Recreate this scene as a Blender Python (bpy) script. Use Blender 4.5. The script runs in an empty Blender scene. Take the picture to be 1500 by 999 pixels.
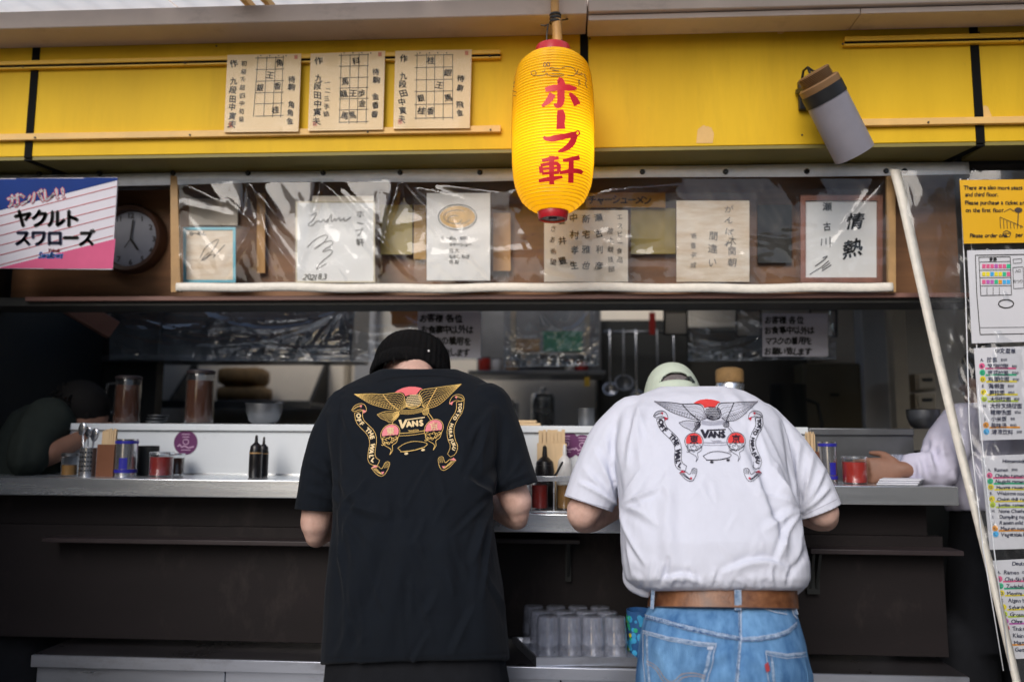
import bpy, bmesh, math, random
import numpy as np
from mathutils import Vector, Matrix
from mathutils.bvhtree import BVHTree
from mathutils.geometry import tessellate_polygon

rnd = random.Random(7)
sc = bpy.context.scene
COL = sc.collection

# ------------------------------------------------------------------ camera
FPX = 1167.0                                   # 28 mm lens on a 1500 px wide frame
CAM = Vector((0.0, 0.0, 1.35))
YAW, PITCH, ROLL = math.radians(3.5), math.radians(6.65), math.radians(0.35)
_d = Vector((-math.sin(YAW) * math.cos(PITCH), math.cos(YAW) * math.cos(PITCH), math.sin(PITCH)))
_r = Vector((math.cos(YAW), math.sin(YAW), 0.0))
_u = _r.cross(_d)
R_ = _r * math.cos(ROLL) + _u * math.sin(ROLL)
U_ = _u * math.cos(ROLL) - _r * math.sin(ROLL)
D_ = _d
cam_data = bpy.data.cameras.new("camera")
cam = bpy.data.objects.new("camera", cam_data)
COL.objects.link(cam)
M = Matrix(((R_.x, U_.x, -D_.x), (R_.y, U_.y, -D_.y), (R_.z, U_.z, -D_.z))).to_4x4()
M.translation = CAM
cam.matrix_world = M
cam_data.sensor_width = 36.0
cam_data.lens = 28.0
cam_data.clip_start = 0.05
cam_data.clip_end = 2000.0
cam_data.dof.use_dof = True
cam_data.dof.focus_distance = 2.12
cam_data.dof.aperture_fstop = 1.3
sc.camera = cam

# ------------------------------------------------------------------ sky and sun (open shade: soft, from behind the viewer)
SUN_EL, SUN_AZ = math.radians(33), math.radians(198)     # azimuth from +Y, clockwise
world = bpy.data.worlds.new("World")
sc.world = world
world.use_nodes = True
wn = world.node_tree
bg = wn.nodes["Background"]
sky = wn.nodes.new("ShaderNodeTexSky")
sky.sky_type = 'NISHITA'
sky.sun_disc = False
sky.sun_elevation = SUN_EL
sky.sun_rotation = SUN_AZ
sky.air_density = 1.0
sky.dust_density = 2.0
sky.ozone_density = 1.0
wn.links.new(sky.outputs[0], bg.inputs[0])
bg.inputs[1].default_value = 0.10
sun_d = bpy.data.lights.new("sun", 'SUN')
sun_d.energy = 1.5
sun_d.angle = math.radians(35)
sun_d.color = (1.0, 0.95, 0.9)
sun = bpy.data.objects.new("sun", sun_d)
COL.objects.link(sun)
_s = Vector((math.sin(SUN_AZ) * math.cos(SUN_EL), math.cos(SUN_AZ) * math.cos(SUN_EL), math.sin(SUN_EL)))
sun.rotation_euler = (-_s).to_track_quat('-Z', 'Y').to_euler()
sun.location = (0, -3, 8)
sc.view_settings.view_transform = 'Standard'
sc.view_settings.look = 'None'
sc.view_settings.exposure = 0.35
sc.view_settings.gamma = 1.0
sc.cycles.transparent_max_bounces = 24
sc.cycles.max_bounces = 10
sc.cycles.caustics_reflective = False
sc.cycles.caustics_refractive = False

# ------------------------------------------------------------------ from a pixel of the photograph to a point at a known depth
def ray(px, py):
    return (D_ * FPX + R_ * (px - 750.0) - U_ * (py - 499.5)).normalized()
def P(px, py, Y):
    r = ray(px, py)
    return CAM + r * (Y / r.y)
def px_of(p):
    q = Vector(p) - CAM
    dz = q.dot(D_)
    return (750.0 + FPX * q.dot(R_) / dz, 499.5 - FPX * q.dot(U_) / dz)

# ------------------------------------------------------------------ materials
def _n(t, kind, **kw):
    n = t.nodes.new(kind)
    for k, v in kw.items():
        setattr(n, k, v)
    return n
MATS = {}
def mat(name, col, rough=0.5, metal=0.0, var=0.12, vscale=6.0, bump=0.0, bscale=120.0, spec=0.5, col2=None, stretch=(1, 1, 1),
        detail=6.0, sheen=0.0, sss=0.0, coat=0.0, rvar=0.12, emit=None, estr=0.0):
    m = bpy.data.materials.new(name)
    m.use_nodes = True
    t = m.node_tree
    b = t.nodes["Principled BSDF"]
    tc = _n(t, "ShaderNodeTexCoord")
    mp = _n(t, "ShaderNodeMapping")
    mp.inputs["Scale"].default_value = stretch
    t.links.new(tc.outputs["Object"], mp.inputs[0])
    nz = _n(t, "ShaderNodeTexNoise")
    nz.inputs["Scale"].default_value = vscale
    nz.inputs["Detail"].default_value = detail
    nz.inputs["Roughness"].default_value = 0.62
    t.links.new(mp.outputs[0], nz.inputs["Vector"])
    rp = _n(t, "ShaderNodeValToRGB")
    rp.color_ramp.elements[0].position = 0.3
    rp.color_ramp.elements[1].position = 0.7
    c = Vector(col)
    a = c * (1 - var)
    z = Vector(col2) if col2 else c * (1 + var)
    rp.color_ramp.elements[0].color = (*a, 1)
    rp.color_ramp.elements[1].color = (*z, 1)
    t.links.new(nz.outputs["Fac"], rp.inputs[0])
    t.links.new(rp.outputs[0], b.inputs["Base Color"])
    mr = _n(t, "ShaderNodeMapRange")
    mr.inputs["To Min"].default_value = max(0.02, rough - rvar)
    mr.inputs["To Max"].default_value = min(1.0, rough + rvar)
    t.links.new(nz.outputs["Fac"], mr.inputs[0])
    t.links.new(mr.outputs[0], b.inputs["Roughness"])
    b.inputs["Metallic"].default_value = metal
    b.inputs["Specular IOR Level"].default_value = spec
    if sheen:
        b.inputs["Sheen Weight"].default_value = sheen
    if coat:
        b.inputs["Coat Weight"].default_value = coat
    if sss:
        b.inputs["Subsurface Weight"].default_value = sss
        b.inputs["Subsurface Radius"].default_value = (0.012, 0.005, 0.003)
    if emit:
        b.inputs["Emission Color"].default_value = (*emit, 1)
        b.inputs["Emission Strength"].default_value = estr
    if bump:
        n2 = _n(t, "ShaderNodeTexNoise")
        n2.inputs["Scale"].default_value = bscale
        n2.inputs["Detail"].default_value = 3.0
        t.links.new(mp.outputs[0], n2.inputs["Vector"])
        bp = _n(t, "ShaderNodeBump")
        bp.inputs["Strength"].default_value = bump
        bp.inputs["Distance"].default_value = 0.004
        t.links.new(n2.outputs["Fac"], bp.inputs["Height"])
        t.links.new(bp.outputs[0], b.inputs["Normal"])
    MATS[name] = m
    return m

def sheet_mat(name, haze=0.06, tint=(0.96, 0.97, 0.98), rough=0.05, gloss=0.9, hazecol=(0.8, 0.84, 0.9), wr=0.5, wscale=9.0, ior=1.5):
    """clear vinyl: see-through, a mirror at grazing angles, slightly milky"""
    m = bpy.data.materials.new(name)
    m.use_nodes = True
    t = m.node_tree
    for n in list(t.nodes):
        t.nodes.remove(n)
    out = _n(t, "ShaderNodeOutputMaterial")
    tr = _n(t, "ShaderNodeBsdfTransparent")
    tr.inputs[0].default_value = (*tint, 1)
    gl = _n(t, "ShaderNodeBsdfGlossy")
    gl.inputs["Roughness"].default_value = rough
    gl.inputs["Color"].default_value = (gloss, gloss, gloss, 1)
    df = _n(t, "ShaderNodeBsdfDiffuse")
    df.inputs[0].default_value = (*hazecol, 1)
    lw = _n(t, "ShaderNodeLayerWeight")
    lw.inputs[0].default_value = 0.5
    pw_ = _n(t, "ShaderNodeMath", operation='POWER')
    pw_.inputs[1].default_value = 3.0
    fr = _n(t, "ShaderNodeMapRange")
    fr.inputs["To Min"].default_value = ((ior - 1) / (ior + 1)) ** 2 * 2.0
    fr.inputs["To Max"].default_value = 0.85
    t.links.new(lw.outputs["Facing"], pw_.inputs[0])
    t.links.new(pw_.outputs[0], fr.inputs[0])
    tc = _n(t, "ShaderNodeTexCoord")
    nz = _n(t, "ShaderNodeTexNoise")
    nz.inputs["Scale"].default_value = wscale
    nz.inputs["Detail"].default_value = 5
    nz.inputs["Distortion"].default_value = 0.8
    t.links.new(tc.outputs["Object"], nz.inputs["Vector"])
    bp = _n(t, "ShaderNodeBump")
    bp.inputs["Strength"].default_value = wr
    bp.inputs["Distance"].default_value = 0.02
    t.links.new(nz.outputs["Fac"], bp.inputs["Height"])
    t.links.new(bp.outputs[0], gl.inputs["Normal"])
    t.links.new(bp.outputs[0], lw.inputs["Normal"])
    mr = _n(t, "ShaderNodeMapRange")
    mr.inputs["From Min"].default_value = 0.35
    mr.inputs["From Max"].default_value = 0.75
    mr.inputs["To Min"].default_value = haze * 0.4
    mr.inputs["To Max"].default_value = haze * 1.6
    t.links.new(nz.outputs["Fac"], mr.inputs[0])
    m1 = _n(t, "ShaderNodeMixShader")
    t.links.new(mr.outputs[0], m1.inputs[0])
    t.links.new(tr.outputs[0], m1.inputs[1])
    t.links.new(df.outputs[0], m1.inputs[2])
    m2 = _n(t, "ShaderNodeMixShader")
    t.links.new(fr.outputs[0], m2.inputs[0])
    t.links.new(m1.outputs[0], m2.inputs[1])
    t.links.new(gl.outputs[0], m2.inputs[2])
    t.links.new(m2.outputs[0], out.inputs[0])
    MATS[name] = m
    return m

def translucent_mat(name, col, amount=0.6, rough=0.4, gloss=0.06):
    m = bpy.data.materials.new(name)
    m.use_nodes = True
    t = m.node_tree
    b = t.nodes["Principled BSDF"]
    out = t.nodes["Material Output"]
    tc = _n(t, "ShaderNodeTexCoord")
    nz = _n(t, "ShaderNodeTexNoise")
    nz.inputs["Scale"].default_value = 14
    t.links.new(tc.outputs["Object"], nz.inputs["Vector"])
    rp = _n(t, "ShaderNodeValToRGB")
    rp.color_ramp.elements[0].color = (*(Vector(col) * 0.9), 1)
    rp.color_ramp.elements[1].color = (*(Vector(col) * 1.08), 1)
    t.links.new(nz.outputs["Fac"], rp.inputs[0])
    t.links.new(rp.outputs[0], b.inputs["Base Color"])
    b.inputs["Roughness"].default_value = rough
    tl = _n(t, "ShaderNodeBsdfTranslucent")
    t.links.new(rp.outputs[0], tl.inputs[0])
    mx = _n(t, "ShaderNodeMixShader")
    mx.inputs[0].default_value = amount
    t.links.new(b.outputs[0], mx.inputs[1])
    t.links.new(tl.outputs[0], mx.inputs[2])
    t.links.new(mx.outputs[0], out.inputs[0])
    MATS[name] = m
    return m

def knit_mat(name, col, kind):
    """woven / knitted cloth with a fine regular relief"""
    m = mat(name, col, rough=0.9, var=0.25, vscale=25, spec=0.1, sheen=0.015)
    t = m.node_tree
    b = t.nodes["Principled BSDF"]
    tc = _n(t, "ShaderNodeTexCoord")
    wv = _n(t, "ShaderNodeTexWave")
    wv.inputs["Scale"].default_value = kind
    wv.inputs["Distortion"].default_value = 1.5
    wv.inputs["Detail"].default_value = 2
    wv.bands_direction = 'DIAGONAL'
    t.links.new(tc.outputs["Object"], wv.inputs["Vector"])
    bp = _n(t, "ShaderNodeBump")
    bp.inputs["Strength"].default_value = 0.8
    bp.inputs["Distance"].default_value = 0.004
    t.links.new(wv.outputs["Fac"], bp.inputs["Height"])
    t.links.new(bp.outputs[0], b.inputs["Normal"])
    return m

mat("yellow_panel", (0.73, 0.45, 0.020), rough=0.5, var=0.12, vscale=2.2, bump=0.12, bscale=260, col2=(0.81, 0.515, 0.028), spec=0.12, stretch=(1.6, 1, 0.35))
mat("yellow_rail", (0.76, 0.43, 0.02), rough=0.45, var=0.12, vscale=9, bump=0.1)
mat("pale_rail", (0.74, 0.46, 0.15), rough=0.55, var=0.12, vscale=9, bump=0.1)
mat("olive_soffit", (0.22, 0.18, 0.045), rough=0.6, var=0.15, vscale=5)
mat("black_tape", (0.008, 0.008, 0.008), rough=0.85, spec=0.1, var=0.2)
mat("beige_metal", (0.56, 0.46, 0.40), rough=0.45, var=0.1, vscale=3, bump=0.05)
mat("dark_gap", (0.012, 0.014, 0.016), rough=0.7, var=0.2)
mat("board_paper", (0.78, 0.56, 0.30), rough=0.6, var=0.07, vscale=10, bump=0.05, bscale=300)
mat("ink", (0.012, 0.011, 0.011), rough=0.6, var=0.2)
mat("ink_brown", (0.06, 0.045, 0.035), rough=0.6, var=0.2)
mat("ink_faint", (0.16, 0.15, 0.14), rough=0.6, var=0.2)
mat("seal_red", (0.62, 0.22, 0.12), rough=0.6)
mat("white_paper", (0.84, 0.82, 0.78), rough=0.6, var=0.05, vscale=7, bump=0.05, bscale=250)
mat("cream_paper", (0.84, 0.74, 0.60), rough=0.6, var=0.07, vscale=7, bump=0.05, bscale=250)
mat("aged_paper", (0.76, 0.54, 0.32), rough=0.6, var=0.2, vscale=9, col2=(0.86, 0.78, 0.66), stretch=(0.6, 1, 3))
mat("edge_gold", (0.62, 0.52, 0.34), rough=0.5)
mat("wood_frame", (0.26, 0.10, 0.06), rough=0.45, var=0.25, vscale=20, stretch=(1, 1, 0.15))
mat("tan_strip", (0.40, 0.24, 0.10), rough=0.6, var=0.2, vscale=12)
mat("brown_board", (0.24, 0.11, 0.045), rough=0.55, var=0.35, vscale=5, stretch=(0.4, 1, 3))
mat("ochre_notice", (0.52, 0.27, 0.03), rough=0.5, var=0.15)
mat("orange_wood", (0.62, 0.32, 0.09), rough=0.5, var=0.15, vscale=12, stretch=(1, 1, 0.2))
mat("mustard_sheet", (0.36, 0.26, 0.03), rough=0.4, var=0.2)
mat("white_vinyl", (0.84, 0.87, 0.92), rough=0.35, var=0.08, vscale=20, bump=0.15, bscale=60)
mat("cream_hem", (0.80, 0.76, 0.68), rough=0.5, var=0.08, vscale=30, bump=0.4, bscale=90)
mat("snap_black", (0.012, 0.012, 0.014), rough=0.25, var=0.1)
mat("pink_trim", (0.20, 0.10, 0.08), rough=0.55, var=0.25, vscale=8, stretch=(0.3, 1, 2))
mat("pink_wood", (0.26, 0.13, 0.10), rough=0.6, var=0.2, vscale=8)
mat("steel", (0.55, 0.57, 0.60), rough=0.30, metal=0.9, var=0.08, vscale=4, stretch=(0.5, 8, 8), bump=0.06, bscale=40)
mat("steel_soft", (0.82, 0.86, 0.91), rough=0.26, metal=0.9, var=0.08, vscale=4, stretch=(0.4, 6, 6), bump=0.04, bscale=30)
mat("steel_dark", (0.22, 0.23, 0.245), rough=0.38, metal=0.9, var=0.15, vscale=5)
mat("dark_panel", (0.0105, 0.0075, 0.0085), rough=0.65, spec=0.3, var=0.25, vscale=3, stretch=(0.5, 1, 3), bump=0.06, bscale=120)
mat("dark_shelf", (0.028, 0.020, 0.022), rough=0.45, var=0.2, vscale=4)
mat("white_laminate", (0.74, 0.79, 0.84), rough=0.3, var=0.04, vscale=3)
mat("beige_wall", (0.78, 0.71, 0.60), rough=0.6, var=0.12, vscale=2, bump=0.05)
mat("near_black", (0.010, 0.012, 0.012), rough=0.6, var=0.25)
mat("dark_interior", (0.035, 0.034, 0.03), rough=0.7, var=0.25)
mat("ceiling_dark", (0.10, 0.09, 0.08), rough=0.8, var=0.2)
mat("olive_cabinet", (0.10, 0.085, 0.05), rough=0.5, var=0.15)
mat("pole_grey", (0.42, 0.42, 0.42), rough=0.5, var=0.1)
mat("post_beige", (0.42, 0.36, 0.27), rough=0.6, var=0.12)
mat("tile_floor", (0.10, 0.09, 0.085), rough=0.6, var=0.2)
mat("pale_render", (0.62, 0.60, 0.56), rough=0.8)
mat("dark_render", (0.07, 0.055, 0.048), rough=0.8)
mat("pavement", (0.33, 0.32, 0.31), rough=0.85, var=0.2, vscale=1.5, bump=0.4, bscale=80)
mat("black_cotton", (0.0062, 0.0088, 0.0135), rough=0.95, var=0.12, vscale=30, bump=0.5, bscale=15, spec=0.15, sheen=0.04, stretch=(1.4, 1.4, 0.7))
mat("black_trouser", (0.010, 0.011, 0.014), rough=0.95, var=0.2, vscale=30, bump=0.2, bscale=700, spec=0.15)
mat("white_cotton", (0.67, 0.695, 0.80), rough=0.95, var=0.02, vscale=30, bump=0.55, bscale=16, stretch=(1.4, 1.4, 0.7), spec=0.1)
mat("lavender_cotton", (0.56, 0.55, 0.68), rough=0.95, var=0.05, vscale=20, bump=0.2, bscale=500, spec=0.1)
mat("olive_cotton", (0.026, 0.032, 0.028), rough=0.95, var=0.1, vscale=20, spec=0.1)  # shade at the counter's left end put into this darkened green
mat("skin", (0.64, 0.39, 0.31), rough=0.5, var=0.14, vscale=34, col2=(0.76, 0.51, 0.43), bump=0.25, bscale=260, sss=0.08, spec=0.35)
mat("skin_shaded", (0.24, 0.125, 0.085), rough=0.55, var=0.1, vscale=22, spec=0.3)  # darker copy of skin, with the gloom put into its colour
mat("hair_cropped", (0.16, 0.14, 0.145), rough=0.6, var=0.3, vscale=80)
mat("hair_black", (0.006, 0.0055, 0.0055), rough=0.75, spec=0.15, var=0.3, vscale=60, stretch=(1, 1, 0.1), bump=0.4, bscale=300)
knit_mat("beanie_knit", (0.0045, 0.0045, 0.0055), 110.0)
mat("cap_cotton", (0.56, 0.64, 0.54), rough=0.9, var=0.06, vscale=20, bump=0.2, bscale=700, spec=0.15)
mat("cap_strap", (0.03, 0.04, 0.04), rough=0.7)
mat("belt_leather", (0.13, 0.042, 0.018), rough=0.42, var=0.45, vscale=22, col2=(0.31, 0.135, 0.06), bump=0.2, bscale=180)
mat("denim", (0.032, 0.135, 0.37), rough=0.9, var=0.25, vscale=12, col2=(0.22, 0.45, 0.76), stretch=(1.6, 1.6, 0.55), bump=0.35, bscale=700, spec=0.15, detail=10)
mat("denim_seam", (0.09, 0.21, 0.44), rough=0.9, var=0.35, vscale=110, spec=0.1, col2=(0.44, 0.56, 0.72))
mat("denim_edge", (0.46, 0.53, 0.66), rough=0.9, var=0.15, vscale=60, spec=0.1)
mat("denim_dark", (0.035, 0.09, 0.24), rough=0.9, var=0.2, vscale=60, spec=0.1)
mat("thread_tan", (0.42, 0.30, 0.20), rough=0.8, var=0.1)
mat("red_tab", (0.42, 0.05, 0.06), rough=0.7)
mat("print_gold", (0.80, 0.53, 0.16), rough=0.6, var=0.1, vscale=40)
mat("print_cream", (0.80, 0.62, 0.34), rough=0.6, var=0.05)
mat("print_coral", (0.80, 0.16, 0.17), rough=0.6, var=0.05)
mat("print_pink", (0.80, 0.24, 0.27), rough=0.6, var=0.05)
mat("print_black", (0.014, 0.013, 0.03), rough=0.7, var=0.1)
mat("print_grey", (0.42, 0.42, 0.50), rough=0.7, var=0.1)
mat("print_red", (0.78, 0.055, 0.055), rough=0.6, var=0.05)
mat("print_crimson", (0.55, 0.02, 0.06), rough=0.6, var=0.05)
translucent_mat("lantern_paper", (0.95, 0.66, 0.010), amount=0.55)
mat("lantern_red", (0.46, 0.015, 0.025), rough=0.3, var=0.15)
mat("lantern_letter", (0.72, 0.010, 0.025), rough=0.5, var=0.12)
mat("bamboo", (0.50, 0.26, 0.07), rough=0.5, var=0.3, vscale=25, stretch=(1, 1, 0.2))
mat("cable_black", (0.015, 0.014, 0.013), rough=0.5)
mat("lamp_grey", (0.26, 0.25, 0.29), rough=0.45, var=0.08, vscale=12)
mat("lamp_brown", (0.22, 0.12, 0.05), rough=0.5, var=0.15)
mat("lamp_black", (0.013, 0.013, 0.014), rough=0.45)
mat("board_white", (0.66, 0.64, 0.70), rough=0.75, spec=0.1, var=0.04)
mat("board_blue", (0.018, 0.045, 0.20), rough=0.75, spec=0.1, var=0.08)
mat("board_pink", (0.62, 0.12, 0.24), rough=0.75, spec=0.1, var=0.08)
mat("board_red", (0.50, 0.09, 0.11), rough=0.4)
mat("board_sky", (0.10, 0.26, 0.72), rough=0.4)
mat("clock_face", (0.30, 0.31, 0.36), rough=0.4, var=0.05)
mat("clock_rim", (0.085, 0.038, 0.022), rough=0.4, var=0.2)
mat("purple_sticker", (0.13, 0.028, 0.12), rough=0.4, var=0.08)
mat("sticker_print", (0.55, 0.36, 0.54), rough=0.5)
mat("tea", (0.065, 0.024, 0.012), rough=0.12, var=0.15)
mat("red_paste", (0.26, 0.022, 0.018), rough=0.3, var=0.2)
mat("red_sauce", (0.42, 0.03, 0.02), rough=0.3, var=0.2)
mat("amber_paste", (0.32, 0.17, 0.05), rough=0.3, var=0.2)
mat("brown_box", (0.20, 0.075, 0.035), rough=0.5, var=0.15)
mat("chopstick_wood", (0.66, 0.48, 0.28), rough=0.6, var=0.15, vscale=40, stretch=(1, 1, 0.1))
mat("can_blue", (0.03, 0.03, 0.36), rough=0.35)
mat("can_steel", (0.62, 0.63, 0.66), rough=0.22, metal=0.9)
mat("bottle_black", (0.010, 0.009, 0.010), rough=0.3)
mat("bottle_white", (0.66, 0.66, 0.66), rough=0.3)
mat("label_gold", (0.40, 0.24, 0.10), rough=0.5)
mat("sack_brown", (0.26, 0.155, 0.06), rough=0.8, var=0.3, vscale=20, bump=0.5, bscale=60)
mat("green_crate", (0.02, 0.20, 0.10), rough=0.5)
mat("cardboard", (0.40, 0.24, 0.11), rough=0.7, var=0.12)
mat("orange_box", (0.60, 0.22, 0.02), rough=0.5, var=0.1)
mat("tag_yellow", (0.75, 0.48, 0.04), rough=0.5)
mat("notice_grey", (0.58, 0.57, 0.64), rough=0.5, var=0.05)
mat("notice_dim", (0.52, 0.47, 0.38), rough=0.6, var=0.08)
mat("menu_paper", (0.66, 0.67, 0.72), rough=0.4, var=0.04)
mat("menu_yellow", (0.78, 0.43, 0.012), rough=0.4, var=0.05)
for nm, c in dict(hl_pink=(0.75, 0.12, 0.28), hl_green=(0.03, 0.50, 0.25), hl_yellow=(0.80, 0.68, 0.03), hl_lime=(0.50, 0.66, 0.04),
                  hl_orange=(0.78, 0.32, 0.02), hl_blue=(0.06, 0.42, 0.80), hl_purple=(0.52, 0.12, 0.46), hl_red=(0.65, 0.04, 0.12)).items():
    mat(nm, c, rough=0.5, var=0.1, vscale=60)
mat("ink_blue", (0.05, 0.06, 0.12), rough=0.6)
mat("egg_yellow", (0.66, 0.40, 0.12), rough=0.5, var=0.2, vscale=40)
mat("frame_cyan", (0.12, 0.42, 0.52), rough=0.4)
mat("tumbler_floral", (0.04, 0.14, 0.38), rough=0.35, var=0.2, vscale=30)
mat("shoe_white", (0.6, 0.6, 0.6), rough=0.6)
mat("shoe_black", (0.02, 0.02, 0.02), rough=0.6)
mat("base_steel", (0.62, 0.66, 0.76), rough=0.30, metal=0.85, var=0.12, vscale=3, stretch=(0.5, 4, 4))
mat("backdrop_dark", (0.10, 0.105, 0.115), rough=0.35, metal=0.8, var=0.2)
mat("base_shaded", (0.06, 0.055, 0.06), rough=0.3, metal=0.5, var=0.3)
mat("tray_steel", (0.34, 0.37, 0.44), rough=0.3, metal=0.8, var=0.1)
mat("towel_white", (0.66, 0.68, 0.76), rough=0.9, bump=0.4, bscale=200)
mat("awning_white", (0.8, 0.8, 0.8), rough=0.5)
sheet_mat("vinyl_header", haze=0.010, rough=0.03, wr=0.04, wscale=10, ior=1.34)
sheet_mat("vinyl_splash", haze=0.24, rough=0.06, wr=0.06, wscale=5, ior=1.75, hazecol=(0.40, 0.50, 0.62), tint=(0.88, 0.91, 0.95))  # bluish haze: dusty film plus sky reflection put into the colour
sheet_mat("vinyl_side", haze=0.04, rough=0.06, wr=0.12, wscale=6, ior=1.3)
sheet_mat("sleeve_film", haze=0.015, rough=0.05, wr=0.15, wscale=16, ior=1.16)
sheet_mat("tumbler_plastic", haze=0.24, rough=0.08, wr=0.05, wscale=30, ior=1.6, hazecol=(0.62, 0.68, 0.86), tint=(0.97, 0.975, 0.99))
sheet_mat("jar_glass", haze=0.012, rough=0.05, wr=0.05, wscale=30, ior=1.4)
sheet_mat("thin_film", haze=0.012, rough=0.08, wr=0.05, wscale=12, ior=1.10)
translucent_mat("awning_sheet", (0.9, 0.9, 0.9), amount=0.75)

def grime(name, col, scale, lo, hi, amount):
    """runs of dirt and fading worn into a painted board"""
    t = MATS[name].node_tree
    b = t.nodes["Principled BSDF"]
    src = b.inputs["Base Color"].links[0].from_socket
    tc = _n(t, "ShaderNodeTexCoord")
    mp = _n(t, "ShaderNodeMapping")
    mp.inputs["Scale"].default_value = scale
    t.links.new(tc.outputs["Object"], mp.inputs[0])
    nz = _n(t, "ShaderNodeTexNoise")
    nz.inputs["Scale"].default_value = 1.0
    nz.inputs["Detail"].default_value = 8
    nz.inputs["Roughness"].default_value = 0.7
    t.links.new(mp.outputs[0], nz.inputs["Vector"])
    mr = _n(t, "ShaderNodeMapRange")
    mr.inputs["From Min"].default_value = lo
    mr.inputs["From Max"].default_value = hi
    mr.inputs["To Max"].default_value = amount
    t.links.new(nz.outputs["Fac"], mr.inputs[0])
    mx = _n(t, "ShaderNodeMixRGB")
    mx.inputs[2].default_value = (*col, 1)
    t.links.new(mr.outputs[0], mx.inputs[0])
    t.links.new(src, mx.inputs[1])
    t.links.new(mx.outputs[0], b.inputs["Base Color"])
grime("yellow_panel", (0.34, 0.19, 0.02), (7, 7, 0.9), 0.52, 0.80, 0.30)
grime("yellow_panel", (0.22, 0.15, 0.05), (60, 60, 45), 0.66, 0.78, 0.5)
grime("dark_panel", (0.045, 0.036, 0.033), (5, 5, 2.5), 0.55, 0.75, 0.7)
grime("beige_metal", (0.20, 0.16, 0.13), (7, 7, 16), 0.56, 0.78, 0.5)
grime("base_steel", (0.22, 0.21, 0.22), (4, 4, 9), 0.52, 0.75, 0.6)
# ------------------------------------------------------------------ mesh building
class MB:
    def __init__(s):
        s.v, s.f, s.m, s.mi = [], [], [], 0
    def add(s, vs, fs, mi=None):
        o = len(s.v)
        s.v.extend(Vector(x) for x in vs)
        for f in fs:
            s.f.append(tuple(i + o for i in f))
            s.m.append(s.mi if mi is None else mi)
        return s
    def box(s, x0, x1, y0, y1, z0, z1, mi=None):
        vs = [(x, y, z) for z in (z0, z1) for y in (y0, y1) for x in (x0, x1)]
        return s.add(vs, [(0, 2, 3, 1), (4, 5, 7, 6), (0, 1, 5, 4), (2, 6, 7, 3), (0, 4, 6, 2), (1, 3, 7, 5)], mi)
    def prism(s, front, vec, mi=None):
        n = len(front)
        vec = Vector(vec)
        vs = [Vector(p) for p in front] + [Vector(p) + vec for p in front]
        fs = [tuple(range(n)), tuple(range(2 * n - 1, n - 1, -1))]
        fs += [(i, i + n, (i + 1) % n + n, (i + 1) % n) for i in range(n)]
        return s.add(vs, fs, mi)
    def bar(s, a, b, w, h, up=(0, 0, 1), mi=None):
        a, b = Vector(a), Vector(b)
        d = (b - a).normalized()
        x = d.cross(Vector(up)).normalized()
        y = x.cross(d)
        c = [x * (w / 2) + y * (h / 2), x * (-w / 2) + y * (h / 2), x * (-w / 2) - y * (h / 2), x * (w / 2) - y * (h / 2)]
        return s.prism([a + q for q in c], b - a, mi)
    def loft(s, rings, cap0=True, cap1=True, mi=None):
        n = len(rings[0])
        vs = [p for r in rings for p in r]
        fs = []
        for k in range(len(rings) - 1):
            for i in range(n):
                j = (i + 1) % n
                fs.append((k * n + i, k * n + j, (k + 1) * n + j, (k + 1) * n + i))
        if cap0:
            fs.append(tuple(range(n - 1, -1, -1)))
        if cap1:
            fs.append(tuple(range((len(rings) - 1) * n, len(rings) * n)))
        return s.add(vs, fs, mi)
    def lathe(s, prof, c, axis=(0, 0, 1), n=24, cap0=False, cap1=False, mi=None, ref=None):
        c, ax = Vector(c), Vector(axis).normalized()
        x = ax.orthogonal().normalized() if ref is None else (Vector(ref) - ax * ax.dot(Vector(ref))).normalized()
        y = ax.cross(x)
        rings = [[c + ax * h + (x * math.cos(2 * math.pi * i / n) + y * math.sin(2 * math.pi * i / n)) * r for i in range(n)] for r, h in prof]
        return s.loft(rings, cap0, cap1, mi)
    def tube(s, pts, r, n=8, cap=True, mi=None):
        pts = [Vector(p) for p in pts]
        rs = r if isinstance(r, (list, tuple)) else [r] * len(pts)
        rings = []
        pv = None
        for k, p in enumerate(pts):
            d = (pts[min(k + 1, len(pts) - 1)] - pts[max(k - 1, 0)]).normalized()
            x = d.orthogonal().normalized() if pv is None else (pv - d * d.dot(pv)).normalized()
            pv = x
            y = d.cross(x)
            rings.append([p + (x * math.cos(2 * math.pi * i / n) + y * math.sin(2 * math.pi * i / n)) * rs[k] for i in range(n)])
        return s.loft(rings, cap, cap, mi)
    def ball(s, c, rx, ry, rz, rot=None, n=20, m=12, mi=None):
        rings = []
        for k in range(1, m):
            t = math.pi * k / m
            ring = []
            for i in range(n):
                a = 2 * math.pi * i / n
                q = Vector((rx * math.sin(t) * math.cos(a), ry * math.sin(t) * math.sin(a), rz * math.cos(t)))
                if rot:
                    q = rot @ q
                ring.append(Vector(c) + q)
            rings.append(ring)
        return s.loft(rings[::-1], True, True, mi)
    def extend(s, o, mi=None):
        return s.add(o.v, o.f, mi)

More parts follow.
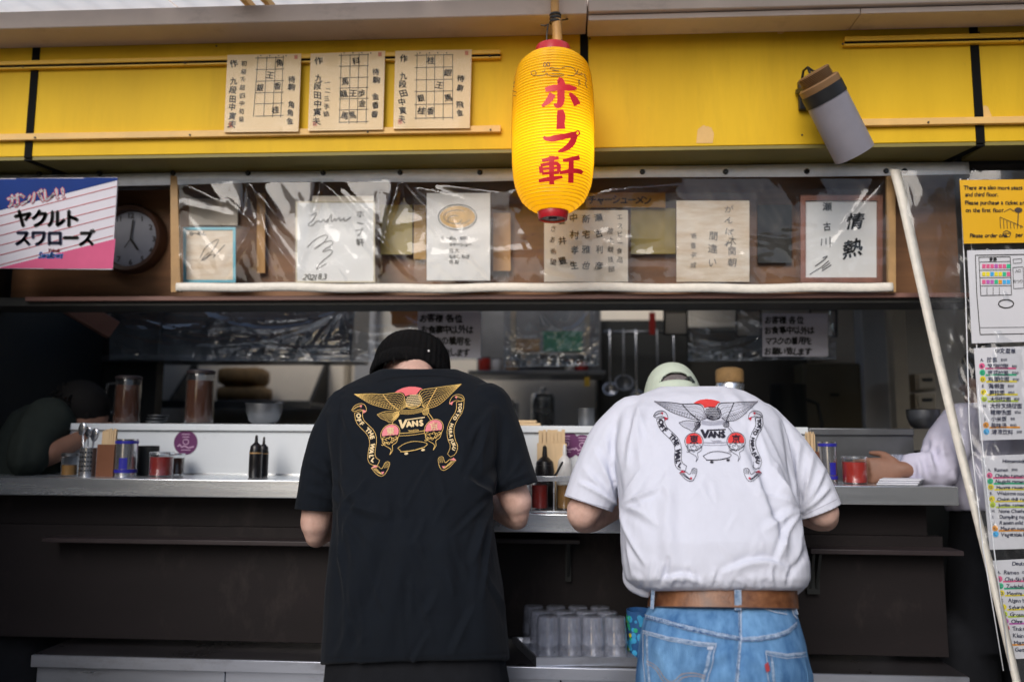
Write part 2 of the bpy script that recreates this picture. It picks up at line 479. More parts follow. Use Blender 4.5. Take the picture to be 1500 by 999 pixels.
def org(o):
    p = Vector((0, 0, 0))
    while o is not None:
        p = p + o.location
        o = o.parent
    return p
def build(name, mb, mats, parent=None, smooth=35, bevel=0.0, label=None, cat=None, group=None, kind=None, solid=0.0, subsurf=0, origin=None):
    me = bpy.data.meshes.new(name)
    if parent is not None:
        o0 = org(parent)
    elif origin is not None:
        o0 = Vector(origin)
    else:
        a = np.array([tuple(v) for v in mb.v])
        o0 = Vector(((a[:, 0].min() + a[:, 0].max()) / 2, (a[:, 1].min() + a[:, 1].max()) / 2, a[:, 2].min()))
    me.from_pydata([tuple(v - o0) for v in mb.v], [], mb.f)
    ms = mats if isinstance(mats, (list, tuple)) else [mats]
    for q in ms:
        me.materials.append(MATS[q])
    if len(ms) > 1:
        me.polygons.foreach_set("material_index", mb.m)
    if smooth:
        me.polygons.foreach_set("use_smooth", [True] * len(me.polygons))
        if smooth < 180:
            me.set_sharp_from_angle(angle=math.radians(smooth))
    me.update()
    o = bpy.data.objects.new(name, me)
    COL.objects.link(o)
    if parent is not None:
        o.parent = parent
    else:
        o.location = o0
    if bevel:
        md = o.modifiers.new("bevel", 'BEVEL')
        md.width = bevel
        md.segments = 2
        md.limit_method = 'ANGLE'
    if solid:
        md = o.modifiers.new("solid", 'SOLIDIFY')
        md.thickness = solid
        md.offset = -1
    if subsurf:
        md = o.modifiers.new("sub", 'SUBSURF')
        md.levels = md.render_levels = subsurf
    tag(o, label, cat, group, kind)
    return o
def tag(o, label=None, cat=None, group=None, kind=None):
    for k, v in (("label", label), ("category", cat), ("group", group), ("kind", kind)):
        if v:
            o[k] = v
    return o
def thing(name, label, cat, loc, group=None):
    o = bpy.data.objects.new(name, None)
    o.empty_display_size = 0.05
    COL.objects.link(o)
    o.location = Vector(loc)
    return tag(o, label, cat, group)
def copy_thing(o, loc, label=None, group=None):
    c = o.copy()
    COL.objects.link(c)
    c.location = Vector(loc)
    if label:
        c["label"] = label
    if group:
        c["group"] = group
    for ch in list(o.children):
        d = ch.copy()
        COL.objects.link(d)
        d.parent = c
        for g in list(ch.children):
            e = g.copy()
            COL.objects.link(e)
            e.parent = d
    return c

# ------------------------------------------------------------------ ink: strokes, fills and glyphs laid on a surface
def on_plane(Y, lift=0.0015):
    return lambda x, y: P(x, y, Y - lift)
def densify(pts, step):
    out = [Vector(pts[0])]
    for a, b in zip(pts[:-1], pts[1:]):
        a, b = Vector(a), Vector(b)
        k = max(1, int(math.ceil((b - a).length / step)))
        for i in range(1, k + 1):
            out.append(a.lerp(b, i / k))
    return out
def smooth_pts(pts, it=2):
    pts = [Vector(p) for p in pts]
    for _ in range(it):
        q = [pts[0]]
        for a, b in zip(pts[:-1], pts[1:]):
            q += [a.lerp(b, 0.25), a.lerp(b, 0.75)]
        q.append(pts[-1])
        pts = q
    return pts
def stroke(mb, pts, w, f, step=2.0, mi=None, soft=0):
    if soft:
        pts = smooth_pts(pts, soft)
    ws = w if isinstance(w, (list, tuple)) else None
    L = [0.0]
    for a, b in zip(pts[:-1], pts[1:]):
        L.append(L[-1] + (Vector(b) - Vector(a)).length)
    dp = densify(pts, step)
    tot = L[-1] or 1
    vs, acc = [], 0.0
    for i, p in enumerate(dp):
        if i:
            acc += (dp[i] - dp[i - 1]).length
        d = dp[min(i + 1, len(dp) - 1)] - dp[max(i - 1, 0)]
        d = d.normalized() if d.length > 1e-9 else Vector((1, 0))
        if ws:
            t = acc / tot * (len(ws) - 1)
            k = min(int(t), len(ws) - 2)
            ww = ws[k] * (1 - (t - k)) + ws[k + 1] * (t - k)
        else:
            ww = w
        nn = Vector((-d.y, d.x)) * (ww / 2)
        vs += [(p + nn), (p - nn)]
    q = [f(v.x, v.y) for v in vs]
    for i in range(len(dp) - 1):
        c = [q[2 * i], q[2 * i + 1], q[2 * i + 3], q[2 * i + 2]]
        if all(x is not None for x in c):
            mb.add(c, [(0, 1, 2, 3)], mi)
def ellipse(cx, cy, rx, ry, n=28, a0=0, a1=360):
    return [(cx + rx * math.cos(math.radians(a0 + (a1 - a0) * i / n)), cy + ry * math.sin(math.radians(a0 + (a1 - a0) * i / n))) for i in range(n + 1)]
def fill(mb, poly, f, h=0.7, cell=3.0, mi=None):
    ys = [p[1] for p in poly]
    y = min(ys)
    n = len(poly)
    while y < max(ys):
        ym = min(y + h, max(ys))
        yc = (y + ym) / 2
        xs = []
        for i in range(n):
            (x0, y0), (x1, y1) = poly[i], poly[(i + 1) % n]
            if (y0 <= yc) != (y1 <= yc):
                xs.append(x0 + (yc - y0) / (y1 - y0) * (x1 - x0))
        xs.sort()
        for a, b in zip(xs[::2], xs[1::2]):
            k = max(1, int(math.ceil((b - a) / cell)))
            for i in range(k):
                xa, xb = a + (b - a) * i / k, a + (b - a) * (i + 1) / k
                c = [f(xa, y), f(xa, ym), f(xb, ym), f(xb, y)]
                if all(q is not None for q in c):
                    mb.add(c, [(0, 1, 2, 3)], mi)
        y = ym
_cu = bpy.data.curves.new("glyphs", 'FONT')
_cu.resolution_u = 3
_G = {}
def glyph_data(ch):
    if ch not in _G:
        _cu.body = ch
        ob = bpy.data.objects.new("glyphs", _cu)
        me = bpy.data.meshes.new_from_object(ob)
        vs = [(v.co.x, v.co.y) for v in me.vertices]
        fs = [tuple(p.vertices) for p in me.polygons]
        bpy.data.objects.remove(ob)
        bpy.data.meshes.remove(me)
        _G[ch] = (vs, fs)
    return _G[ch]
def glyph(mb, ch, cx, cy, size, f, rot=0.0, sx=1.0, jit=0.0, bold=0.0, mi=None, shear=0.0, italic=0.0):
    """one character centred on (cx, cy) in photograph pixels, `size` its em"""
    vs, fs = glyph_data(ch)
    if not vs:
        return 0
    xs, ys = [v[0] for v in vs], [v[1] for v in vs]
    ox, oy = (min(xs) + max(xs)) / 2, 0.38 if ord(ch) > 255 else 0.34
    if jit:
        rot += rnd.uniform(-jit, jit) * 12
        cx += rnd.uniform(-jit, jit) * size * 0.08
        cy += rnd.uniform(-jit, jit) * size * 0.08
        sx *= 1 + rnd.uniform(-jit, jit) * 0.12
        italic += rnd.uniform(-jit, jit) * 0.2
    c, s = math.cos(math.radians(rot)), math.sin(math.radians(rot))
    offs = [(0, 0)] if not bold else [(-bold, 0), (bold, 0), (0, bold), (0, -bold)]
    for bx, by in offs:
        q = []
        for x, y in vs:
            u, v = (x - ox) * size * sx, (y - oy) * size
            u += v * italic
            q.append(f(cx + u * c + v * s + bx, cy + u * s - v * c + by))
        for t in fs:
            p = [q[i] for i in t]
            if all(k is not None for k in p):
                mb.add(p, [tuple(range(len(p)))], mi)
    return (max(xs) - min(xs)) * size * sx
def write_v(mb, text, x, y, size, pitch, f, jit=0.8, mi=None, bold=0.0, sx=1.0, drift=0.0):
    for i, ch in enumerate(text):
        if ch != ' ':
            glyph(mb, ch, x + drift * i, y + pitch * i, size, f, jit=jit, mi=mi, bold=bold, sx=sx)
def write_h(mb, text, x, y, size, f, jit=0.5, mi=None, bold=0.0, sx=1.0, slope=0.0, track=0.06, italic=0.0):
    """left-aligned line; returns its end"""
    x0 = x
    for ch in text:
        if ch == ' ':
            x += size * 0.3 * sx
            continue
        vs, _ = glyph_data(ch)
        if not vs:
            continue
        w = (max(v[0] for v in vs) - min(v[0] for v in vs)) * size * sx
        glyph(mb, ch, x + w / 2, y + (x - x0) * slope, size, f, jit=jit, mi=mi, bold=bold, sx=sx, italic=italic)
        x += w + size * track
    return x

# =================================================================== THE SETTING
b = MB(); b.add([(-60, -80, 0), (60, -80, 0), (60, 2.62, 0), (-60, 2.62, 0)], [(0, 1, 2, 3)])
build("pavement", b, "pavement", kind="structure", smooth=0)
b = MB(); b.box(-3.2, 3.0, 2.63, 4.6, -0.05, 0.02)
build("floor", b, "tile_floor", kind="structure", smooth=0)

# ------------------------------------------------------------------- the shop front (a building and the pieces fixed to it)
shop = thing("ramen_shop", "open-fronted ramen stand with yellow panel fascia above a dark kitchen", "shop", (0, 2.6, 0))
FY, SY = 2.38, 2.52
joints = [-1.71, 0.075, 1.256]
edges = [-2.9] + joints + [2.9]
for i in range(4):
    a, c = edges[i] + (0.011 if i else 0), edges[i + 1] - (0.011 if i < 3 else 0)
    b = MB(); b.box(a, c, FY, FY + 0.03, 2.227, 2.66)
    build("fascia_panel", b, "yellow_panel", shop, bevel=0.002)
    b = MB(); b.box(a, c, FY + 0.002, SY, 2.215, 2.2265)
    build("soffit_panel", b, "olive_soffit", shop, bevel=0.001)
for i, x in enumerate(joints):
    b = MB(); b.box(x - 0.0125, x + 0.0125, FY - 0.003, FY + 0.02, 2.222, 2.657)
    build("joint_tape", b, "black_tape", shop)
    b = MB()
    s = 0.035 if x < 0 else -0.035
    b.prism([(x - 0.0125, FY - 0.001, 2.213), (x + 0.0125, FY - 0.001, 2.213), (x + 0.0125 + s, SY, 2.213), (x - 0.0125 + s, SY, 2.213)], (0, 0, 0.006))
    build("soffit_tape", b, "black_tape", shop)
# dark gap and wall plate behind the curtain header, then the box that closes the kitchen
b = MB(); b.box(-2.9, 2.9, SY + 0.001, 2.60, 2.205, 2.7)
build("wall_plate", b, "dark_gap", shop)
b = MB(); b.box(-2.9, 2.9, 2.41, 2.50, 2.705, 2.78)
build("upper_wall", b, "beige_metal", shop)
for q in ((-3.2, 3.0, 2.605, 2.76), (-3.2, -2.1, 2.762, 4.6), (0.55, 3.0, 2.762, 4.6)):  # middle of the roof left open to let daylight onto the back wall
    b = MB(); b.box(*q, 2.40, 2.44)
    build("ceiling", b, "ceiling_dark", shop)
for x in (-1.43, -0.77, -0.11):                       # bars across an added roof opening that lights the kitchen
    b = MB(); b.box(x - 0.02, x + 0.02, 2.762, 4.4, 2.40, 2.44)
    build("added_roof_bar", b, "steel_dark", shop)
b = MB(); b.box(-3.2, 3.0, 4.3, 4.4, 0.02, 2.4)
build("back_wall", b, "beige_wall", shop)
b = MB(); b.box(-2.05, -1.93, 0.2, 2.36, 0.0, 2.2)
build("added_wing_wall", b, "dark_interior", shop)  # unseen wall added to shade the counter's left end
b = MB(); b.box(-2.0, -1.96, 2.361, 3.29, 0.021, 2.398)
build("added_wing_wall", b, "near_black", shop)  # dark wall added to deepen the gloom at the left
b = MB(); b.box(1.78, 1.9, -1.5, 2.56, 0.0, 2.45)
build("added_wing_wall", b, "dark_interior", shop)  # unseen wall added to darken the right side and its reflections
for x in (-3.1, 2.9):
    b = MB(); b.box(x, x + 0.1, 2.62, 4.3, 0.02, 2.4)
    build("side_wall", b, "dark_interior", shop)
# gutter beam and the pale trim under it
GX = 0.082
b = MB(); b.box(-2.9, GX - 0.002, 2.25, 2.375, 2.592, 2.648)
build("gutter_beam", b, "beige_metal", shop, bevel=0.003)
b = MB(); b.box(GX + 0.002, 2.9, 2.247, 2.375, 2.597, 2.648)
build("gutter_beam", b, "beige_metal", shop, bevel=0.003)
for x0, x1 in ((GX + 0.002, 0.878), (0.880, 2.9)):
    b = MB(); b.box(x0, x1, 2.262, 2.36, 2.577, 2.594)
    build("gutter_trim", b, "beige_metal", shop, bevel=0.002)
# rails screwed to the fascia: thick yellow ones on top, paler ones below
def rail(x0, x1, z0, z1, m, grooved, screws):
    b = MB(); b.box(x0, x1, FY - 0.016, FY - 0.001, z0, z1)
    if grooved:
        zc = z0 + (z1 - z0) * 0.36
        b.box(x0, x1, FY - 0.0185, FY - 0.015, zc - 0.0028, zc + 0.0028, 1)
        b.box(x0, x1, FY - 0.022, FY - 0.0155, zc + 0.003, z1 + 0.001, 0)
    r = build("rail", b, [m, "black_tape"], shop, bevel=0.0012)
    for x in screws:
        b = MB(); b.lathe([(0.0001, -0.0025), (0.0028, -0.002), (0.0032, 0.002)], (x, FY - 0.0175, z0 + 0.006), axis=(0, 1, 0), n=8)
        build("screw", b, "ink_brown", r)
zt = lambda px, py: P(px, py, FY - 0.015).z
rail(-2.9, P(734, 72, FY).x, 2.516, 2.540, "yellow_rail", True, (-1.74, -1.2, -0.65, -0.22))
rail(-2.9, P(734, 188, FY).x, 2.277, 2.298, "pale_rail", False, (-1.68, -1.17, -0.6, -0.215))
rail(P(1234, 62, FY).x, 2.9, 2.530, 2.556, "yellow_rail", True, (0.86, 1.38, 1.8))
rail(P(1258, 180, FY).x, 2.9, 2.277, 2.298, "pale_rail", False, (1.10, 1.6, 2.1))
# scars of old notices on the yellow paint and stray screws
f = on_plane(FY, 0.0012)
for poly in ([(1020, 210), (1022, 190), (1030, 184), (1042, 187), (1046, 196), (1044, 210)], [(1139, 45), (1149, 44), (1149, 49), (1139, 50)],
             [(1440, 155), (1447, 156), (1453, 170), (1450, 175), (1440, 174)]):
    b = MB(); fill(b, poly, f, h=1.5, cell=8)
    build("paint_scar", b, "pale_rail", shop, smooth=0)
for x, y in ((317, 68), (864, 57), (1175, 198), (1434, 48), (446, 33), (760, 51)):
    b = MB(); p = P(x, y, FY)
    b.lathe([(0.0001, -0.003), (0.0028, -0.002), (0.003, 0.001)], p, axis=(0, 1, 0), n=8)
    build("screw", b, "ink_brown", shop)

# interior pieces of the building
HB = 2.68
b = MB(); b.box(-1.95, 1.32, HB, HB + 0.03, 1.80, 2.40)
build("header_board", b, "brown_board", shop)
b = MB(); b.box(-1.95, 1.45, 2.535, HB - 0.002, 1.765, 1.795)
build("lintel", b, "dark_interior", shop, bevel=0.002)
b = MB(); b.box(-1.78, 1.40, 2.516, 2.533, 1.779, 1.7935)
build("lintel_trim", b, "pink_trim", shop, bevel=0.0015)
b = MB(); b.bar(P(72, 428, 2.72), P(166, 484, 2.86), 0.05, 0.07)
build("brace", b, "pink_wood", shop, bevel=0.003)
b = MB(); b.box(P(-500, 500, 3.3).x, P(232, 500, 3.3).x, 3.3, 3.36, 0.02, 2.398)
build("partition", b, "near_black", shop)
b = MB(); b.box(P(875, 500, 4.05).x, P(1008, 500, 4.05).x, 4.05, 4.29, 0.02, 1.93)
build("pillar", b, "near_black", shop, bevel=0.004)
b = MB(); b.box(P(1003, 500, 4.1).x, P(1182, 500, 4.1).x, 4.1, 4.25, 1.0, 1.90)
build("dark_cladding", b, "dark_interior", shop)
b = MB(); b.box(P(1263, 500, 3.9).x, P(1299, 500, 3.9).x, 3.9, 4.0, 0.02, 2.39)
build("pillar", b, "pole_grey", shop, bevel=0.004)
b = MB(); b.box(P(1308, 500, 3.6).x, P(1329, 500, 3.6).x, 3.6, 3.66, 0.02, 2.39)
build("post", b, "post_beige", shop, bevel=0.003)

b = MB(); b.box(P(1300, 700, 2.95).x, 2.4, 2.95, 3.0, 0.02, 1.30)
build("partition", b, "near_black", shop)  # near-black panel added to keep the view beyond the counter dark
b = MB(); b.box(P(505, 500, 4.27).x, P(512, 500, 4.27).x, 4.27, 4.298, 0.02, 2.39)
build("wall_trim", b, "post_beige", shop)
b = MB(); b.box(P(520, 500, 4.2).x, P(548, 500, 4.2).x, 4.2, 4.298, 0.95, 2.39)
build("duct", b, "pole_grey", shop, bevel=0.004)

rh0, rh1 = P(150, 500, 3.3).x, P(514, 500, 3.3).x
b = MB(); b.prism([(rh0, 3.30, 1.66), (rh0, 3.62, 1.66), (rh0, 3.62, 1.92), (rh0, 3.36, 1.92)], (rh1 - rh0, 0, 0))
build("dark_backdrop", b, "backdrop_dark", shop, bevel=0.004)  # added dark strip that darkens the view through the splash curtain
b = MB(); b.box(rh0 - 0.004, rh1 + 0.004, 3.285, 3.299, 1.648, 1.675)
build("backdrop_lip", b, "steel_dark", shop)

# awning: a bright translucent sheet over the gutter, on thin rafters
aw = thing("awning", "white translucent sheet awning glowing above the beige gutter beam", "awning", (0, 1.9, 2.66))
b = MB()
for i in range(7):
    xa = -2.9 + i * 0.83
    n = 40
    vs, fs = [], []
    for k in range(n + 1):
        x = xa + 0.825 * k / n
        dz = 0.006 * math.sin(2 * math.pi * k / 5.0)
        vs += [(x, 2.02, 2.668 + dz), (x, 2.40, 2.725 + dz)]
    for k in range(n):
        fs.append((2 * k, 2 * k + 1, 2 * k + 3, 2 * k + 2))
    b = MB(); b.add(vs, fs)
    build("awning_panel", b, "awning_sheet", aw, smooth=180)
for x in (P(355, 5, 2.2).x, 1.9):
    for dx in (-0.032, 0.032):
        b = MB(); b.bar((x + dx, 2.03, 2.655), (x + dx, 2.36, 2.70), 0.018, 0.022)
        r = build("rafter", b, "pale_rail", aw, bevel=0.002)
    b = MB(); b.bar((x, 2.10, 2.668), (x, 2.24, 2.688), 0.042, 0.012)
    build("bracket", b, "cable_black", aw)

# houses over the road and the neighbours that hem the stand in (seen only as reflections and shade)
def house(x0, x1, y, dep, h, m, label, cols, rows, ground=True):
    t = thing("opposite_house", label, "building", ((x0 + x1) / 2, y, 0))
    b = MB(); b.box(x0, x1, y - dep, y, 0, h); build("wall", b, m, t)
    for i in range(cols):
        for j in range(rows):
            w = (x1 - x0) / cols
            xa, za = x0 + w * (i + 0.25), 3.4 + j * 2.7
            if za + 0.6 < h:
                b = MB(); b.box(xa, xa + w * 0.5, y - 0.001, y + 0.03, za, min(za + 1.3, h - 0.2)); f_ = build("window", b, "steel_dark", t)
                b = MB(); b.box(xa + 0.05, xa + w * 0.5 - 0.05, y + 0.031, y + 0.04, za + 0.05, min(za + 1.25, h - 0.25)); build("pane", b, "near_black", f_)
    b = MB(); b.box(x0 + 0.4, x1 - 0.4, y - 0.001, y + 0.05, 0.05, 2.5); build("shutter", b, "near_black" if m != "pale_render" else "white_laminate", t)
    b = MB(); b.box(x0, x1, y, y + 0.25, 2.7, 2.9); build("canopy", b, m, t)
house(-2.5, 5.0, -11.5, 6, 4.0, "dark_render", "dark brown house across the road, right of the pale one", 5, 1)
house(5.1, 16.0, -11.0, 6, 4.2, "dark_render", "long dark house across the road, farthest right", 6, 1)
house(-18.0, -7.5, -11.2, 6, 4.2, "dark_render", "long dark house across the road, farthest left", 6, 1)

# ------------------------------------------------------------------- serving counter
ct = thing("serving_counter", "stainless steel eating counter with a lower middle section and dark brown front", "counter", (0, 2.6, 0))
XL, XR = P(-220, 700, 2.35).x, P(1404, 712, 2.35).x
xm0, xm1 = P(600, 750, 2.35).x, P(1075, 750, 2.35).x
for x0, x1, z in ((XL, xm0 - 0.002, 1.21), (xm0, xm1, 1.121), (xm1 + 0.002, XR, 1.21)):
    b = MB(); b.box(x0, x1, 2.35, 2.64, z - 0.053, z)
    build("counter_top", b, "steel_soft", ct, bevel=0.003)
for x0, x1, y in ((XL + 0.02, -0.42, 2.45), (-0.418, 0.50, 2.58), (0.502, XR - 0.005, 2.45)):
    b = MB(); b.box(x0, x1, y, y + 0.03, 0.72, 1.06)
    build("front_panel", b, "dark_panel", ct, bevel=0.002)
for x0, x1, z0, z1 in ((XL + 0.02, xm0 - 0.004, 1.0605, 1.1565), (xm0, xm1, 1.0605, 1.0675), (xm1 + 0.004, XR - 0.04, 1.0605, 1.1565)):
    b = MB(); b.box(x0, x1, 2.47, 2.50, z0, z1)
    build("apron", b, "dark_panel", ct)
# narrow bag shelves on brackets under the counter
for x0, x1 in ((P(85, 785, 2.45).x, P(640, 790, 2.45).x), (P(660, 797, 2.45).x, P(850, 797, 2.45).x), (P(1175, 797, 2.45).x, P(1392, 797, 2.45).x)):
    ys = 2.58 if x0 > -0.4 and x1 < 0.3 else 2.45
    b = MB(); b.box(x0, x1, ys - 0.08, ys - 0.002, 1.016, 1.030)
    sh = build("bag_shelf", b, "dark_shelf", ct, bevel=0.002)
    for x in ((x0 + 0.035, x1 - 0.035) if x0 > -0.4 and x1 < 0.3 else (x1 - 0.20, x1 - 0.03) if x0 < 0 else (x0 + 0.012, x0 + 0.03)):
        b = MB()
        b.box(x - 0.009, x + 0.009, ys - 0.025, ys - 0.001, 0.895, 1.014)
        b.prism([(x - 0.004, ys - 0.023, 0.905), (x - 0.004, ys - 0.023, 1.014), (x - 0.004, ys - 0.072, 1.014)], (0.008, 0, 0))
        build("bracket", b, "near_black", sh)
# steel base cabinet whose top is the low shelf
BX0, BX1 = P(45, 965, 2.35).x, P(1420, 980, 2.35).x
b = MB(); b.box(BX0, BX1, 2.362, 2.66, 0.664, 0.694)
build("base_top", b, "base_shaded", ct)  # shadow on the low shelf put into its dark colour
b = MB(); b.box(BX0, BX1, 2.350, 2.361, 0.660, 0.6945)
build("base_lip", b, "base_steel", ct, bevel=0.002)
xs = [BX0 + 0.005, -0.98, -0.42, 0.0, 0.42, 0.95, BX1 - 0.005]
for x0, x1 in zip(xs[:-1], xs[1:]):
    b = MB(); b.box(x0 + 0.0015, x1 - 0.0015, 2.372, 2.40, 0.06, 0.660)
    build("base_panel", b, "base_steel", ct, bevel=0.002)
b = MB(); b.box(BX0 + 0.02, BX1 - 0.02, 2.42, 2.62, 0.0, 0.62)
build("plinth", b, "near_black", ct)
# riser behind the counter with its ledge
RX0, RX1 = P(95, 650, 2.62).x, P(1184, 650, 2.62).x
for xq0, xq1, zq in ((RX0, xm0 - 0.003, 1.2105), (xm0 - 0.001, xm1, 1.1215), (xm1 + 0.002, RX1, 1.2105)):
    b = MB(); b.box(xq0, xq1, 2.622, 2.639, zq, 1.352)
    build("riser", b, "white_laminate", ct)
b = MB(); b.box(RX0, RX1, 2.612, 2.92, 1.354, 1.377)
build("ledge", b, "white_laminate", ct, bevel=0.003)
b = MB(); b.box(RX1 + 0.002, XR, 2.624, 2.639, 1.2105, 1.352)
build("riser", b, "steel_dark", ct)  # kitchen shade put into this riser's darker steel
b = MB(); b.box(RX1 + 0.002, XR, 2.614, 2.92, 1.352, 1.375)
build("ledge", b, "steel_dark", ct, bevel=0.003)
b = MB(); b.box(RX0, P(470, 690, 2.61).x, 2.609, 2.6215, 1.2105, 1.2155)
build("bead", b, "steel_soft", ct)
for cx, cy, rpx in ((272, 648, 18), (829, 651, 20), (853, 653, 16)):
    b = MB(); c = P(cx, cy, 2.6215); r = rpx * 2.62 / FPX
    b.lathe([(0.0001, -0.0018), (r, -0.0014), (r, 0)], c, axis=(0, 1, 0), n=36)
    so = build("round_sticker", b, "purple_sticker", ct)
    b = MB(); f = on_plane(2.6215, 0.0026)
    for k in range(3):
        stroke(b, [(cx - 6 + k, cy - 12 + 4 * k), (cx + 6 - k, cy - 12 + 4 * k)], 1.3, f, mi=0)
    stroke(b, ellipse(cx, cy - 1, 4, 4), 1.3, f)
    stroke(b, [(cx - 12, cy + 6), (cx - 9, cy + 3), (cx - 6, cy + 7), (cx - 2, cy + 5), (cx + 4, cy + 8), (cx + 12, cy + 6)], 1.8, f)
    stroke(b, [(cx - 7, cy + 11), (cx + 7, cy + 11)], 1.2, f)
    build("sticker_print", b, "sticker_print", so, smooth=0)

# =================================================================== BOARDS AND PAPERS UP FRONT
# three shogi problem sheets on the fascia, each in a clear sleeve
def kgrid(b, f, xs, ys, w):
    for x in xs:
        stroke(b, [(x[0], ys[0][0] - 1.5 + rnd.uniform(-2, 1)), (x[1], ys[-1][1] + 2 + rnd.uniform(-1, 2))], w, f, step=8)
    for y in ys:
        stroke(b, [(xs[0][0] - 4, y[0] + 0.6), (xs[-1][0] + 1, y[0] - 0.6)], w, f, step=8)
SHOGI = [
    dict(q=[(333, 81), (441, 79), (437, 193), (328, 194)], lab="shogi problem sheet with two columns of writing down its left side",
         gx=[(378, 371), (391, 386), (404, 399), (415, 411)], gy=[85, 102, 119, 136, 152, 170], left=["作 九段田中寅夫", "初級不詰四中初級"],
         lx=[(343, 91), (357, 91)], right="待駒 角角金", rx=(427, 116), pc=[("角", 409, 93), ("王", 396, 111), ("銀", 381, 128), ("香", 407, 127), ("桂", 403, 161)]),
    dict(q=[(455, 79), (564, 75), (561, 190), (451, 192)], lab="shogi problem sheet between two others, its grid showing seven written pieces",
         gx=[(500, 497), (513, 511), (526, 523), (539, 536)], gy=[81, 97, 114, 129, 145, 161, 179], left=["作 九段田中寅夫", "一二三手詰"],
         lx=[(467, 86), (480, 118)], right="待駒 金香香", rx=(551, 105), pc=[("科", 521, 89), ("馬", 506, 120), ("龍", 504, 137), ("王", 518, 137), ("歩", 530, 137), ("金", 530, 152), ("馬", 504, 169), ("馬", 516, 169)]),
    dict(q=[(579, 75), (691, 73), (688, 188), (576, 189)], lab="shogi problem sheet closest to the yellow lantern, next to the rail's end",
         gx=[(611, 609), (625, 624), (637, 636), (650, 649), (663, 663)], gy=[81, 99, 117, 134, 153, 173], left=["作 九段田中寅夫"],
         lx=[(592, 83)], right="待駒 飛金", rx=(675, 116), pc=[("桂", 631, 89), ("銀", 656, 106), ("王", 644, 125), ("銀", 617, 144), ("馬", 656, 143), ("桂", 617, 163), ("香", 630, 163)])]
for S in SHOGI:
    Yb = FY - 0.024
    b = MB(); b.prism([P(x, y, Yb) for x, y in S["q"]][::-1], (0, 0.003, 0))
    o = build("shogi_sheet", b, "board_paper", label=S["lab"], cat="paper sheet", group="shogi problem sheets on the yellow fascia", smooth=0)
    b = MB(); f = on_plane(Yb, 0.0012)
    kgrid(b, f, S["gx"], [(y, y) for y in S["gy"]], 0.8)
    for ch, x, y in S["pc"]:
        glyph(b, ch, x, y, 11.5, f, jit=0.9, bold=0.22)
    for s_, (x, y) in zip(S["left"], S["lx"]):
        big = x == S["lx"][0][0]
        write_v(b, s_, x, y + 3, 11.5 if big else 8.5, 12.6 if big else 11.6, f, jit=1.0, bold=0.28 if big else 0.1, drift=-0.5)
    write_v(b, S["right"], S["rx"][0], S["rx"][1], 10.5, 12.5, f, jit=1.0, bold=0.25, drift=-0.4)
    for k in range(4):
        stroke(b, [(S["gx"][k][0] + 4, S["gy"][0] - 4), (S["gx"][k][0] + 4, S["gy"][0] - 2)], 1.2, f)
    build("ink_writing", b, "ink", o, smooth=0)
    b = MB()
    (xa, ya), (xb, yb), (xc, yc), (xd, yd) = S["q"]
    fill(b, [(xb - 10, yb + 2), (xb - 5, yb + 2), (xb - 5, yb + 8), (xb - 10, yb + 8)], f, h=3, cell=5)
    fill(b, [(xd + 7, yd - 14), (xd + 13, yd - 14), (xd + 13, yd - 7), (xd + 7, yd - 7)], f, h=3, cell=5)
    build("seal_stamp", b, "seal_red", o, smooth=0)
    b = MB()
    n1, n2 = 12, 10
    vs = []
    for j in range(n2 + 1):
        for i in range(n1 + 1):
            u, v = i / n1, j / n2
            x = (xa * (1 - u) + xb * u) * (1 - v) + (xd * (1 - u) + xc * u) * v
            y = (ya * (1 - u) + yb * u) * (1 - v) + (yd * (1 - u) + yc * u) * v
            w = 0.004 + (0.012 * max(0, v - 0.8) * 5) * (0.5 + 0.5 * math.sin(u * 9 + xa)) + 0.0012 * math.sin(u * 17 + v * 6)
            vs.append(P(x, y, Yb - w))
    b.add(vs, [(j * (n1 + 1) + i, j * (n1 + 1) + i + 1, (j + 1) * (n1 + 1) + i + 1, (j + 1) * (n1 + 1) + i) for j in range(n2) for i in range(n1)])
    build("clear_sleeve", b, "thin_film", o, smooth=180)

# baseball supporters' board on the left
Yb = 2.40
q = [(-26, 262), (172, 260), (164, 395), (-40, 393)]
b = MB(); b.prism([P(x, y, Yb) for x, y in q][::-1], (0, 0.006, 0))
o = build("supporter_board", b, "board_white", label="white cheer board with red stripes, blue top corner and pink bottom corner, under the fascia", cat="sign board", smooth=0)
b = MB(); f = on_plane(Yb, 0.0009)
fill(b, [(-26, 262.5), (172, 260.5), (172, 264), (0, 308), (-29, 315)], f, h=1.0, cell=20, mi=0)
fill(b, [(-38, 393), (0, 392), (169, 350), (165, 393.6)], f, h=1.0, cell=20, mi=1)
for k in range(6):
    y0 = 317 + k * 14.4
    xe = 170.5 - k * 0.9
    stroke(b, [(-30, y0 + 7), (xe, y0 - 44)], 1.0, on_plane(Yb, 0.0013), step=30, mi=2)
build("board_stripe", b, ["board_blue", "board_pink", "board_red"], o, smooth=0)
b = MB(); f2 = on_plane(Yb, 0.0020); f3 = on_plane(Yb, 0.0026)
for i, ch in enumerate("ガンバレ!!"):
    x = [20, 37, 54, 72, 83, 92][i]; y = [294, 291, 288, 285, 284, 283][i]
    glyph(b, ch, x, y, 21, f2, rot=-8, bold=1.9, mi=0)
    glyph(b, ch, x, y, 21, f3, rot=-8, bold=0.55, mi=1)
for i, ch in enumerate("ヤクルト"):
    glyph(b, ch, 33 + i * 24.5, 320, 28, f2, bold=1.5, mi=2)
for i, ch in enumerate("スワローズ"):
    glyph(b, ch, 33 + i * 23.5, 348.5, 26, f2, bold=1.4, mi=2 if i > 2 else 3)
write_h(b, "Yakult", 70, 367, 7, f2, jit=0.4, mi=0, bold=0.35, italic=0.3)
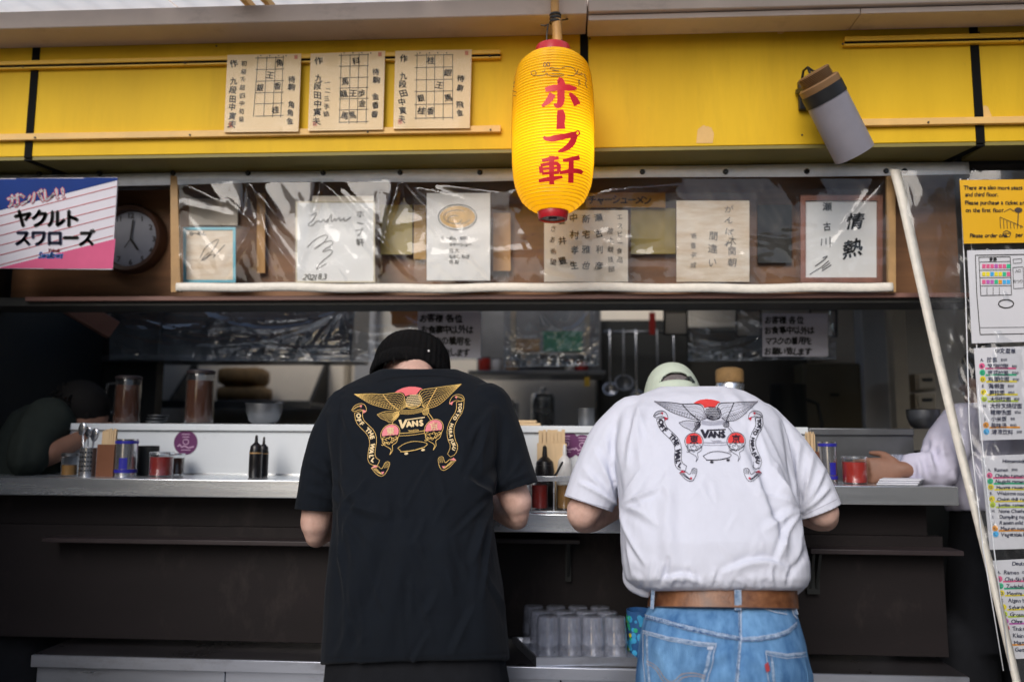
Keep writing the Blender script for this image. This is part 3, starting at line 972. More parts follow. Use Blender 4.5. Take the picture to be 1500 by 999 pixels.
write_h(b, "Swallows", 57, 374, 13, f2, jit=0.2, mi=4, bold=0.7, italic=0.3, sx=0.72)
build("board_lettering", b, ["board_red", "board_white", "ink", "ink_blue", "board_sky"], o, smooth=0)

# wall clock half behind the board
Yc = 2.655
c = P(191, 350, Yc); r = 43 * Yc / FPX
o = thing("wall_clock", "round grey-faced wall clock with dark brown rim, half hidden behind the cheer board", "clock", c - Vector((0, 0, r + 0.02)))
b = MB(); b.lathe([(0.0001, 0.0), (r, 0.0)], c, axis=(0, 1, 0), n=48)
fc = build("clock_face", b, "clock_face", o)
b = MB(); b.lathe([(r, -0.004), (r + 0.004, -0.018), (r + 0.018, -0.022), (r + 0.026, -0.008), (r + 0.026, 0.022)], c, axis=(0, 1, 0), n=48)
build("rim", b, "clock_rim", o)
b = MB(); f = on_plane(Yc, 0.002)
for k in range(1, 13):
    a = math.radians(30 * k)
    for j, ch in enumerate(str(k)):
        glyph(b, ch, 191 + 34 * math.sin(a) + (j - 0.5 * (len(str(k)) - 1)) * 5, 350 - 34 * math.cos(a), 11, f, bold=0.2)
build("numeral", b, "ink_brown", fc, smooth=0)
for (x1, y1), w in (((195, 322), 2.2), ((202, 366), 3.2), ((182, 363), 1.0)):
    b = MB(); stroke(b, [(191, 350), (x1, y1)], w, on_plane(Yc, 0.006), step=40)
    build("clock_hand", b, "ink", o, smooth=0, solid=0.001)

# =================================================================== VALANCE: clear vinyl with header tape, hem and autograph boards behind
VY = 2.50
SNAPS = [57, 145, 253, 363, 473, 586, 703, 941, 1063, 1182, 1298, 1325, 1425]
def vinyl(name, x0, x1, ytop, ybot, Yf, m, parent, nx=180, ny=36, amp=0.008, seed=1, snaps=(), sag=None, creases=()):
    r_ = random.Random(seed)
    ph = [(r_.uniform(5, 26), r_.uniform(-14, 14), r_.uniform(0, 6.3), r_.uniform(0.3, 1.0)) for _ in range(7)]
    vs = []
    for j in range(ny + 1):
        for i in range(nx + 1):
            u, v = i / nx, j / ny
            x = x0(v) * (1 - u) + x1(v) * u
            yt, yb = ytop(x), ybot(x)
            y = yt * (1 - v) + yb * v
            X, Z = x / 100.0, y / 100.0
            w = 0.0
            for fx, fz, p, a in ph:
                t = math.sin(fx * X * 0.35 + fz * Z * 0.35 + p + 0.8 * math.sin(1.7 * X + p))
                w += a * (1 - abs(t)) ** 3
            w *= amp * 0.5
            for s in snaps:
                dx, dy = x - s, max(4.0, y - yt + 4)
                rr = math.hypot(dx, dy)
                if rr < 150:
                    ang = math.atan2(dx, dy)
                    w += amp * 1.1 * math.exp(-rr / 55.0) * (1 - abs(math.sin(ang * 5.0 + s))) ** 2
            w *= min(1.0, v * 8 + 0.1) * min(1.0, (1 - v) * 10 + 0.15)
            for (ax_, ay_), (bx_, by_), cw, ca in creases:
                if min(ax_, bx_) - 4 * cw < x < max(ax_, bx_) + 4 * cw:
                    dx, dy = bx_ - ax_, by_ - ay_
                    t = min(1.0, max(0.0, ((x - ax_) * dx + (y - ay_) * dy) / (dx * dx + dy * dy)))
                    q = math.hypot(x - ax_ - t * dx, y - ay_ - t * dy) / cw
                    if q < 4:
                        w += ca * math.exp(-q) * (math.sin(math.pi * min(1, t * 0.9 + 0.1)) ** 0.5)
            if sag:
                w += sag(x, v)
            vs.append(P(x, y, Yf(x, v) - w))
    b = MB()
    b.add(vs, [(j * (nx + 1) + i, j * (nx + 1) + i + 1, (j + 1) * (nx + 1) + i + 1, (j + 1) * (nx + 1) + i) for j in range(ny) for i in range(nx)])
    return build(name, b, m, parent, smooth=180)
def lerp_x(pts):
    def g(x):
        if x <= pts[0][0]:
            return pts[0][1]
        for (a, ya), (c, yc) in zip(pts[:-1], pts[1:]):
            if x <= c:
                return ya + (yc - ya) * (x - a) / (c - a)
        return pts[-1][1]
    return g
val = thing("vinyl_valance", "long clear vinyl valance snapped under the fascia with a cream bottom hem", "vinyl curtain", P(780, 428, VY))
ztop, zb = 2.206, 2.166
b = MB()
n = 160
xa, xb = P(-20, 255, VY).x, P(1420, 250, VY).x
vs = []
for i in range(n + 1):
    x = xa + (xb - xa) * i / n
    vs += [(x, VY - 0.002 - 0.002 * math.sin(x * 9), ztop), (x, VY - 0.004 - 0.003 * math.sin(x * 7 + 1), zb + 0.003 * math.sin(x * 5))]
b.add(vs, [(2 * i, 2 * i + 1, 2 * i + 3, 2 * i + 2) for i in range(n)])
build("header_tape", b, "white_vinyl", val, smooth=180, solid=0.002)
for s in SNAPS:
    b = MB(); p = P(s, 254 - (s - 250) * 0.003, VY - 0.006)
    b.lathe([(0.0001, -0.006), (0.006, -0.006), (0.0085, -0.003), (0.009, 0.003)], p, axis=(0, 1, 0), n=14)
    build("snap", b, "snap_black", val)
rc = random.Random(77)
val_creases = []
for s in (363, 473, 586, 1298):
    for k in range(7 if s < 700 else 5):
        L_ = rc.uniform(50, 150)
        dx = rc.uniform(-0.5, 1.3) * L_ * 0.8 if s < 700 else -rc.uniform(0.3, 1.2) * L_ * 0.8
        val_creases.append(((s + rc.uniform(-6, 6), 264), (s + dx, 264 + min(L_, 145)), rc.uniform(2.5, 6), rc.uniform(.003, .009)))
for p in (((372, 330), (318, 410), 4, .010), ((372, 330), (400, 412), 4, .009), ((372, 330), (330, 290), 5, .008), ((378, 325), (440, 405), 6, .010), ((270, 270), (330, 300), 6, .008), ((270, 300), (360, 320), 5, .006),
          ((500, 275), (560, 330), 5, .006), ((590, 268), (700, 300), 6, .007), ((640, 270), (760, 288), 7, .008), ((860, 288), (1000, 268), 7, .009), ((880, 278), (960, 268), 5, .008)):
    val_creases.append(p)
for k in range(44):
    x, y = rc.uniform(560, 1290), rc.uniform(330, 410)
    L_ = rc.uniform(25, 90)
    val_creases.append(((x, y), (x + L_, y + rc.uniform(-14, 14)), rc.uniform(2.5, 5), rc.uniform(.0015, .0045)))
val_creases = [(a_, b_, w_ * 0.9, c_ * 1.7) for a_, b_, w_, c_ in val_creases]
vinyl("clear_panel", lambda v: 262, lambda v: 1303, lambda x: 262, lambda x: 417, lambda x, v: VY - 0.004, "vinyl_header", val, 330, 44, 0.0022, 3, (),
      creases=val_creases,
      sag=lambda x, v: 0.012 * math.exp(-((x - 800) / 130) ** 2 - ((v - 0.12) / 0.1) ** 2))
b = MB()
hp = [(x, 421.5 + 1.0 * math.sin(x * 0.013) + 0.7 * math.sin(x * 0.041)) for x in range(258, 1311, 6)]
b.tube([P(x, y, VY - 0.006) for x, y in hp], 0.0145, n=8)
for v in b.v:
    v.y = VY - 0.006 + (v.y - VY + 0.006) * 0.4
build("bottom_hem", b, "cream_hem", val, smooth=180)
b = MB(); b.prism([P(x, y, VY - 0.003) for x, y in ((249, 252), (259, 252), (265, 428), (250, 428))][::-1], (0, 0.012, 0))
build("edge_strip", b, "tan_strip", val, bevel=0.001)
b = MB(); b.prism([P(x, y, VY - 0.003) for x, y in ((1299, 252), (1312, 252), (1313, 428), (1301, 428))][::-1], (0, 0.012, 0))
build("edge_strip", b, "tan_strip", val, bevel=0.001)
# strip of dull metal behind the left board
b = MB(); b.box(P(-20, 258, 2.53).x, P(250, 258, 2.53).x, 2.53, 2.55, 2.165, 2.195)
build("metal_strip", b, "steel_dark", shop)

# ---- boards seen through the valance
def board(name, rect, Y, m, label, cat="autograph board", group=None, th=0.004):
    x0, y0, x1, y1 = rect
    b = MB(); b.prism([P(x0, y1, Y), P(x1, y1, Y), P(x1, y0, Y), P(x0, y0, Y)], (0, th, 0))
    return build(name, b, m, label=label, cat=cat, group=group, smooth=0, bevel=0.0008)
def edge(o, rect, Y, m, w=2.5, name="edge_strip", th=0.003):
    x0, y0, x1, y1 = rect
    b = MB()
    for a, c in (((x0, y0), (x1, y0 + w)), ((x0, y1 - w), (x1, y1)), ((x0, y0 + w), (x0 + w, y1 - w)), ((x1 - w, y0 + w), (x1, y1 - w))):
        b.prism([P(a[0], c[1], Y - th), P(c[0], c[1], Y - th), P(c[0], a[1], Y - th), P(a[0], a[1], Y - th)], (0, th - 0.0004, 0))
    build(name, b, m, o, smooth=0)
def film(o, rect, Y):
    x0, y0, x1, y1 = rect
    n1, n2 = 24, 16
    b = MB(); vs = []
    for j in range(n2 + 1):
        for i in range(n1 + 1):
            u, v = i / n1, j / n2
            w = 0.003 * (1 - abs(math.sin(v * 11 + u * 2 + x0))) ** 2 + 0.002 * math.sin(u * 3 + v * 5 + x0)
            vs.append(P(x0 + (x1 - x0) * u, y0 + (y1 - y0) * v, Y - 0.006 - w))
    b.add(vs, [(j * (n1 + 1) + i, j * (n1 + 1) + i + 1, (j + 1) * (n1 + 1) + i + 1, (j + 1) * (n1 + 1) + i) for j in range(n2) for i in range(n1)])
    build("clear_sleeve", b, "sleeve_film", o, smooth=180)
GA = "autograph boards behind the vinyl valance"
YB = 2.545
# 1 small board in a cyan frame
R = (268, 333, 345, 414)
o = board("autograph_board", R, YB, "aged_paper", "small autograph board in a cyan frame by the left edge of the valance", group=GA)
edge(o, R, YB, "frame_cyan", 4, "frame")
b = MB(); f = on_plane(YB)
write_h(b, "らーめん", 278, 342, 7, f, bold=0.2)
stroke(b, [(293, 378), (300, 362), (318, 350), (321, 352), (312, 366), (300, 382), (294, 380), (306, 370)], 0.7, f, soft=2)
stroke(b, [(294, 382), (306, 374), (316, 372), (310, 380), (322, 366), (332, 356), (320, 368)], 0.7, f, soft=2)
build("ink_writing", b, "ink_brown", o, smooth=0)
# 2 white board, the big signature
R = (457, 287, 547, 300)
o = board("autograph_board", R, YB + 0.012, "cream_paper", "white board edge showing above the big looping signature", group=GA)
R = (433, 295, 549, 414)
o = board("autograph_board", R, YB, "white_paper", "white autograph board with a big looping signature and a date along the bottom", group=GA)
edge(o, R, YB, "edge_gold", 2, th=0.0015)
film(o, (430, 292, 556, 416), YB)
b = MB(); f = on_plane(YB, 0.002)
stroke(b, [(456, 316), (465, 310), (459, 322), (450, 330), (456, 332), (466, 322), (470, 327), (474, 320), (476, 327), (482, 319), (478, 329), (487, 310), (484, 328), (492, 318), (490, 326), (498, 317), (497, 326), (505, 318), (503, 326), (514, 318)], 1.1, f, soft=1)
stroke(b, [(450, 362), (462, 350), (478, 343), (480, 349), (466, 362), (458, 366), (472, 356), (486, 352), (488, 358), (474, 366), (472, 370), (484, 365), (488, 370), (470, 384), (462, 396), (468, 392), (478, 386)], 1.1, f, soft=1)
write_v(b, "ホープ軒", 527, 313, 12, 14, f, jit=1, bold=0.05)
write_h(b, "2021.8.3", 444, 406, 12, f, jit=1, bold=0.1, italic=0.3)
build("ink_writing", b, "ink_faint", o, smooth=0)
# 3 noodle bowl sheet
R = (625, 283, 718, 411)
o = board("noodle_poster", R, YB, "white_paper", "white sheet with a drawn bowl of noodles above short lines of writing", cat="poster", group=GA)
film(o, (606, 281, 746, 413), YB)
b = MB(); f = on_plane(YB, 0.0018)
fill(b, ellipse(670, 318, 26, 16), f, h=1, cell=8, mi=0)
build("bowl_drawing", b, ["egg_yellow"], o, smooth=0)
b = MB(); f = on_plane(YB, 0.0026)
stroke(b, ellipse(670, 318, 28, 18.5), 1.1, f)
stroke(b, ellipse(670, 318, 20, 10, a0=20, a1=300), 0.8, f)
stroke(b, ellipse(666, 322, 10, 6, a0=0, a1=300), 0.8, f)
for y, s_ in ((349, "ら ーめん  1000"), (358, "チャーシュー"), (367, "麺 大"), (376, "もやし ねぎ"), (384, "特 製")):
    write_h(b, s_, 646 if y < 350 else 658, y, 6.5, f, jit=0.8, bold=0.1)
build("ink_writing", b, "ink_faint", o, smooth=0)
# 4 board partly behind the lantern
R = (797, 308, 920, 413)
o = board("autograph_board", R, YB, "cream_paper", "cream board with six columns of brush names, half behind the hanging lantern", group=GA)
film(o, (790, 284, 926, 415), YB)
b = MB(); f = on_plane(YB, 0.002)
write_v(b, "エスビー食品", 908, 318, 9, 12.5, f, jit=1)
write_v(b, "陸上競技部", 895, 338, 9.5, 14, f, jit=1)
write_v(b, "瀬古利彦", 877, 318, 12, 24, f, jit=1, bold=0.15)
write_v(b, "新宅雅也", 859, 320, 13, 23, f, jit=1, bold=0.15)
write_v(b, "中村孝生", 841, 320, 13, 23, f, jit=1, bold=0.15)
write_v(b, "金井豊", 824, 322, 12, 30, f, jit=1, bold=0.15)
write_v(b, "さあ希望", 810, 336, 10, 16, f, jit=1)
build("ink_writing", b, "ink_brown", o, smooth=0)
# 5 aged board
R = (991, 294, 1098, 413)
o = board("autograph_board", R, YB, "aged_paper", "yellowed autograph board with faint brush writing, between the lantern and the red-framed one", group=GA)
film(o, (974, 283, 1108, 415), YB)
b = MB(); f = on_plane(YB, 0.002)
write_v(b, "がんばれ", 1069, 306, 11, 17, f, jit=1, sx=1.2)
write_v(b, "間違い", 1045, 346, 14, 19, f, jit=1)
write_v(b, "大関朝", 1072, 352, 13, 16, f, jit=1)
write_v(b, "寄書平成", 1016, 346, 9, 14, f, jit=1)
build("ink_writing", b, "ink_faint", o, smooth=0)
# 6 framed calligraphy
R = (1173, 286, 1293, 414)
o = board("framed_calligraphy", R, YB, "white_paper", "white calligraphy sheet in a reddish wooden frame at the right end of the valance", cat="framed board", group=GA)
edge(o, R, YB, "wood_frame", 7.5, "frame", 0.008)
film(o, (1166, 277, 1298, 417), YB - 0.004)
b = MB(); f = on_plane(YB, 0.002)
glyph(b, "情", 1253, 323, 25, f, jit=0.8, bold=0.7, rot=4, italic=0.15)
glyph(b, "熱", 1250, 365, 27, f, jit=0.8, bold=0.7, rot=-6, sx=1.25, italic=0.15)
write_v(b, "瀬古", 1211, 303, 13, 28, f, jit=1, bold=0.25)
stroke(b, [(1204, 350), (1203, 360)], 1.2, f); stroke(b, [(1210, 349), (1210, 358)], 1.2, f); stroke(b, [(1216, 347), (1216, 362)], 1.3, f)
stroke(b, [(1205, 378), (1214, 374), (1206, 382), (1194, 390)], 1.2, f, soft=1)
for k in range(3):
    stroke(b, [(1214 + 2 * k, 382 + 3 * k), (1204, 391 + 3 * k)], 1.1, f)
stroke(b, [(1204, 391), (1186, 402)], 0.9, f)
build("ink_writing", b, "ink", o, smooth=0)
# loose things leaning on the header board, further in
for rect, Y, m, lab, cat in (((376, 283, 388, 400), 2.655, "orange_wood", "upright orange wooden tablet leaning behind the valance near the cyan frame", "tablet"),
                             ((277, 291, 348, 330), 2.66, "cream_paper", "cream slip of paper above the small cyan-framed board", "paper slip"),
                             ((557, 300, 604, 373), 2.65, "mustard_sheet", "mustard sheet between the big signature and the noodle poster", "paper sheet"),
                             ((722, 312, 748, 397), 2.65, "orange_wood", "short pale wooden tablet beside the noodle poster", "tablet"),
                             ((606, 300, 624, 380), 2.655, "ochre_notice", "narrow ochre strip just left of the noodle poster", "paper strip"),
                             ((924, 305, 990, 372), 2.655, "mustard_sheet", "mustard sheet between the brush names and the yellowed board", "paper sheet"),
                             ((1110, 300, 1160, 385), 2.66, "dark_interior", "dark sheet between the yellowed board and the red frame", "paper sheet")):
    o = board("paper_tablet" if cat == "tablet" else "paper_sheet", rect, Y, m, lab, cat=cat, th=0.006)
R = (858, 282, 975, 304)
o = board("menu_strip", R, 2.635, "ochre_notice", "ochre menu strip with black katakana half behind the lantern", cat="menu strip")
b = MB(); write_h(b, "チャーシューメン", 862, 293, 14, on_plane(2.635), jit=0.6, bold=0.4)
build("ink_writing", b, "ink", o, smooth=0)

# =================================================================== LANTERN
LY = 2.20
lc = P(810, 197, LY)
K = (lc - CAM).dot(D_) / FPX                    # metres per photograph pixel there
def zl(y):
    return P(810, y, LY).z
lan = thing("paper_lantern", "glowing yellow ribbed paper lantern with red brush characters hanging from a bamboo pole", "lantern", (lc.x, LY, zl(322)))
prof_px = [(84, 30), (88, 40), (95, 48.5), (102, 53), (115, 56.5), (136, 59), (160, 60), (187, 60.5), (215, 60.3), (240, 59.5), (258, 58), (272, 55.5), (284, 51), (294, 46), (302, 38), (308, 29), (311, 22)]
def lr(y):
    return lerp_x(prof_px)(y) * K
NR = 54
SEG = 72
b = MB()
rings = []
for k in range(NR * 4 + 1):
    y = 84 + (311 - 84) * k / (NR * 4)
    t = (k % 4) / 4.0
    rr = lr(y) + 0.0016 * (math.cos(2 * math.pi * t) - 0.6)
    ring = []
    for i in range(SEG):
        a = 2 * math.pi * i / SEG
        seam = 0.0012 * max(0, math.cos(4 * a + 0.3)) ** 16
        ring.append(Vector((lc.x + (rr - seam) * math.cos(a), LY + (rr - seam) * math.sin(a), zl(y))))
    rings.append(ring)
b.loft(rings[::-1], False, False)
build("shade", b, "lantern_paper", lan, smooth=180)
# bamboo ribs: darker rings pressed into the paper
b = MB()
for k in range(NR + 1):
    y = 84 + (311 - 84) * k / NR
    rr = lr(y) + 0.0003
    b.lathe([(rr, -0.0008), (rr + 0.0009, 0.0), (rr, 0.0008)], (lc.x, LY, zl(y)), n=48)
build("rib_rings", b, "yellow_rail", lan, smooth=180)
def ring_part(name, y0, y1, r0, r1):
    b = MB()
    z0, z1 = zl(y1), zl(y0)
    b.lathe([(r1 - 0.006, z0), (r1, z0), (r1 + 0.001, z0 + 0.002), (r0 + 0.001, z1 - 0.002), (r0, z1), (r0 - 0.006, z1)], (lc.x, LY, 0), n=48)
    build(name, b, "lantern_red", lan)
ring_part("top_ring", 70, 85, 25 * K, 27.5 * K)
ring_part("bottom_ring", 309, 322, 22 * K, 20.5 * K)
b = MB(); b.lathe([(0.0001, 0.0), (19 * K, 0.0), (19 * K, 0.004)], (lc.x, LY, zl(320)), n=32)
b.lathe([(0.0001, -0.006), (0.012, -0.004), (0.012, 0.001)], (lc.x, LY, zl(320)), n=12)
build("base_plate", b, "steel_dark", lan)
# writing: wrapped round the paper
def on_lantern(lift=0.0022):
    def f(x, y):
        d = ray(x, y)
        zz = zl(y)
        for _ in range(4):
            yy = 84 + (zl(84) - zz) / (zl(84) - zl(311)) * 227
            r_ = lr(min(max(yy, 84), 311)) + lift
            ox, oy = CAM.x - lc.x, CAM.y - LY
            A = d.x ** 2 + d.y ** 2
            B = 2 * (ox * d.x + oy * d.y)
            C = ox * ox + oy * oy - r_ * r_
            q = B * B - 4 * A * C
            if q < 0:
                return None
            t = (-B - math.sqrt(q)) / (2 * A)
            zz = CAM.z + t * d.z
        return CAM + d * t
    return f
zz_ = lambda pts: [(700 + x / 2.9375, y / 2.9375) for x, y in pts]
def L(pts, w, soft=1):
    ws = [q * 1.16 / 2.9375 for q in w] if isinstance(w, (list, tuple)) else w / 2.9375
    stroke(b, zz_(pts), ws, on_lantern(), step=2.0, soft=soft)
b = MB()
L([(290, 388), (318, 380), (370, 376), (425, 382)], [16, 24, 20, 24, 10])
L([(345, 342), (360, 350), (357, 400), (358, 440), (345, 460), (328, 448)], [18, 30, 27, 28, 24, 8])
L([(322, 405), (305, 435), (276, 458)], [26, 22, 8])
L([(395, 402), (415, 425), (428, 452)], [10, 24, 26])
L([(354, 474), (359, 500), (356, 530), (357, 556)], [22, 33, 29, 33])
L([(282, 590), (300, 602), (360, 590), (425, 578)], [10, 24, 20, 22])
L([(418, 582), (405, 618), (380, 640), (346, 654)], [22, 24, 20, 8])
L(ellipse(429, 574, 9, 9, n=14), 6)
# 軒
L([(276, 692), (310, 684), (348, 680)], [10, 15, 12])
L([(270, 716), (274, 745)], [14, 16]); L([(270, 712), (310, 705), (350, 704), (348, 742)], [12, 13, 14, 14])
L([(276, 728), (346, 722)], 11); L([(276, 748), (350, 742)], 12)
L([(262, 780), (300, 772), (364, 762)], [12, 17, 10])
L([(318, 672), (317, 730), (318, 794)], [20, 18, 18])
L([(366, 692), (400, 686), (438, 678)], [10, 15, 17])
L([(352, 744), (400, 736), (438, 736), (450, 746)], [10, 15, 18, 14])
L([(402, 686), (401, 735), (400, 788)], [18, 20, 20])
build("red_lettering", b, "lantern_letter", lan, smooth=180)
b = MB()
for pts in ([(250, 326), (285, 328), (298, 312), (300, 328), (370, 328), (370, 318), (318, 318)], [(310, 300), (312, 290), (350, 298), (390, 284), (420, 300), (424, 318), (410, 328), (385, 326)],
            [(320, 302), (350, 306)], [(432, 300), (425, 318), (440, 322), (448, 315)], [(428, 345), (442, 345), (430, 355), (444, 360), (432, 368)], [(456, 318), (468, 345), (462, 360), (470, 380)],
            [(276, 308), (286, 312), (290, 300)], [(158, 352), (150, 372), (158, 376)], [(150, 392), (166, 398)], [(152, 412), (164, 414)], [(420, 318), (452, 322)]):
    L(pts, 2.6)
for e in ((288, 280, 6, 10), (303, 278, 6, 10), (240, 316, 11, 10)):
    L(ellipse(e[0], e[1], e[2], e[3], n=12), 2.4, 0)
build("doodle", b, "ink_brown", lan, smooth=180)
bulb = bpy.data.lights.new("bulb", 'POINT')
bulb.energy = 0.85
bulb.color = (1.0, 0.88, 0.6)
bulb.shadow_soft_size = 0.03
bo = bpy.data.objects.new("bulb", bulb)
COL.objects.link(bo)
bo.parent = lan
bo.location = Vector((0.02, 0.0, zl(215) - zl(322)))
# pole, its lashing and the wire
pole = thing("bamboo_pole", "short stained bamboo pole that the yellow lantern hangs from", "pole", P(812, 68, LY))
b = MB(); pts = [P(812, -22, 2.22), P(813, 20, 2.215), P(815, 30, 2.215), P(817, 68, 2.205), P(817, 76, 2.20)]
b.tube(pts, [0.012, 0.0125, 0.0145, 0.0145, 0.014], n=14)
build("pole_shaft", b, "bamboo", pole, smooth=50)
b = MB()
for y in (23, 28, 33):
    b.lathe([(0.0165, -0.004), (0.018, 0), (0.0165, 0.004)], P(813.5, y, 2.215), n=14)
b.tube([P(804, 36, 2.19), P(798, 38, 2.18), P(792, 37, 2.18)], 0.002, n=6)
b.tube([P(803, 36, 2.2), P(801, 50, 2.19), P(801, 66, 2.19)], 0.0022, n=6)
b.tube([P(820, 30, 2.22), P(828, 29, 2.26), P(840, 27, 2.32), P(853, 24, 2.36)], 0.0022, n=6)
b.tube([P(818, 55, 2.2), P(824, 60, 2.2), P(832, 76, 2.205), P(845, 86, 2.21)], 0.0018, n=6)
build("lashing", b, "cable_black", pole)

# =================================================================== SPOT LAMP on the fascia
sp = thing("spot_lamp", "grey cylindrical spot lamp with brown collar tilted down from the yellow fascia", "lamp", P(1187, 165, FY))
b = MB(); a0, a1 = P(1169, 164, FY), P(1200, 121, FY)
b.box(a0.x, a1.x, FY - 0.02, FY - 0.001, a0.z, a1.z)
build("mount_plate", b, "lamp_black", sp, bevel=0.003)
A, B_ = P(1199, 122, 2.235), P(1252, 226, 2.30)
ax = (B_ - A).normalized()
Lh = (B_ - A).length
r0 = 0.0565
b = MB(); b.lathe([(r0 + 0.001, 0.052), (r0 + 0.001, Lh), (r0 - 0.004, Lh), (r0 - 0.006, Lh - 0.02)], A, axis=ax, n=40)
build("barrel", b, "lamp_grey", sp)
b = MB(); b.lathe([(r0 + 0.003, 0.018), (r0 + 0.003, 0.053)], A, axis=ax, n=40, cap0=True, cap1=True)
build("black_band", b, "lamp_black", sp)
b = MB(); b.lathe([(r0 - 0.004, -0.004), (r0 + 0.0015, 0.0), (r0 + 0.0015, 0.0175)], A, axis=ax, n=40, cap0=True)
build("collar", b, "lamp_brown", sp)
b = MB()
for k in range(7):
    h = -0.006 - 0.0042 * k
    b.lathe([(r0 - 0.013, h + 0.0012), (r0 - 0.009, h), (r0 - 0.013, h - 0.0012)], A, axis=ax, n=28)
b.lathe([(0.0001, -0.036), (r0 - 0.013, -0.034), (r0 - 0.013, 0.0)], A, axis=ax, n=28)
build("cooling_fins", b, "lamp_brown", sp)
b = MB()
b.bar(P(1188, 122, 2.35), P(1205, 108, 2.27), 0.02, 0.012)
b.bar(P(1172, 135, 2.372), P(1183, 130, 2.31), 0.03, 0.014)
build("arm", b, "lamp_black", sp, bevel=0.002)
b = MB()
b.tube([P(1174, 122, 2.36), P(1177, 104, 2.34), P(1183, 99, 2.31), P(1187, 108, 2.29), P(1189, 117, 2.29)], 0.0038, n=8)
b.tube([P(1183, 99, 2.31), P(1192, 105, 2.29), P(1200, 104, 2.27), P(1205, 108, 2.265)], 0.0035, n=8)
b.lathe([(0.0001, -0.012), (0.010, -0.01), (0.010, 0.01), (0.0001, 0.012)], P(1207, 107, 2.26), axis=(1, 0.2, -0.4), n=12)
build("cable", b, "cable_black", sp)

# =================================================================== SPLASH CURTAINS over the serving ledge
def splash(name, x0, x1, ytl, ybl, Y, label, seed, m="vinyl_splash", amp=0.02, sagd=0.03, nx=150, ny=44, snaps=()):
    t = thing(name, label, "vinyl curtain", P((x0 + x1) / 2, ybl((x0 + x1) / 2), Y))
    rs_ = random.Random(seed)
    arcs = [(rs_.uniform(0.15, 0.85), rs_.uniform(0.22, 0.5), rs_.uniform(0.05, 0.4), rs_.uniform(0.15, 0.55), rs_.uniform(0.3, 1.0), rs_.uniform(0.02, 0.05)) for _ in range(7)]
    arcs += [(0.66, 0.32, 0.02, 0.42, 1.6, 0.05)]
    def sag(x, v):
        u = (x - x0) / (x1 - x0)
        w = 0.004 * math.sin(u * 5 + seed) + 0.012 * math.sin(math.pi * v) * math.sin(2.2 * math.pi * u + seed)
        for c, wd, v0, dep, a, th in arcs:
            e = 1 - (abs(u - c) / wd) ** 2
            if e > 0:
                q = (v - v0 - dep * e) / th
                w += sagd * 0.5 * a * e ** 0.7 * math.exp(-q * q if q < 0 else -abs(q) * 0.6)
        b_ = math.exp(-((v - 0.90) / 0.05) ** 2)
        w += b_ * 0.006 * (math.sin(u * 38 + seed) * math.sin(u * 17))
        return w
    cr = []
    for s in snaps:
        for k in range(5):
            L_ = rs_.uniform(30, 75)
            cr.append(((s + rs_.uniform(-3, 3), ytl(s) + 2), (s + rs_.uniform(-1, 1) * L_ * 1.2, ytl(s) + min(L_, 74)), rs_.uniform(2, 4), rs_.uniform(.004, .010)))
    for k in range(int((x1 - x0) / 9)):
        x, y = rs_.uniform(x0, x1), rs_.uniform(ytl(x0) + 45, ybl(x0) - 4)
        L_ = rs_.uniform(12, 50)
        cr.append(((x, y), (x + L_, y + rs_.uniform(-8, 8)), rs_.uniform(1.6, 3.2), rs_.uniform(.002, .006)))
    vinyl("clear_panel", lambda v: x0, lambda v: x1, ytl, ybl, lambda x, v: Y, m, t, nx, ny, amp * 0.3, seed, (), sag, cr)
    b = MB()
    b.tube([P(x0 + (x1 - x0) * i / 40, ybl(x0 + (x1 - x0) * i / 40), Y - 0.002) for i in range(41)], 0.004, n=6)
    build("bottom_seam", b, "white_vinyl", t, smooth=180).data.materials[0] = MATS["jar_glass"]
    b = MB()
    b.tube([P(x0 + (x1 - x0) * i / 20, ytl(x0 + (x1 - x0) * i / 20) - 1, Y) for i in range(21)], 0.004, n=6)
    build("top_cord", b, "cable_black", t, smooth=180)
    return t
splash("splash_curtain", 160, 512, lerp_x([(160, 446), (512, 449)]), lerp_x([(160, 526), (512, 529)]), 2.95, "crumpled clear splash curtain with a deep swag, above the tea pitchers", 11, snaps=(165, 330, 500))
splash("splash_curtain", 512, 706, lerp_x([(512, 450), (706, 449)]), lerp_x([(512, 529), (706, 526)]), 2.96, "clear splash curtain holding a notice, right behind the black beanie", 12, sagd=0.015, amp=0.012, snaps=(520, 700))
splash("splash_curtain", 738, 877, lerp_x([(738, 442), (877, 445)]), lerp_x([(738, 538), (877, 535)]), 2.97, "narrow clear splash curtain in front of the green crate shelf", 13, sagd=0.015, amp=0.014, snaps=(745, 870))
splash("splash_curtain", 1008, 1225, lerp_x([(1008, 447), (1225, 448)]), lerp_x([(1008, 529), (1225, 526)]), 2.95, "clear splash curtain holding a notice, above the green cap", 14, sagd=0.02, amp=0.014, snaps=(1012, 1210))
def notice(rect, Y, label):
    o = board("notice", rect, Y, "notice_grey", label, cat="notice", group="handwritten mask notices", th=0.0015)
    x0, y0, x1, y1 = rect
    b = MB(); f = on_plane(Y, 0.001)
    w, h = x1 - x0, y1 - y0
    for k, s_ in enumerate(("お客様 各位", "お食事中以外は", "マスクの着用を", "お願い致します")):
        write_h(b, s_, x0 + w * 0.04, y0 + h * (0.15 + 0.245 * k), h * 0.19, f, jit=0.7, bold=0.45, sx=0.92)
    build("ink_writing", b, "ink", o, smooth=0)
notice((612, 456, 704, 524), 2.89, "handwritten notice on grey paper just right of the black beanie")
notice((1117, 459, 1213, 522), 2.89, "handwritten notice on grey paper above the white shirt's shoulder")

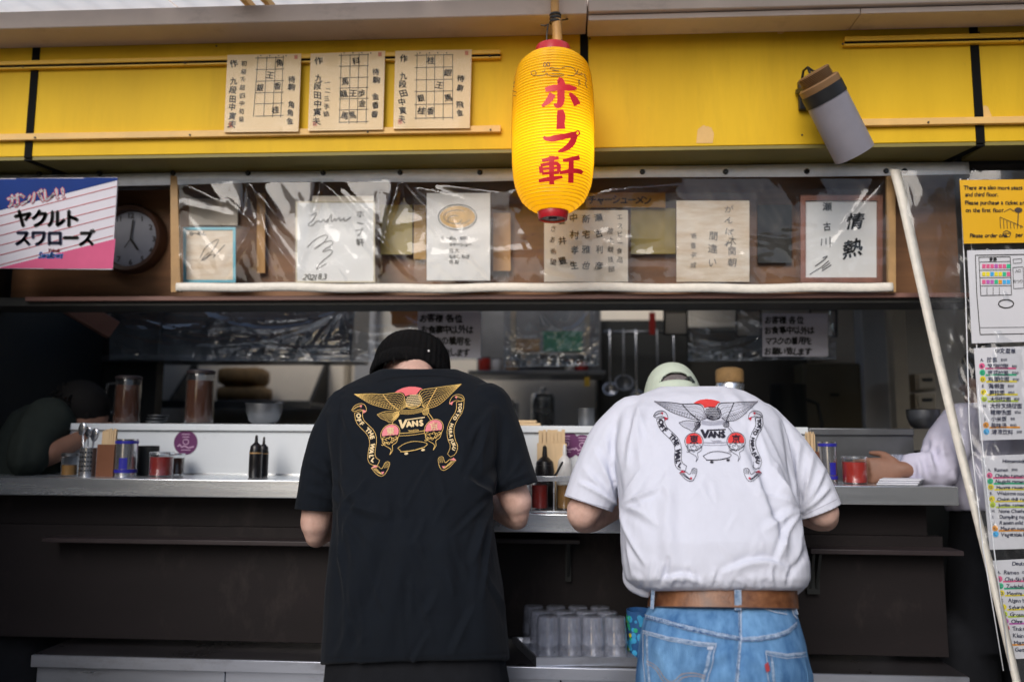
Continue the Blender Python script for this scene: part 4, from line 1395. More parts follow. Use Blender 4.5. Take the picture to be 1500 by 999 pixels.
# =================================================================== SIDE CURTAIN at the right with the menus
def side_Y(x, v):
    return 2.47 - 0.14 * v - 0.0002 * (x - 1310) + 0.012 * math.sin(x * 0.05 + 2 * v)
hem_pts = [(1311, 248), (1322, 290), (1345, 395), (1372, 515), (1402, 640), (1436, 775), (1463, 885), (1490, 1000), (1535, 1180)]
hx = lambda y: lerp_x([(yy, xx) for xx, yy in hem_pts])(y)
side = thing("side_curtain", "clear vinyl side curtain pulled aside with a white slanting hem, right edge of the stand", "vinyl curtain", P(1450, 1180, 2.4))
def side_x0(v):
    return hx(250 + v * 930)
vinyl("clear_panel", side_x0, lambda v: 1640, lambda x: 250, lambda x: 1180, lambda x, v: side_Y(x, v), "vinyl_side", side, 90, 130, 0.016, 21, (1325, 1425))
b = MB()
vs, wv = [], 8.5
n = 90
for i in range(n + 1):
    y = 248 + (1180 - 248) * i / n
    x = hx(y)
    w_ = 8.0 - 2.2 * i / n
    Yq = 2.47 - 0.14 * i / n - 0.012
    vs += [P(x - w_, y, Yq), P(x, y, Yq - 0.006), P(x + w_, y, Yq)]
b.add(vs, [q for i in range(n) for q in ((3 * i, 3 * i + 3, 3 * i + 4, 3 * i + 1), (3 * i + 1, 3 * i + 4, 3 * i + 5, 3 * i + 2))])
build("slanted_hem", b, "cream_hem", side, smooth=180, solid=0.003)
b = MB()
for xx, m_ in (((1407, 1415, 1420, 1440, 1470), 0), ((1418, 1428, 1436, 1456, 1480), 0)):
    b.tube([P(x, 262 + 180 * i, 2.42 - 0.02 * i) for i, x in enumerate(xx)], 0.0016, n=6)
build("sleeve_seam", b, "white_vinyl", side, smooth=180)
MG = "menus in the pockets of the side curtain"
def sheet(name, q, Y, m, label, cat="menu sheet"):
    b = MB(); b.prism([P(x, y, Y) for x, y in q][::-1], (0, 0.002, 0))
    return build(name, b, m, label=label, cat=cat, group=MG, smooth=0)
YM = 2.385
o = sheet("menu_sheet", [(1406, 264), (1600, 262), (1604, 354), (1412, 357)], YM, "menu_yellow", "yellow english notice about seats upstairs at the top of the side curtain")
b = MB(); f = on_plane(YM)
for k, (x, y, s_) in enumerate(((1412, 275, "There are also more seats on second"), (1414, 285, "and third floor."), (1414, 297, "Please purchase a ticket and hand it"), (1415, 308, "on the first floor."), (1421, 345, "Please order one"))):
    write_h(b, s_, x, y, 8.6, f, jit=0.5, bold=0.22, sx=0.95)
write_h(b, "per person", 1488, 344, 8.6, f, jit=0.5, bold=0.22)
stroke(b, [(1469, 342), (1471, 347), (1479, 347), (1481, 342), (1469, 342)], 1.0, f); stroke(b, [(1470, 340), (1475, 338), (1481, 341)], 1.0, f)
for k in range(7):
    stroke(b, [(1466 + 5 * k, 335), (1465 + 5 * k, 318 + 2 * k), (1469 + 5 * k, 320 + 2.2 * k)], 0.9, f)
fill(b, ellipse(1492, 308, 6, 4, n=10), f, h=1, cell=4); stroke(b, [(1492, 311), (1491, 330)], 1.4, f)
stroke(b, [(1472, 310), (1480, 306), (1486, 310)], 0.9, f)
build("ink_writing", b, "ink_brown", o, smooth=0)
o = sheet("menu_sheet", [(1417, 367), (1604, 363), (1610, 498), (1424, 503)], YM, "menu_paper", "white sheet with a coloured drawing of a ticket machine on the side curtain", "poster")
b = MB(); f = on_plane(YM)
stroke(b, [(1600, 371), (1429, 374), (1431, 430), (1436, 490), (1600, 487)], 1.1, f)
stroke(b, [(1434, 377), (1480, 376), (1482, 432), (1437, 433), (1434, 377)], 0.9, f)
stroke(b, [(1435, 384), (1480, 383)], 0.7, f)
for y in (396, 407, 419):
    stroke(b, [(1436, y), (1481, y - 0.5)], 0.7, f)
for x in (1446, 1455, 1464):
    stroke(b, [(x, 421), (x, 432)], 0.7, f)
stroke(b, [(1484, 392), (1499, 391), (1500, 422), (1485, 423), (1484, 392)], 0.7, f)
stroke(b, [(1484, 380), (1497, 379), (1497, 385), (1485, 386), (1484, 380)], 0.6, f)
stroke(b, ellipse(1474, 445, 11, 6), 1.6, f)
write_h(b, "食券", 1449, 380, 6, f, jit=0.5, bold=0.2)
write_h(b, "入口", 1487, 397, 5, f, jit=0.5); write_h(b, "おつり", 1484, 412, 6, f, jit=0.6)
stroke(b, [(1435, 480), (1600, 478)], 0.6, f)
build("ink_writing", b, "ink", o, smooth=0)
b = MB()
cols = ["hl_pink", "hl_green", "hl_yellow", "hl_orange", "hl_purple", "hl_blue"]
for r_ in range(3):
    for c_ in range(7):
        x, y = 1439 + c_ * 6, 387 + r_ * 11.5
        k = [0, 0, 0, 4, 0, 0, 1][c_] if r_ == 0 else ([2, 2, 5, 2, 2, 1, 0][c_] if r_ == 1 else [0, 4, 4, 1, 3, 5, 5][c_])
        fill(b, [(x, y), (x + 5, y), (x + 5, y + 6), (x, y + 6)], f, h=6, cell=6, mi=k)
build("button_colours", b, cols, o, smooth=0)
def menu(q, title, rows, label, x0, y0, dy, drift, size=8.0):
    o = sheet("menu_sheet", q, YM, "menu_paper", label)
    b = MB(); f, f2 = on_plane(YM, 0.0022), on_plane(YM, 0.0014)
    names = ["ink_blue", "hl_pink", "hl_green", "hl_yellow", "hl_lime", "hl_orange", "hl_blue", "hl_purple", "hl_red"]
    write_h(b, title, x0 + 22, y0 - 13, size, f, jit=0.6, bold=0.18)
    for k, (s_, price, c_) in enumerate(rows):
        x, y = x0 + drift * k, y0 + dy * k
        if c_ is not None:
            fill(b, ellipse(x + 2, y - 0.5, 4.4, 4.2, n=12), f2, h=1.4, cell=9, mi=c_)
            if c_ not in (6, 8):
                stroke(b, [(x + 7, y + 3.2), (x + 28, y + 2.6), (x + 52, y + 2.8)], 2.6, f2, step=30, mi=c_)
        e = write_h(b, "ABCDEFGHIJKLM"[k] + ".", x, y, size * 0.75, f, jit=0.4, bold=0.1)
        e = write_h(b, s_, x + 10, y, size, f, jit=0.7, bold=0.16)
        write_h(b, price, e + 5, y, size * 0.7, f, jit=0.5, bold=0.05)
    build("menu_writing", b, names, o, smooth=0)
menu([(1427, 510), (1610, 503), (1622, 640), (1436, 645)], "中文菜单", [("拉面", "1000", None), ("叉烧拉面", "1100", 1), ("葱花拉面", "1050", 2), ("鸡蛋拉面", "1000", 3), ("海带面", "1000", None), ("笋拉面", "1050", 3), ("大份拉面", "1100", 4),
     ("大份叉烧拉面", "1200", None), ("裙带汤面", "1050", None), ("小米饭", "100", None), ("盐味汤", "1000", 5), ("清凉饮料", "500", 6)], "white chinese menu list with coloured highlighter lines, second row from top of white sheets", 1436, 527, 9.6, 0.65)
menu([(1437, 668), (1620, 660), (1628, 800), (1450, 805)], "Homemade menu", [("Ramen", "1000", None), ("Chashu ramen", "1100", 1), ("Negichi ramen", "1100", 2), ("Menma ramen", "1050", 3), ("Wakame noodle", "1050", None), ("Onion chili ramen", "1150", 3), ("Jumbo ramen", "1150", 4),
     ("None Chashu ramen", "1200", None), ("Dumpling noodle", "1150", None), ("Ramen mild", "1000", None), ("Mauren soup", "100", 5), ("Vegetable bowl", "500", 6)], "white english menu list of ramen with coloured highlighter lines on the side curtain", 1447, 688, 8.6, 0.9, 7.6)
menu([(1454, 821), (1625, 812), (1650, 955), (1487, 965)], "Deutsches Menü", [("Ramen", "1000", None), ("Cha-Siu Ramen", "", 1), ("Zwiebel Ramen", "", 2), ("Menma Ramen", "", 3), ("Algen Nudeln", "", None), ("Scharfe Ramen", "", 3), ("Grosse Ramen", "", 4),
     ("Ohne Cha-Siu", "", 7), ("Tsukemen", "", 8), ("Klein Reis", "", None), ("Mauren Suppe", "", 5), ("Getränke", "", 6)], "white german menu list, lowest sheet on the side curtain", 1461, 838, 10.3, 1.5, 8.2)

# =================================================================== KITCHEN, far to near
def base_pt(xl, xr, Y, z):
    c = P((xl + xr) / 2, 600, Y)
    return Vector((c.x, Y, z)), (xr - xl) / 2 * (Y * 1.0) / FPX
def up(px, Y):
    return px * Y / FPX
# wire shelf on the back wall with sacks
ws = thing("wall_shelf", "steel wire shelf on the beige back wall holding two brown sacks", "shelf", P(400, 592, 4.2))
x0, x1, z = P(250, 590, 4.1).x, P(468, 590, 4.1).x, P(400, 590, 4.0).z
b = MB(); b.box(x0, x1, 3.95, 4.29, z - 0.012, z); b.box(x0, x1, 3.94, 3.955, z - 0.03, z + 0.01)
build("shelf_board", b, "steel_dark", ws, bevel=0.002)
for x in (x0 + 0.03, x1 - 0.03):
    b = MB(); b.prism([(x, 4.295, z + 0.26), (x, 4.295, z), (x, 4.0, z)], (0.015, 0, 0)); build("bracket", b, "near_black", ws)
for k, (xl, xr, yb, yt, lab) in enumerate(((320, 396, 584, 561, "lower brown sack lying on the wall shelf"), (321, 390, 560, 533, "upper brown sack stacked on the other on the wall shelf"))):
    b = MB()
    zb_, zt_ = z + (0.001 if k == 0 else 0.088), 0
    c, _ = base_pt(xl, xr, 4.08, z)
    hw, hh = (xr - xl) / 2 * 4.08 / FPX, 0.043 if k == 0 else 0.048
    rings = []
    for i in range(13):
        t = i / 12
        s = (1 - abs(2 * t - 1) ** 9) ** 0.5 * 0.9 + 0.1
        ring = []
        for j in range(20):
            a = 2 * math.pi * j / 20
            yy = math.copysign(abs(math.cos(a)) ** 0.7, math.cos(a)) * 0.11 * s
            zz = math.copysign(abs(math.sin(a)) ** 0.55, math.sin(a)) * hh * s * (1 + 0.10 * math.sin(9 * t + j * 1.7) * math.sin(4 * t + k))
            ring.append((c.x - hw + 2 * hw * t, 4.08 + yy, zb_ + hh + zz))
        rings.append(ring)
    b.loft(rings)
    build("sack", b, "sack_brown", label=lab, cat="sack", smooth=180)
# hob counter along the back wall
hb = thing("back_counter", "low stainless work counter along the kitchen's back wall", "counter", P(700, 700, 4.0) * 1.0)
hb.location.z = 0.02
b = MB(); b.box(-2.2, 2.2, 3.75, 4.28, 0.9, 0.93); build("counter_top", b, "steel_dark", hb, bevel=0.003)
b = MB(); b.box(-2.18, 2.18, 3.80, 4.27, 0.021, 0.899); build("cabinet_front", b, "steel_dark", hb)
# hanging shelf with green crate, jars
hs = thing("hanging_shelf", "long dim steel shelf behind the narrow splash curtain, crowded with jars", "shelf", P(790, 548, 3.7))
xa_, xb_ = P(690, 545, 3.7).x, P(885, 545, 3.7).x
zs = P(800, 543, 3.6).z
b = MB(); b.box(xa_, xb_, 3.58, 3.95, zs - 0.02, zs); build("shelf_board", b, "steel_dark", hs, bevel=0.002)
zs2 = P(800, 516, 3.6).z
b = MB(); b.box(P(748, 500, 3.6).x, P(866, 500, 3.6).x, 3.6, 3.95, zs2 - 0.012, zs2); build("shelf_board", b, "post_beige", hs, bevel=0.002)
for xx in (748, 857):
    b = MB(); b.box(P(xx, 500, 3.6).x, P(xx + 7, 500, 3.6).x, 3.595, 3.65, zs2 - 0.011, P(800, 455, 3.6).z); build("shelf_post", b, "post_beige", hs)
b = MB(); b.box(xa_, xb_, 3.96, 3.98, zs, zs + 0.35); build("shelf_back", b, "steel_dark", hs)
def crate(rect, Y, m, name, label, cat, dep=0.12):
    x0_, y0_, x1_, y1_ = rect
    a, c = P(x0_, y1_, Y), P(x1_, y0_, Y)
    o = thing(name, label, cat, ((a.x + c.x) / 2, Y + dep / 2, a.z))
    t = 0.004
    b = MB()
    for q in ((a.x, c.x, Y, Y + t), (a.x, c.x, Y + dep - t, Y + dep), (a.x, a.x + t, Y + t, Y + dep - t), (c.x - t, c.x, Y + t, Y + dep - t)):
        b.box(q[0], q[1], q[2], q[3], a.z, c.z)
    b.box(a.x + t, c.x - t, Y + t, Y + dep - t, a.z, a.z + t)
    build("wall_panel", b, m, o)
    b = MB()
    b.box(a.x - 0.004, c.x + 0.004, Y - 0.004, Y - 0.0005, c.z - 0.014, c.z + 0.001)
    build("rim", b, m, o)
    return o
crate((796, 486, 853, 514.5), 3.72, "green_crate", "plastic_crate", "green plastic crate on the hanging shelf behind the narrow splash curtain", "crate")
crate((754, 497, 790, 514.5), 3.75, "cardboard", "cardboard_box", "small cardboard box beside the green crate", "box", 0.1)
crate((573, 455, 622, 475), 3.2, "orange_box", "storage_box", "orange box peeping out behind the black beanie and the notice", "box")
def jar(xl, xr, yb, yt, Y, z, body, lid, name, label, cat, group=None, contents=None):
    c, r = base_pt(xl, xr, Y, z)
    h = up(yb - yt, Y)
    o = thing(name, label, cat, c, group)
    b = MB()
    b.lathe([(r * 0.9, 0.0), (r, 0.006), (r, h * 0.82), (r * 0.93, h * 0.88)], c, n=24, cap0=True, cap1=True)
    build("jar_body", b, body, o)
    b = MB()
    b.lathe([(r * 0.96, h * 0.882), (r * 0.98, h * 0.89), (r * 0.98, h * 0.985), (r * 0.9, h)], c, n=24, cap0=True, cap1=True)
    build("lid", b, lid, o)
    return o
for k, (xl, xr, yt, m, l, lab) in enumerate(((700, 718, 521, "red_sauce", "steel_dark", "red jar at the near end of the hanging shelf"), (720, 735, 523, "bottle_white", "steel_dark", "white jar next to the red jar on the hanging shelf"),
        (740, 762, 525, "amber_paste", "steel_dark", "squat amber jar on the lower hanging shelf board"), (828, 842, 526, "bottle_white", "hl_red", "white pot with a red lid under the green crate"), (843, 862, 527, "red_sauce", "orange_box", "red pot with an orange lid under the green crate"))):
    jar(xl, xr, 543, yt, 3.66, zs + 0.0005, m, l, "jar", lab, "jar")
t = thing("price_tag", "small yellow tag dangling below the hanging shelf", "tag", P(860, 566, 3.57))
b = MB(); b.prism([P(856, 566, 3.57), P(864, 566, 3.57), P(864, 552, 3.57), P(856, 552, 3.57)], (0, 0.003, 0)); build("tag_plate", b, "tag_yellow", t)
b = MB(); b.tube([P(860, 553, 3.571), P(859, 545, 3.572)], 0.0015, n=6); build("tag_string", b, "cable_black", t)
# ladles on a rail in the dark bay between the two men
x0_, x1_ = P(884, 480, 3.9).x, P(1000, 480, 3.9).x
zr = P(940, 486, 3.9).z
ur = thing("utensil_rail", "steel rail across the dark bay behind the green cap, hung with ladles", "rail", ((x0_ + x1_) / 2, 3.9, zr))
b = MB(); b.tube([(x0_, 3.9, zr), (x1_, 3.9, zr)], 0.006, n=8); build("rod", b, "steel_dark", ur, smooth=180)
for x in (x0_ + 0.03, x1_ - 0.03):
    b = MB(); b.tube([(x, 3.9, zr), (x, 4.05, zr + 0.01)], 0.005, n=6); build("bracket", b, "steel_dark", ur, smooth=180)
for k, (px_, L_, rb) in enumerate(((893, .27, .036), (913, .24, .045), (931, .30, .03), (962, .25, .05), (986, .28, .04))):
    x = P(px_, 480, 3.9).x
    b = MB(); b.tube([(x, 3.90, zr - 0.008), (x, 3.892, zr + 0.010), (x, 3.885, zr - 0.006), (x, 3.885, zr - L_)], 0.0045, n=8)
    b.lathe([(0.0001, -rb * 0.7), (rb * 0.7, -rb * 0.5), (rb, 0.0), (rb * 0.92, 0.0), (rb * 0.62, -rb * 0.42), (0.0001, -rb * 0.6)], (x, 3.885 - rb * 0.2, zr - L_ - 0.01), axis=(0, -0.85, 0.5), n=20)
    build("ladle", b, "steel_dark" if k % 2 else "can_steel", label=("long ladle at the near end of the rail", "broad ladle second along the rail", "smallest and longest ladle on the rail", "widest ladle on the rail", "ladle at the end of the rail over the green cap")[k], cat="ladle", group="ladles hung on the rail", smooth=50)
t = thing("price_tag", "red tag hanging in the dark bay above the ladles", "tag", P(957, 490, 3.7))
b = MB(); b.prism([P(951, 490, 3.7), P(960, 490, 3.7), P(960, 458, 3.7), P(951, 458, 3.7)], (0, 0.003, 0)); build("tag_plate", b, "red_paste", t)
b = MB(); b.tube([P(955, 459, 3.701), P(955, 440, 3.701)], 0.0015, n=6); build("tag_string", b, "cable_black", t)
# pots on the back counter
for xl, xr, yt, lab in ((560, 640, 560, "wide steel stock pot on the back counter behind the black beanie"), (700, 760, 588, "low steel pot on the back counter right of the black shirt's shoulder"), (778, 812, 580, "narrow steel pot on the back counter between the two men")):
    c, r = base_pt(xl, xr, 4.0, 0.931); h_ = P(600, yt, 4.0).z - 0.931
    t = thing("stock_pot", lab, "pot", c)
    b = MB(); b.lathe([(r * 0.96, 0), (r, 0.01), (r, h_ - 0.02), (r * 1.03, h_ - 0.015), (r * 1.03, h_ - 0.008), (r * 0.95, h_ - 0.006), (r * 0.94, 0.02)], c, n=32, cap0=True); build("pot_body", b, "steel_soft", t)
    b = MB(); b.lathe([(r * 0.99, h_ - 0.005), (r * 0.9, h_ + 0.012), (r * 0.2, h_ + 0.022), (0.0001, h_ + 0.022)], c, n=32); b.lathe([(0.012, h_ + 0.022), (0.018, h_ + 0.04), (0.0001, h_ + 0.045)], c, n=14); build("lid", b, "steel_soft", t)
# framed papers high on the right
for rect, lab in (((972, 453, 1008, 491), "framed cream paper left of the right splash curtain"), ((1078, 453, 1116, 494), "cream paper behind the notice at its left side"), ((1186, 453, 1227, 494), "cream paper showing at the notice's right edge")):
    o = board("wall_paper_sheet", rect, 3.4, "notice_dim", lab, cat="paper sheet", th=0.01)
    edge(o, rect, 3.4, "near_black", 2.2, "frame", 0.008)
# right hand kitchen furniture
def cabinet(rect, Y, dep, m, name, label, cat, rows):
    x0_, y0_, x1_, y1_ = rect
    a, c = P(x0_, y1_, Y), P(x1_, y0_, Y)
    o = thing(name, label, cat, ((a.x + c.x) / 2, Y, a.z))
    b = MB(); b.box(a.x, c.x, Y, Y + dep, a.z, c.z); build("carcass", b, m, o, bevel=0.003)
    hh = (c.z - a.z) / rows
    for k in range(rows):
        b = MB(); b.box(a.x + 0.008, c.x - 0.008, Y - 0.012, Y - 0.001, a.z + hh * k + 0.008, a.z + hh * (k + 1) - 0.008)
        d = build("drawer_front", b, m, o, bevel=0.002)
        b = MB(); b.box((a.x + c.x) / 2 - 0.02, (a.x + c.x) / 2 + 0.02, Y - 0.022, Y - 0.0125, a.z + hh * (k + 0.55), a.z + hh * (k + 0.55) + 0.012)
        build("handle", b, "near_black", d)
cabinet((1180, 532, 1262, 640), 3.95, 0.3, "olive_cabinet", "kitchen_cabinet", "dull olive cupboard behind the white shirt's right shoulder", "cupboard", 1)
for q in (((1342, 547, 1371, 572)), ((1342, 576, 1371, 602))):
    cabinet(q, 3.6, 0.2, "post_beige", "drawer_box", "small beige drawer box above the steel bowl on the right, " + ("upper of two" if q[1] < 560 else "lower of two"), "drawer box", 1)
# stock pot, dark machine
t = thing("stock_pot", "dark stock pot with a loop handle behind the white shirt", "pot", P(1165, 640, 3.6))
c, r = base_pt(1130, 1180, 3.6, 1.20)
b = MB(); b.lathe([(r * 0.95, 0), (r, 0.01), (r, 0.36), (r * 1.04, 0.365), (r * 1.04, 0.375)], c, n=28, cap0=True, cap1=True); build("pot_body", b, "near_black", t)
b = MB(); cc = c + Vector((r, 0, 0.2)); b.tube([cc + Vector((0, 0, 0.11)), cc + Vector((0.05, 0, 0.09)), cc + Vector((0.065, 0, 0)), cc + Vector((0.05, 0, -0.09)), cc + Vector((0, 0, -0.11))], 0.008, n=8); build("handle", b, "near_black", t)
b = MB(); c2 = Vector((c.x, 3.6, 0.93)); b.lathe([(r * 1.1, 0), (r * 1.1, 0.268)], c2, n=24, cap0=True, cap1=True); build("burner", b, "near_black", t)

# on the ledge
LZ = 1.3775
def pitcher(xl, xr, yt, Y, label, handle):
    c, r = base_pt(xl, xr, Y, LZ)
    h = up(622 - yt, Y)
    o = thing("tea_pitcher", label, "pitcher", c, "brown tea pitchers on the serving ledge")
    b = MB(); b.lathe([(r * 0.93, 0), (r, 0.01), (r * 0.96, h * 0.86), (r * 0.9, h * 0.93)], c, n=32, cap0=True); build("pitcher_body", b, "jar_glass", o, smooth=60)
    b = MB(); b.lathe([(r * 0.88, 0.004), (r * 0.94, 0.012), (r * 0.91, h * 0.8)], c, n=32, cap0=True, cap1=True); build("tea", b, "tea", o)
    b = MB(); b.lathe([(r * 0.94, h * 0.925), (r * 0.98, h * 0.93), (r * 0.98, h * 0.98), (r * 0.8, h)], c, n=32, cap0=True, cap1=True); build("lid", b, "dark_shelf", o)
    if handle:
        b = MB(); q = c + Vector((-r * 0.95, 0, 0)); b.tube([q + Vector((0, 0, h * 0.85)), q + Vector((-0.035, 0, h * 0.82)), q + Vector((-0.04, 0, h * 0.5)), q + Vector((-0.03, 0, h * 0.25)), q + Vector((0, 0, h * 0.22))], 0.006, n=8)
        build("handle", b, "jar_glass", o, smooth=60)
pitcher(167, 205, 550, 2.74, "tea pitcher with a side handle at the dark left end of the ledge", True)
pitcher(271, 313, 541, 2.73, "tall tea pitcher on the ledge above the purple sticker", False)
c, r = base_pt(360, 414, 2.74, LZ)
t = thing("steel_bowl", "small steel bowl on the white ledge in front of the sacks", "bowl", c)
def bowl_mesh(c, r, h, lip=0.004):
    b = MB(); b.lathe([(r * 0.55, 0.0), (r * 0.80, h * 0.18), (r * 0.97, h * 0.6), (r, h), (r + lip, h + 0.002), (r - 0.003, h - 0.001), (r * 0.94, h * 0.6), (r * 0.76, h * 0.22), (0.0001, h * 0.1)], c, n=36, cap0=True)
    return b
build("bowl_shell", bowl_mesh(c, r * 0.98, up(30, 2.74)), "steel_dark", t)
b = MB(); b.bar(c + Vector((r * 0.8, -0.02, up(30, 2.74) + 0.003)), c + Vector((r * 1.1, -0.03, up(33, 2.74))), 0.02, 0.004); build("spout_tab", b, "can_steel", t)
c, r = base_pt(1330, 1374, 2.76, LZ - 0.0015)
t = thing("steel_bowl", "large steel mixing bowl on the right ledge beside the white sleeve", "bowl", c)
build("bowl_shell", bowl_mesh(c, r, up(26, 2.76)), "steel_dark", t)
# stacked saucers left, folded things
c, r = base_pt(215, 245, 2.76, LZ)
for k in range(3):
    b = MB(); q = c + Vector((0.003 * k, 0, k * 0.0105)); b.lathe([(r * 0.5, 0), (r, 0.008), (r * 1.0, 0.0103), (r * 0.5, 0.004)], q, n=24, cap0=True, cap1=True)
    build("saucer", b, "steel_dark", label="dark saucer in the low stack between the two tea pitchers", cat="saucer", group="saucers stacked on the ledge")
c, r = base_pt(1050, 1090, 2.75, LZ)
t = thing("brass_jar", "ribbed brass-coloured jar on the ledge just right of the green cap", "jar", c)
h = up(86, 2.75)
b = MB()
b.lathe([(r * 0.85, 0), (r * 0.95, 0.02), (r * 0.98, h * 0.55), (r * 1.0, h * 0.70), (r * 0.9, h * 0.74)], c, n=28, cap0=True, cap1=True); build("jar_body", b, "steel_soft", t)
b = MB(); b.lathe([(r * 0.98, h * 0.742), (r, h * 0.75), (r, h * 0.93), (r * 0.9, h * 0.97), (r * 0.5, h)], c, n=28, cap0=True, cap1=True); build("lid", b, "sack_brown", t)

for k, (xl, xr) in enumerate(((706, 792), (712, 786))):
    a, c = P(xl, 620, 2.72), P(xr, 620, 2.72)
    z0 = LZ + 0.0003 + k * 0.0095
    t = thing("serving_board", ("lower", "upper")[k] + " thin wooden serving board on the ledge between the two men", "board", ((a.x + c.x) / 2, 2.74, z0))
    b = MB(); b.box(a.x, c.x, 2.70, 2.84, z0, z0 + 0.009); build("board_slab", b, "chopstick_wood", t, bevel=0.002)
for k, (xl, xr, yt, m, lab) in enumerate(((655, 690, 590, "steel_soft", "steel water jug on the ledge by the black shirt's right shoulder"), (846, 872, 596, "steel_dark", "dark steel cup on the ledge beside the white shirt"))):
    c, r = base_pt(xl, xr, 2.75, LZ)
    t = thing("steel_cup", lab, "cup", c)
    h_ = up(622 - yt, 2.75)
    b = MB(); b.lathe([(r * 0.85, 0), (r * 0.9, 0.004), (r, h_), (r * 0.96, h_), (r * 0.85, 0.01)], c, n=28, cap0=True); build("cup_wall", b, m, t, smooth=60)
# on the left counter
CZ = 1.2105
def can(xl, xr, yt, yb, Y, z, label, name="steel_can", bands=True, m="can_steel", cat="can"):
    c, r = base_pt(xl, xr, Y, z)
    h = up(yb - yt, Y)
    o = thing(name, label, cat, c)
    b = MB(); b.lathe([(r, 0.0), (r, h), (r - 0.003, h), (r - 0.003, 0.01)], c, n=32, cap0=True); build("can_body", b, m, o)
    if bands:
        q = c
        b2 = MB()
        vs = []
        for k in range(9):
            a = math.radians(-95 + 5 * k)
            vs += [q + Vector(((r + 0.001) * math.cos(a), (r + 0.001) * math.sin(a), h * 0.2)), q + Vector(((r + 0.001) * math.cos(a), (r + 0.001) * math.sin(a), h * 0.5))]
        b2.add(vs, [(2 * k, 2 * k + 2, 2 * k + 3, 2 * k + 1) for k in range(8)])
        build("blue_label", b2, "can_blue", o)
        for z0, z1 in ((0.012, 0.022), (h - 0.014, h - 0.005)):
            bb = MB(); bb.lathe([(r + 0.0008, z0), (r + 0.0008, z1)], c, n=32)
            build("blue_band", bb, "can_blue", o)
    return o, c, r, h
jy = 2.58
o, c, r, h = can(96, 119, 664, 697, 2.44, CZ, "small glass jar of yellow paste at the dark end of the counter", "condiment_jar", False, "jar_glass", "jar")
b = MB(); b.lathe([(r * 0.9, 0.004), (r * 0.9, h * 0.5)], c, n=24, cap0=True, cap1=True); build("paste", b, "amber_paste", o)
b = MB(); b.lathe([(r * 1.04, h * 0.9), (r * 1.04, h), (r * 0.9, h * 1.04)], c, n=24, cap0=True, cap1=True); build("lid", b, "steel_dark", o)
o, c, r, h = can(122, 146, 656, 698, 2.45, CZ, "perforated steel cup full of spoons beside the yellow paste jar", "cutlery_cup", False, "can_steel", "cutlery cup")
b = MB()
for i in range(7):
    for j in range(5):
        a = math.radians(-150 + 18 * i)
        b.lathe([(0.0001, 0.0012), (0.003, 0.001)], c + Vector((r * math.cos(a), r * math.sin(a), 0.018 + j * 0.014)), axis=(math.cos(a), math.sin(a), 0), n=6)
build("cup_holes", b, "near_black", o)
for k in range(5):
    a = rnd.uniform(0, 6.28)
    s0 = c + Vector((0.3 * r * math.cos(a), 0.3 * r * math.sin(a), 0.02)); s1 = c + Vector((0.9 * r * math.cos(a), 0.9 * r * math.sin(a), h + 0.02 + 0.006 * k))
    b = MB(); b.tube([s0, s1], 0.0025, n=6); d = (s1 - s0).normalized()
    b.ball(s1 + d * 0.018, 0.013, 0.004, 0.020, n=10, m=6)
    build("spoon", b, "can_steel", label="steel spoon standing in the perforated cup", cat="spoon", group="spoons in the perforated cup", smooth=180)
def chop_box(xl, xr, yt, yb, Y, z, label, m, sticks_top, nst, glabel):
    a, c = P(xl, 700, Y), P(xr, 700, Y)
    h = up(yb - yt, Y)
    o = thing("chopstick_box", label, "chopstick box", ((a.x + c.x) / 2, Y, z))
    b = MB(); t = 0.003; y0_, y1_ = Y - 0.028, Y + 0.028
    for q in ((a.x, c.x, y0_, y0_ + t), (a.x, c.x, y1_ - t, y1_), (a.x, a.x + t, y0_ + t, y1_ - t), (c.x - t, c.x, y0_ + t, y1_ - t)):
        b.box(*q, z, z + h)
    b.box(a.x + t, c.x - t, y0_ + t, y1_ - t, z, z + t)
    build("box_wall", b, m, o)
    w = c.x - a.x - 0.012
    hs = up(yb - sticks_top, Y)
    for k in range(nst):
        x = a.x + 0.006 + w * ((k % 7) + 0.5) / 7; y = Y - 0.016 + 0.011 * (k // 7)
        zt_ = z + hs + rnd.uniform(-0.006, 0.004)
        b = MB(); b.bar((x, y, z + 0.005), (x + rnd.uniform(-0.002, 0.002), y + rnd.uniform(-0.002, 0.002), zt_), w / 7.6, 0.005, up=(0, 1, 0))
        build("chopsticks", b, "chopstick_wood", label=glabel, cat="chopsticks", group=glabel)
chop_box(147, 172, 652, 699, 2.46, CZ, "brown chopstick box between the spoon cup and the blue-banded can", "brown_box", 630, 14, "wooden chopstick pair standing in the brown box on the left")
can(173, 205, 644, 699, 2.46, CZ, "shiny steel can with blue bands on the left counter")
can(207, 236, 654, 697, 2.55, CZ, "dark canister behind the blue-banded can on the left", "canister", False, "near_black", "canister")
def glassjar(xl, xr, yt, yb, Y, z, m, label, group=None):
    c, r = base_pt(xl, xr, Y, z); h = up(yb - yt, Y)
    o = thing("paste_jar", label, "jar", c, group)
    b = MB(); b.lathe([(r * 0.96, 0), (r, 0.004), (r, h * 0.93)], c, n=32, cap0=True); build("jar_body", b, "jar_glass", o, smooth=60)
    b = MB(); b.lathe([(r * 0.9, 0.004), (r * 0.95, 0.008), (r * 0.95, h * 0.8)], c, n=32, cap0=True, cap1=True); build("paste", b, m, o)
    b = MB(); b.lathe([(r * 1.02, h * 0.92), (r * 1.04, h * 0.94), (r * 1.04, h), (r * 0.9, h * 1.01)], c, n=32, cap0=True, cap1=True); build("lid", b, "steel_soft", o)
    return o, c, r, h
glassjar(224, 258, 665, 701, 2.47, CZ, "red_paste", "dark red chilli jar with a steel lid under the purple sticker")
glassjar(252, 274, 669, 701, 2.55, CZ, "tea", "dark brown sauce jar tucked behind the red chilli jar on the left")
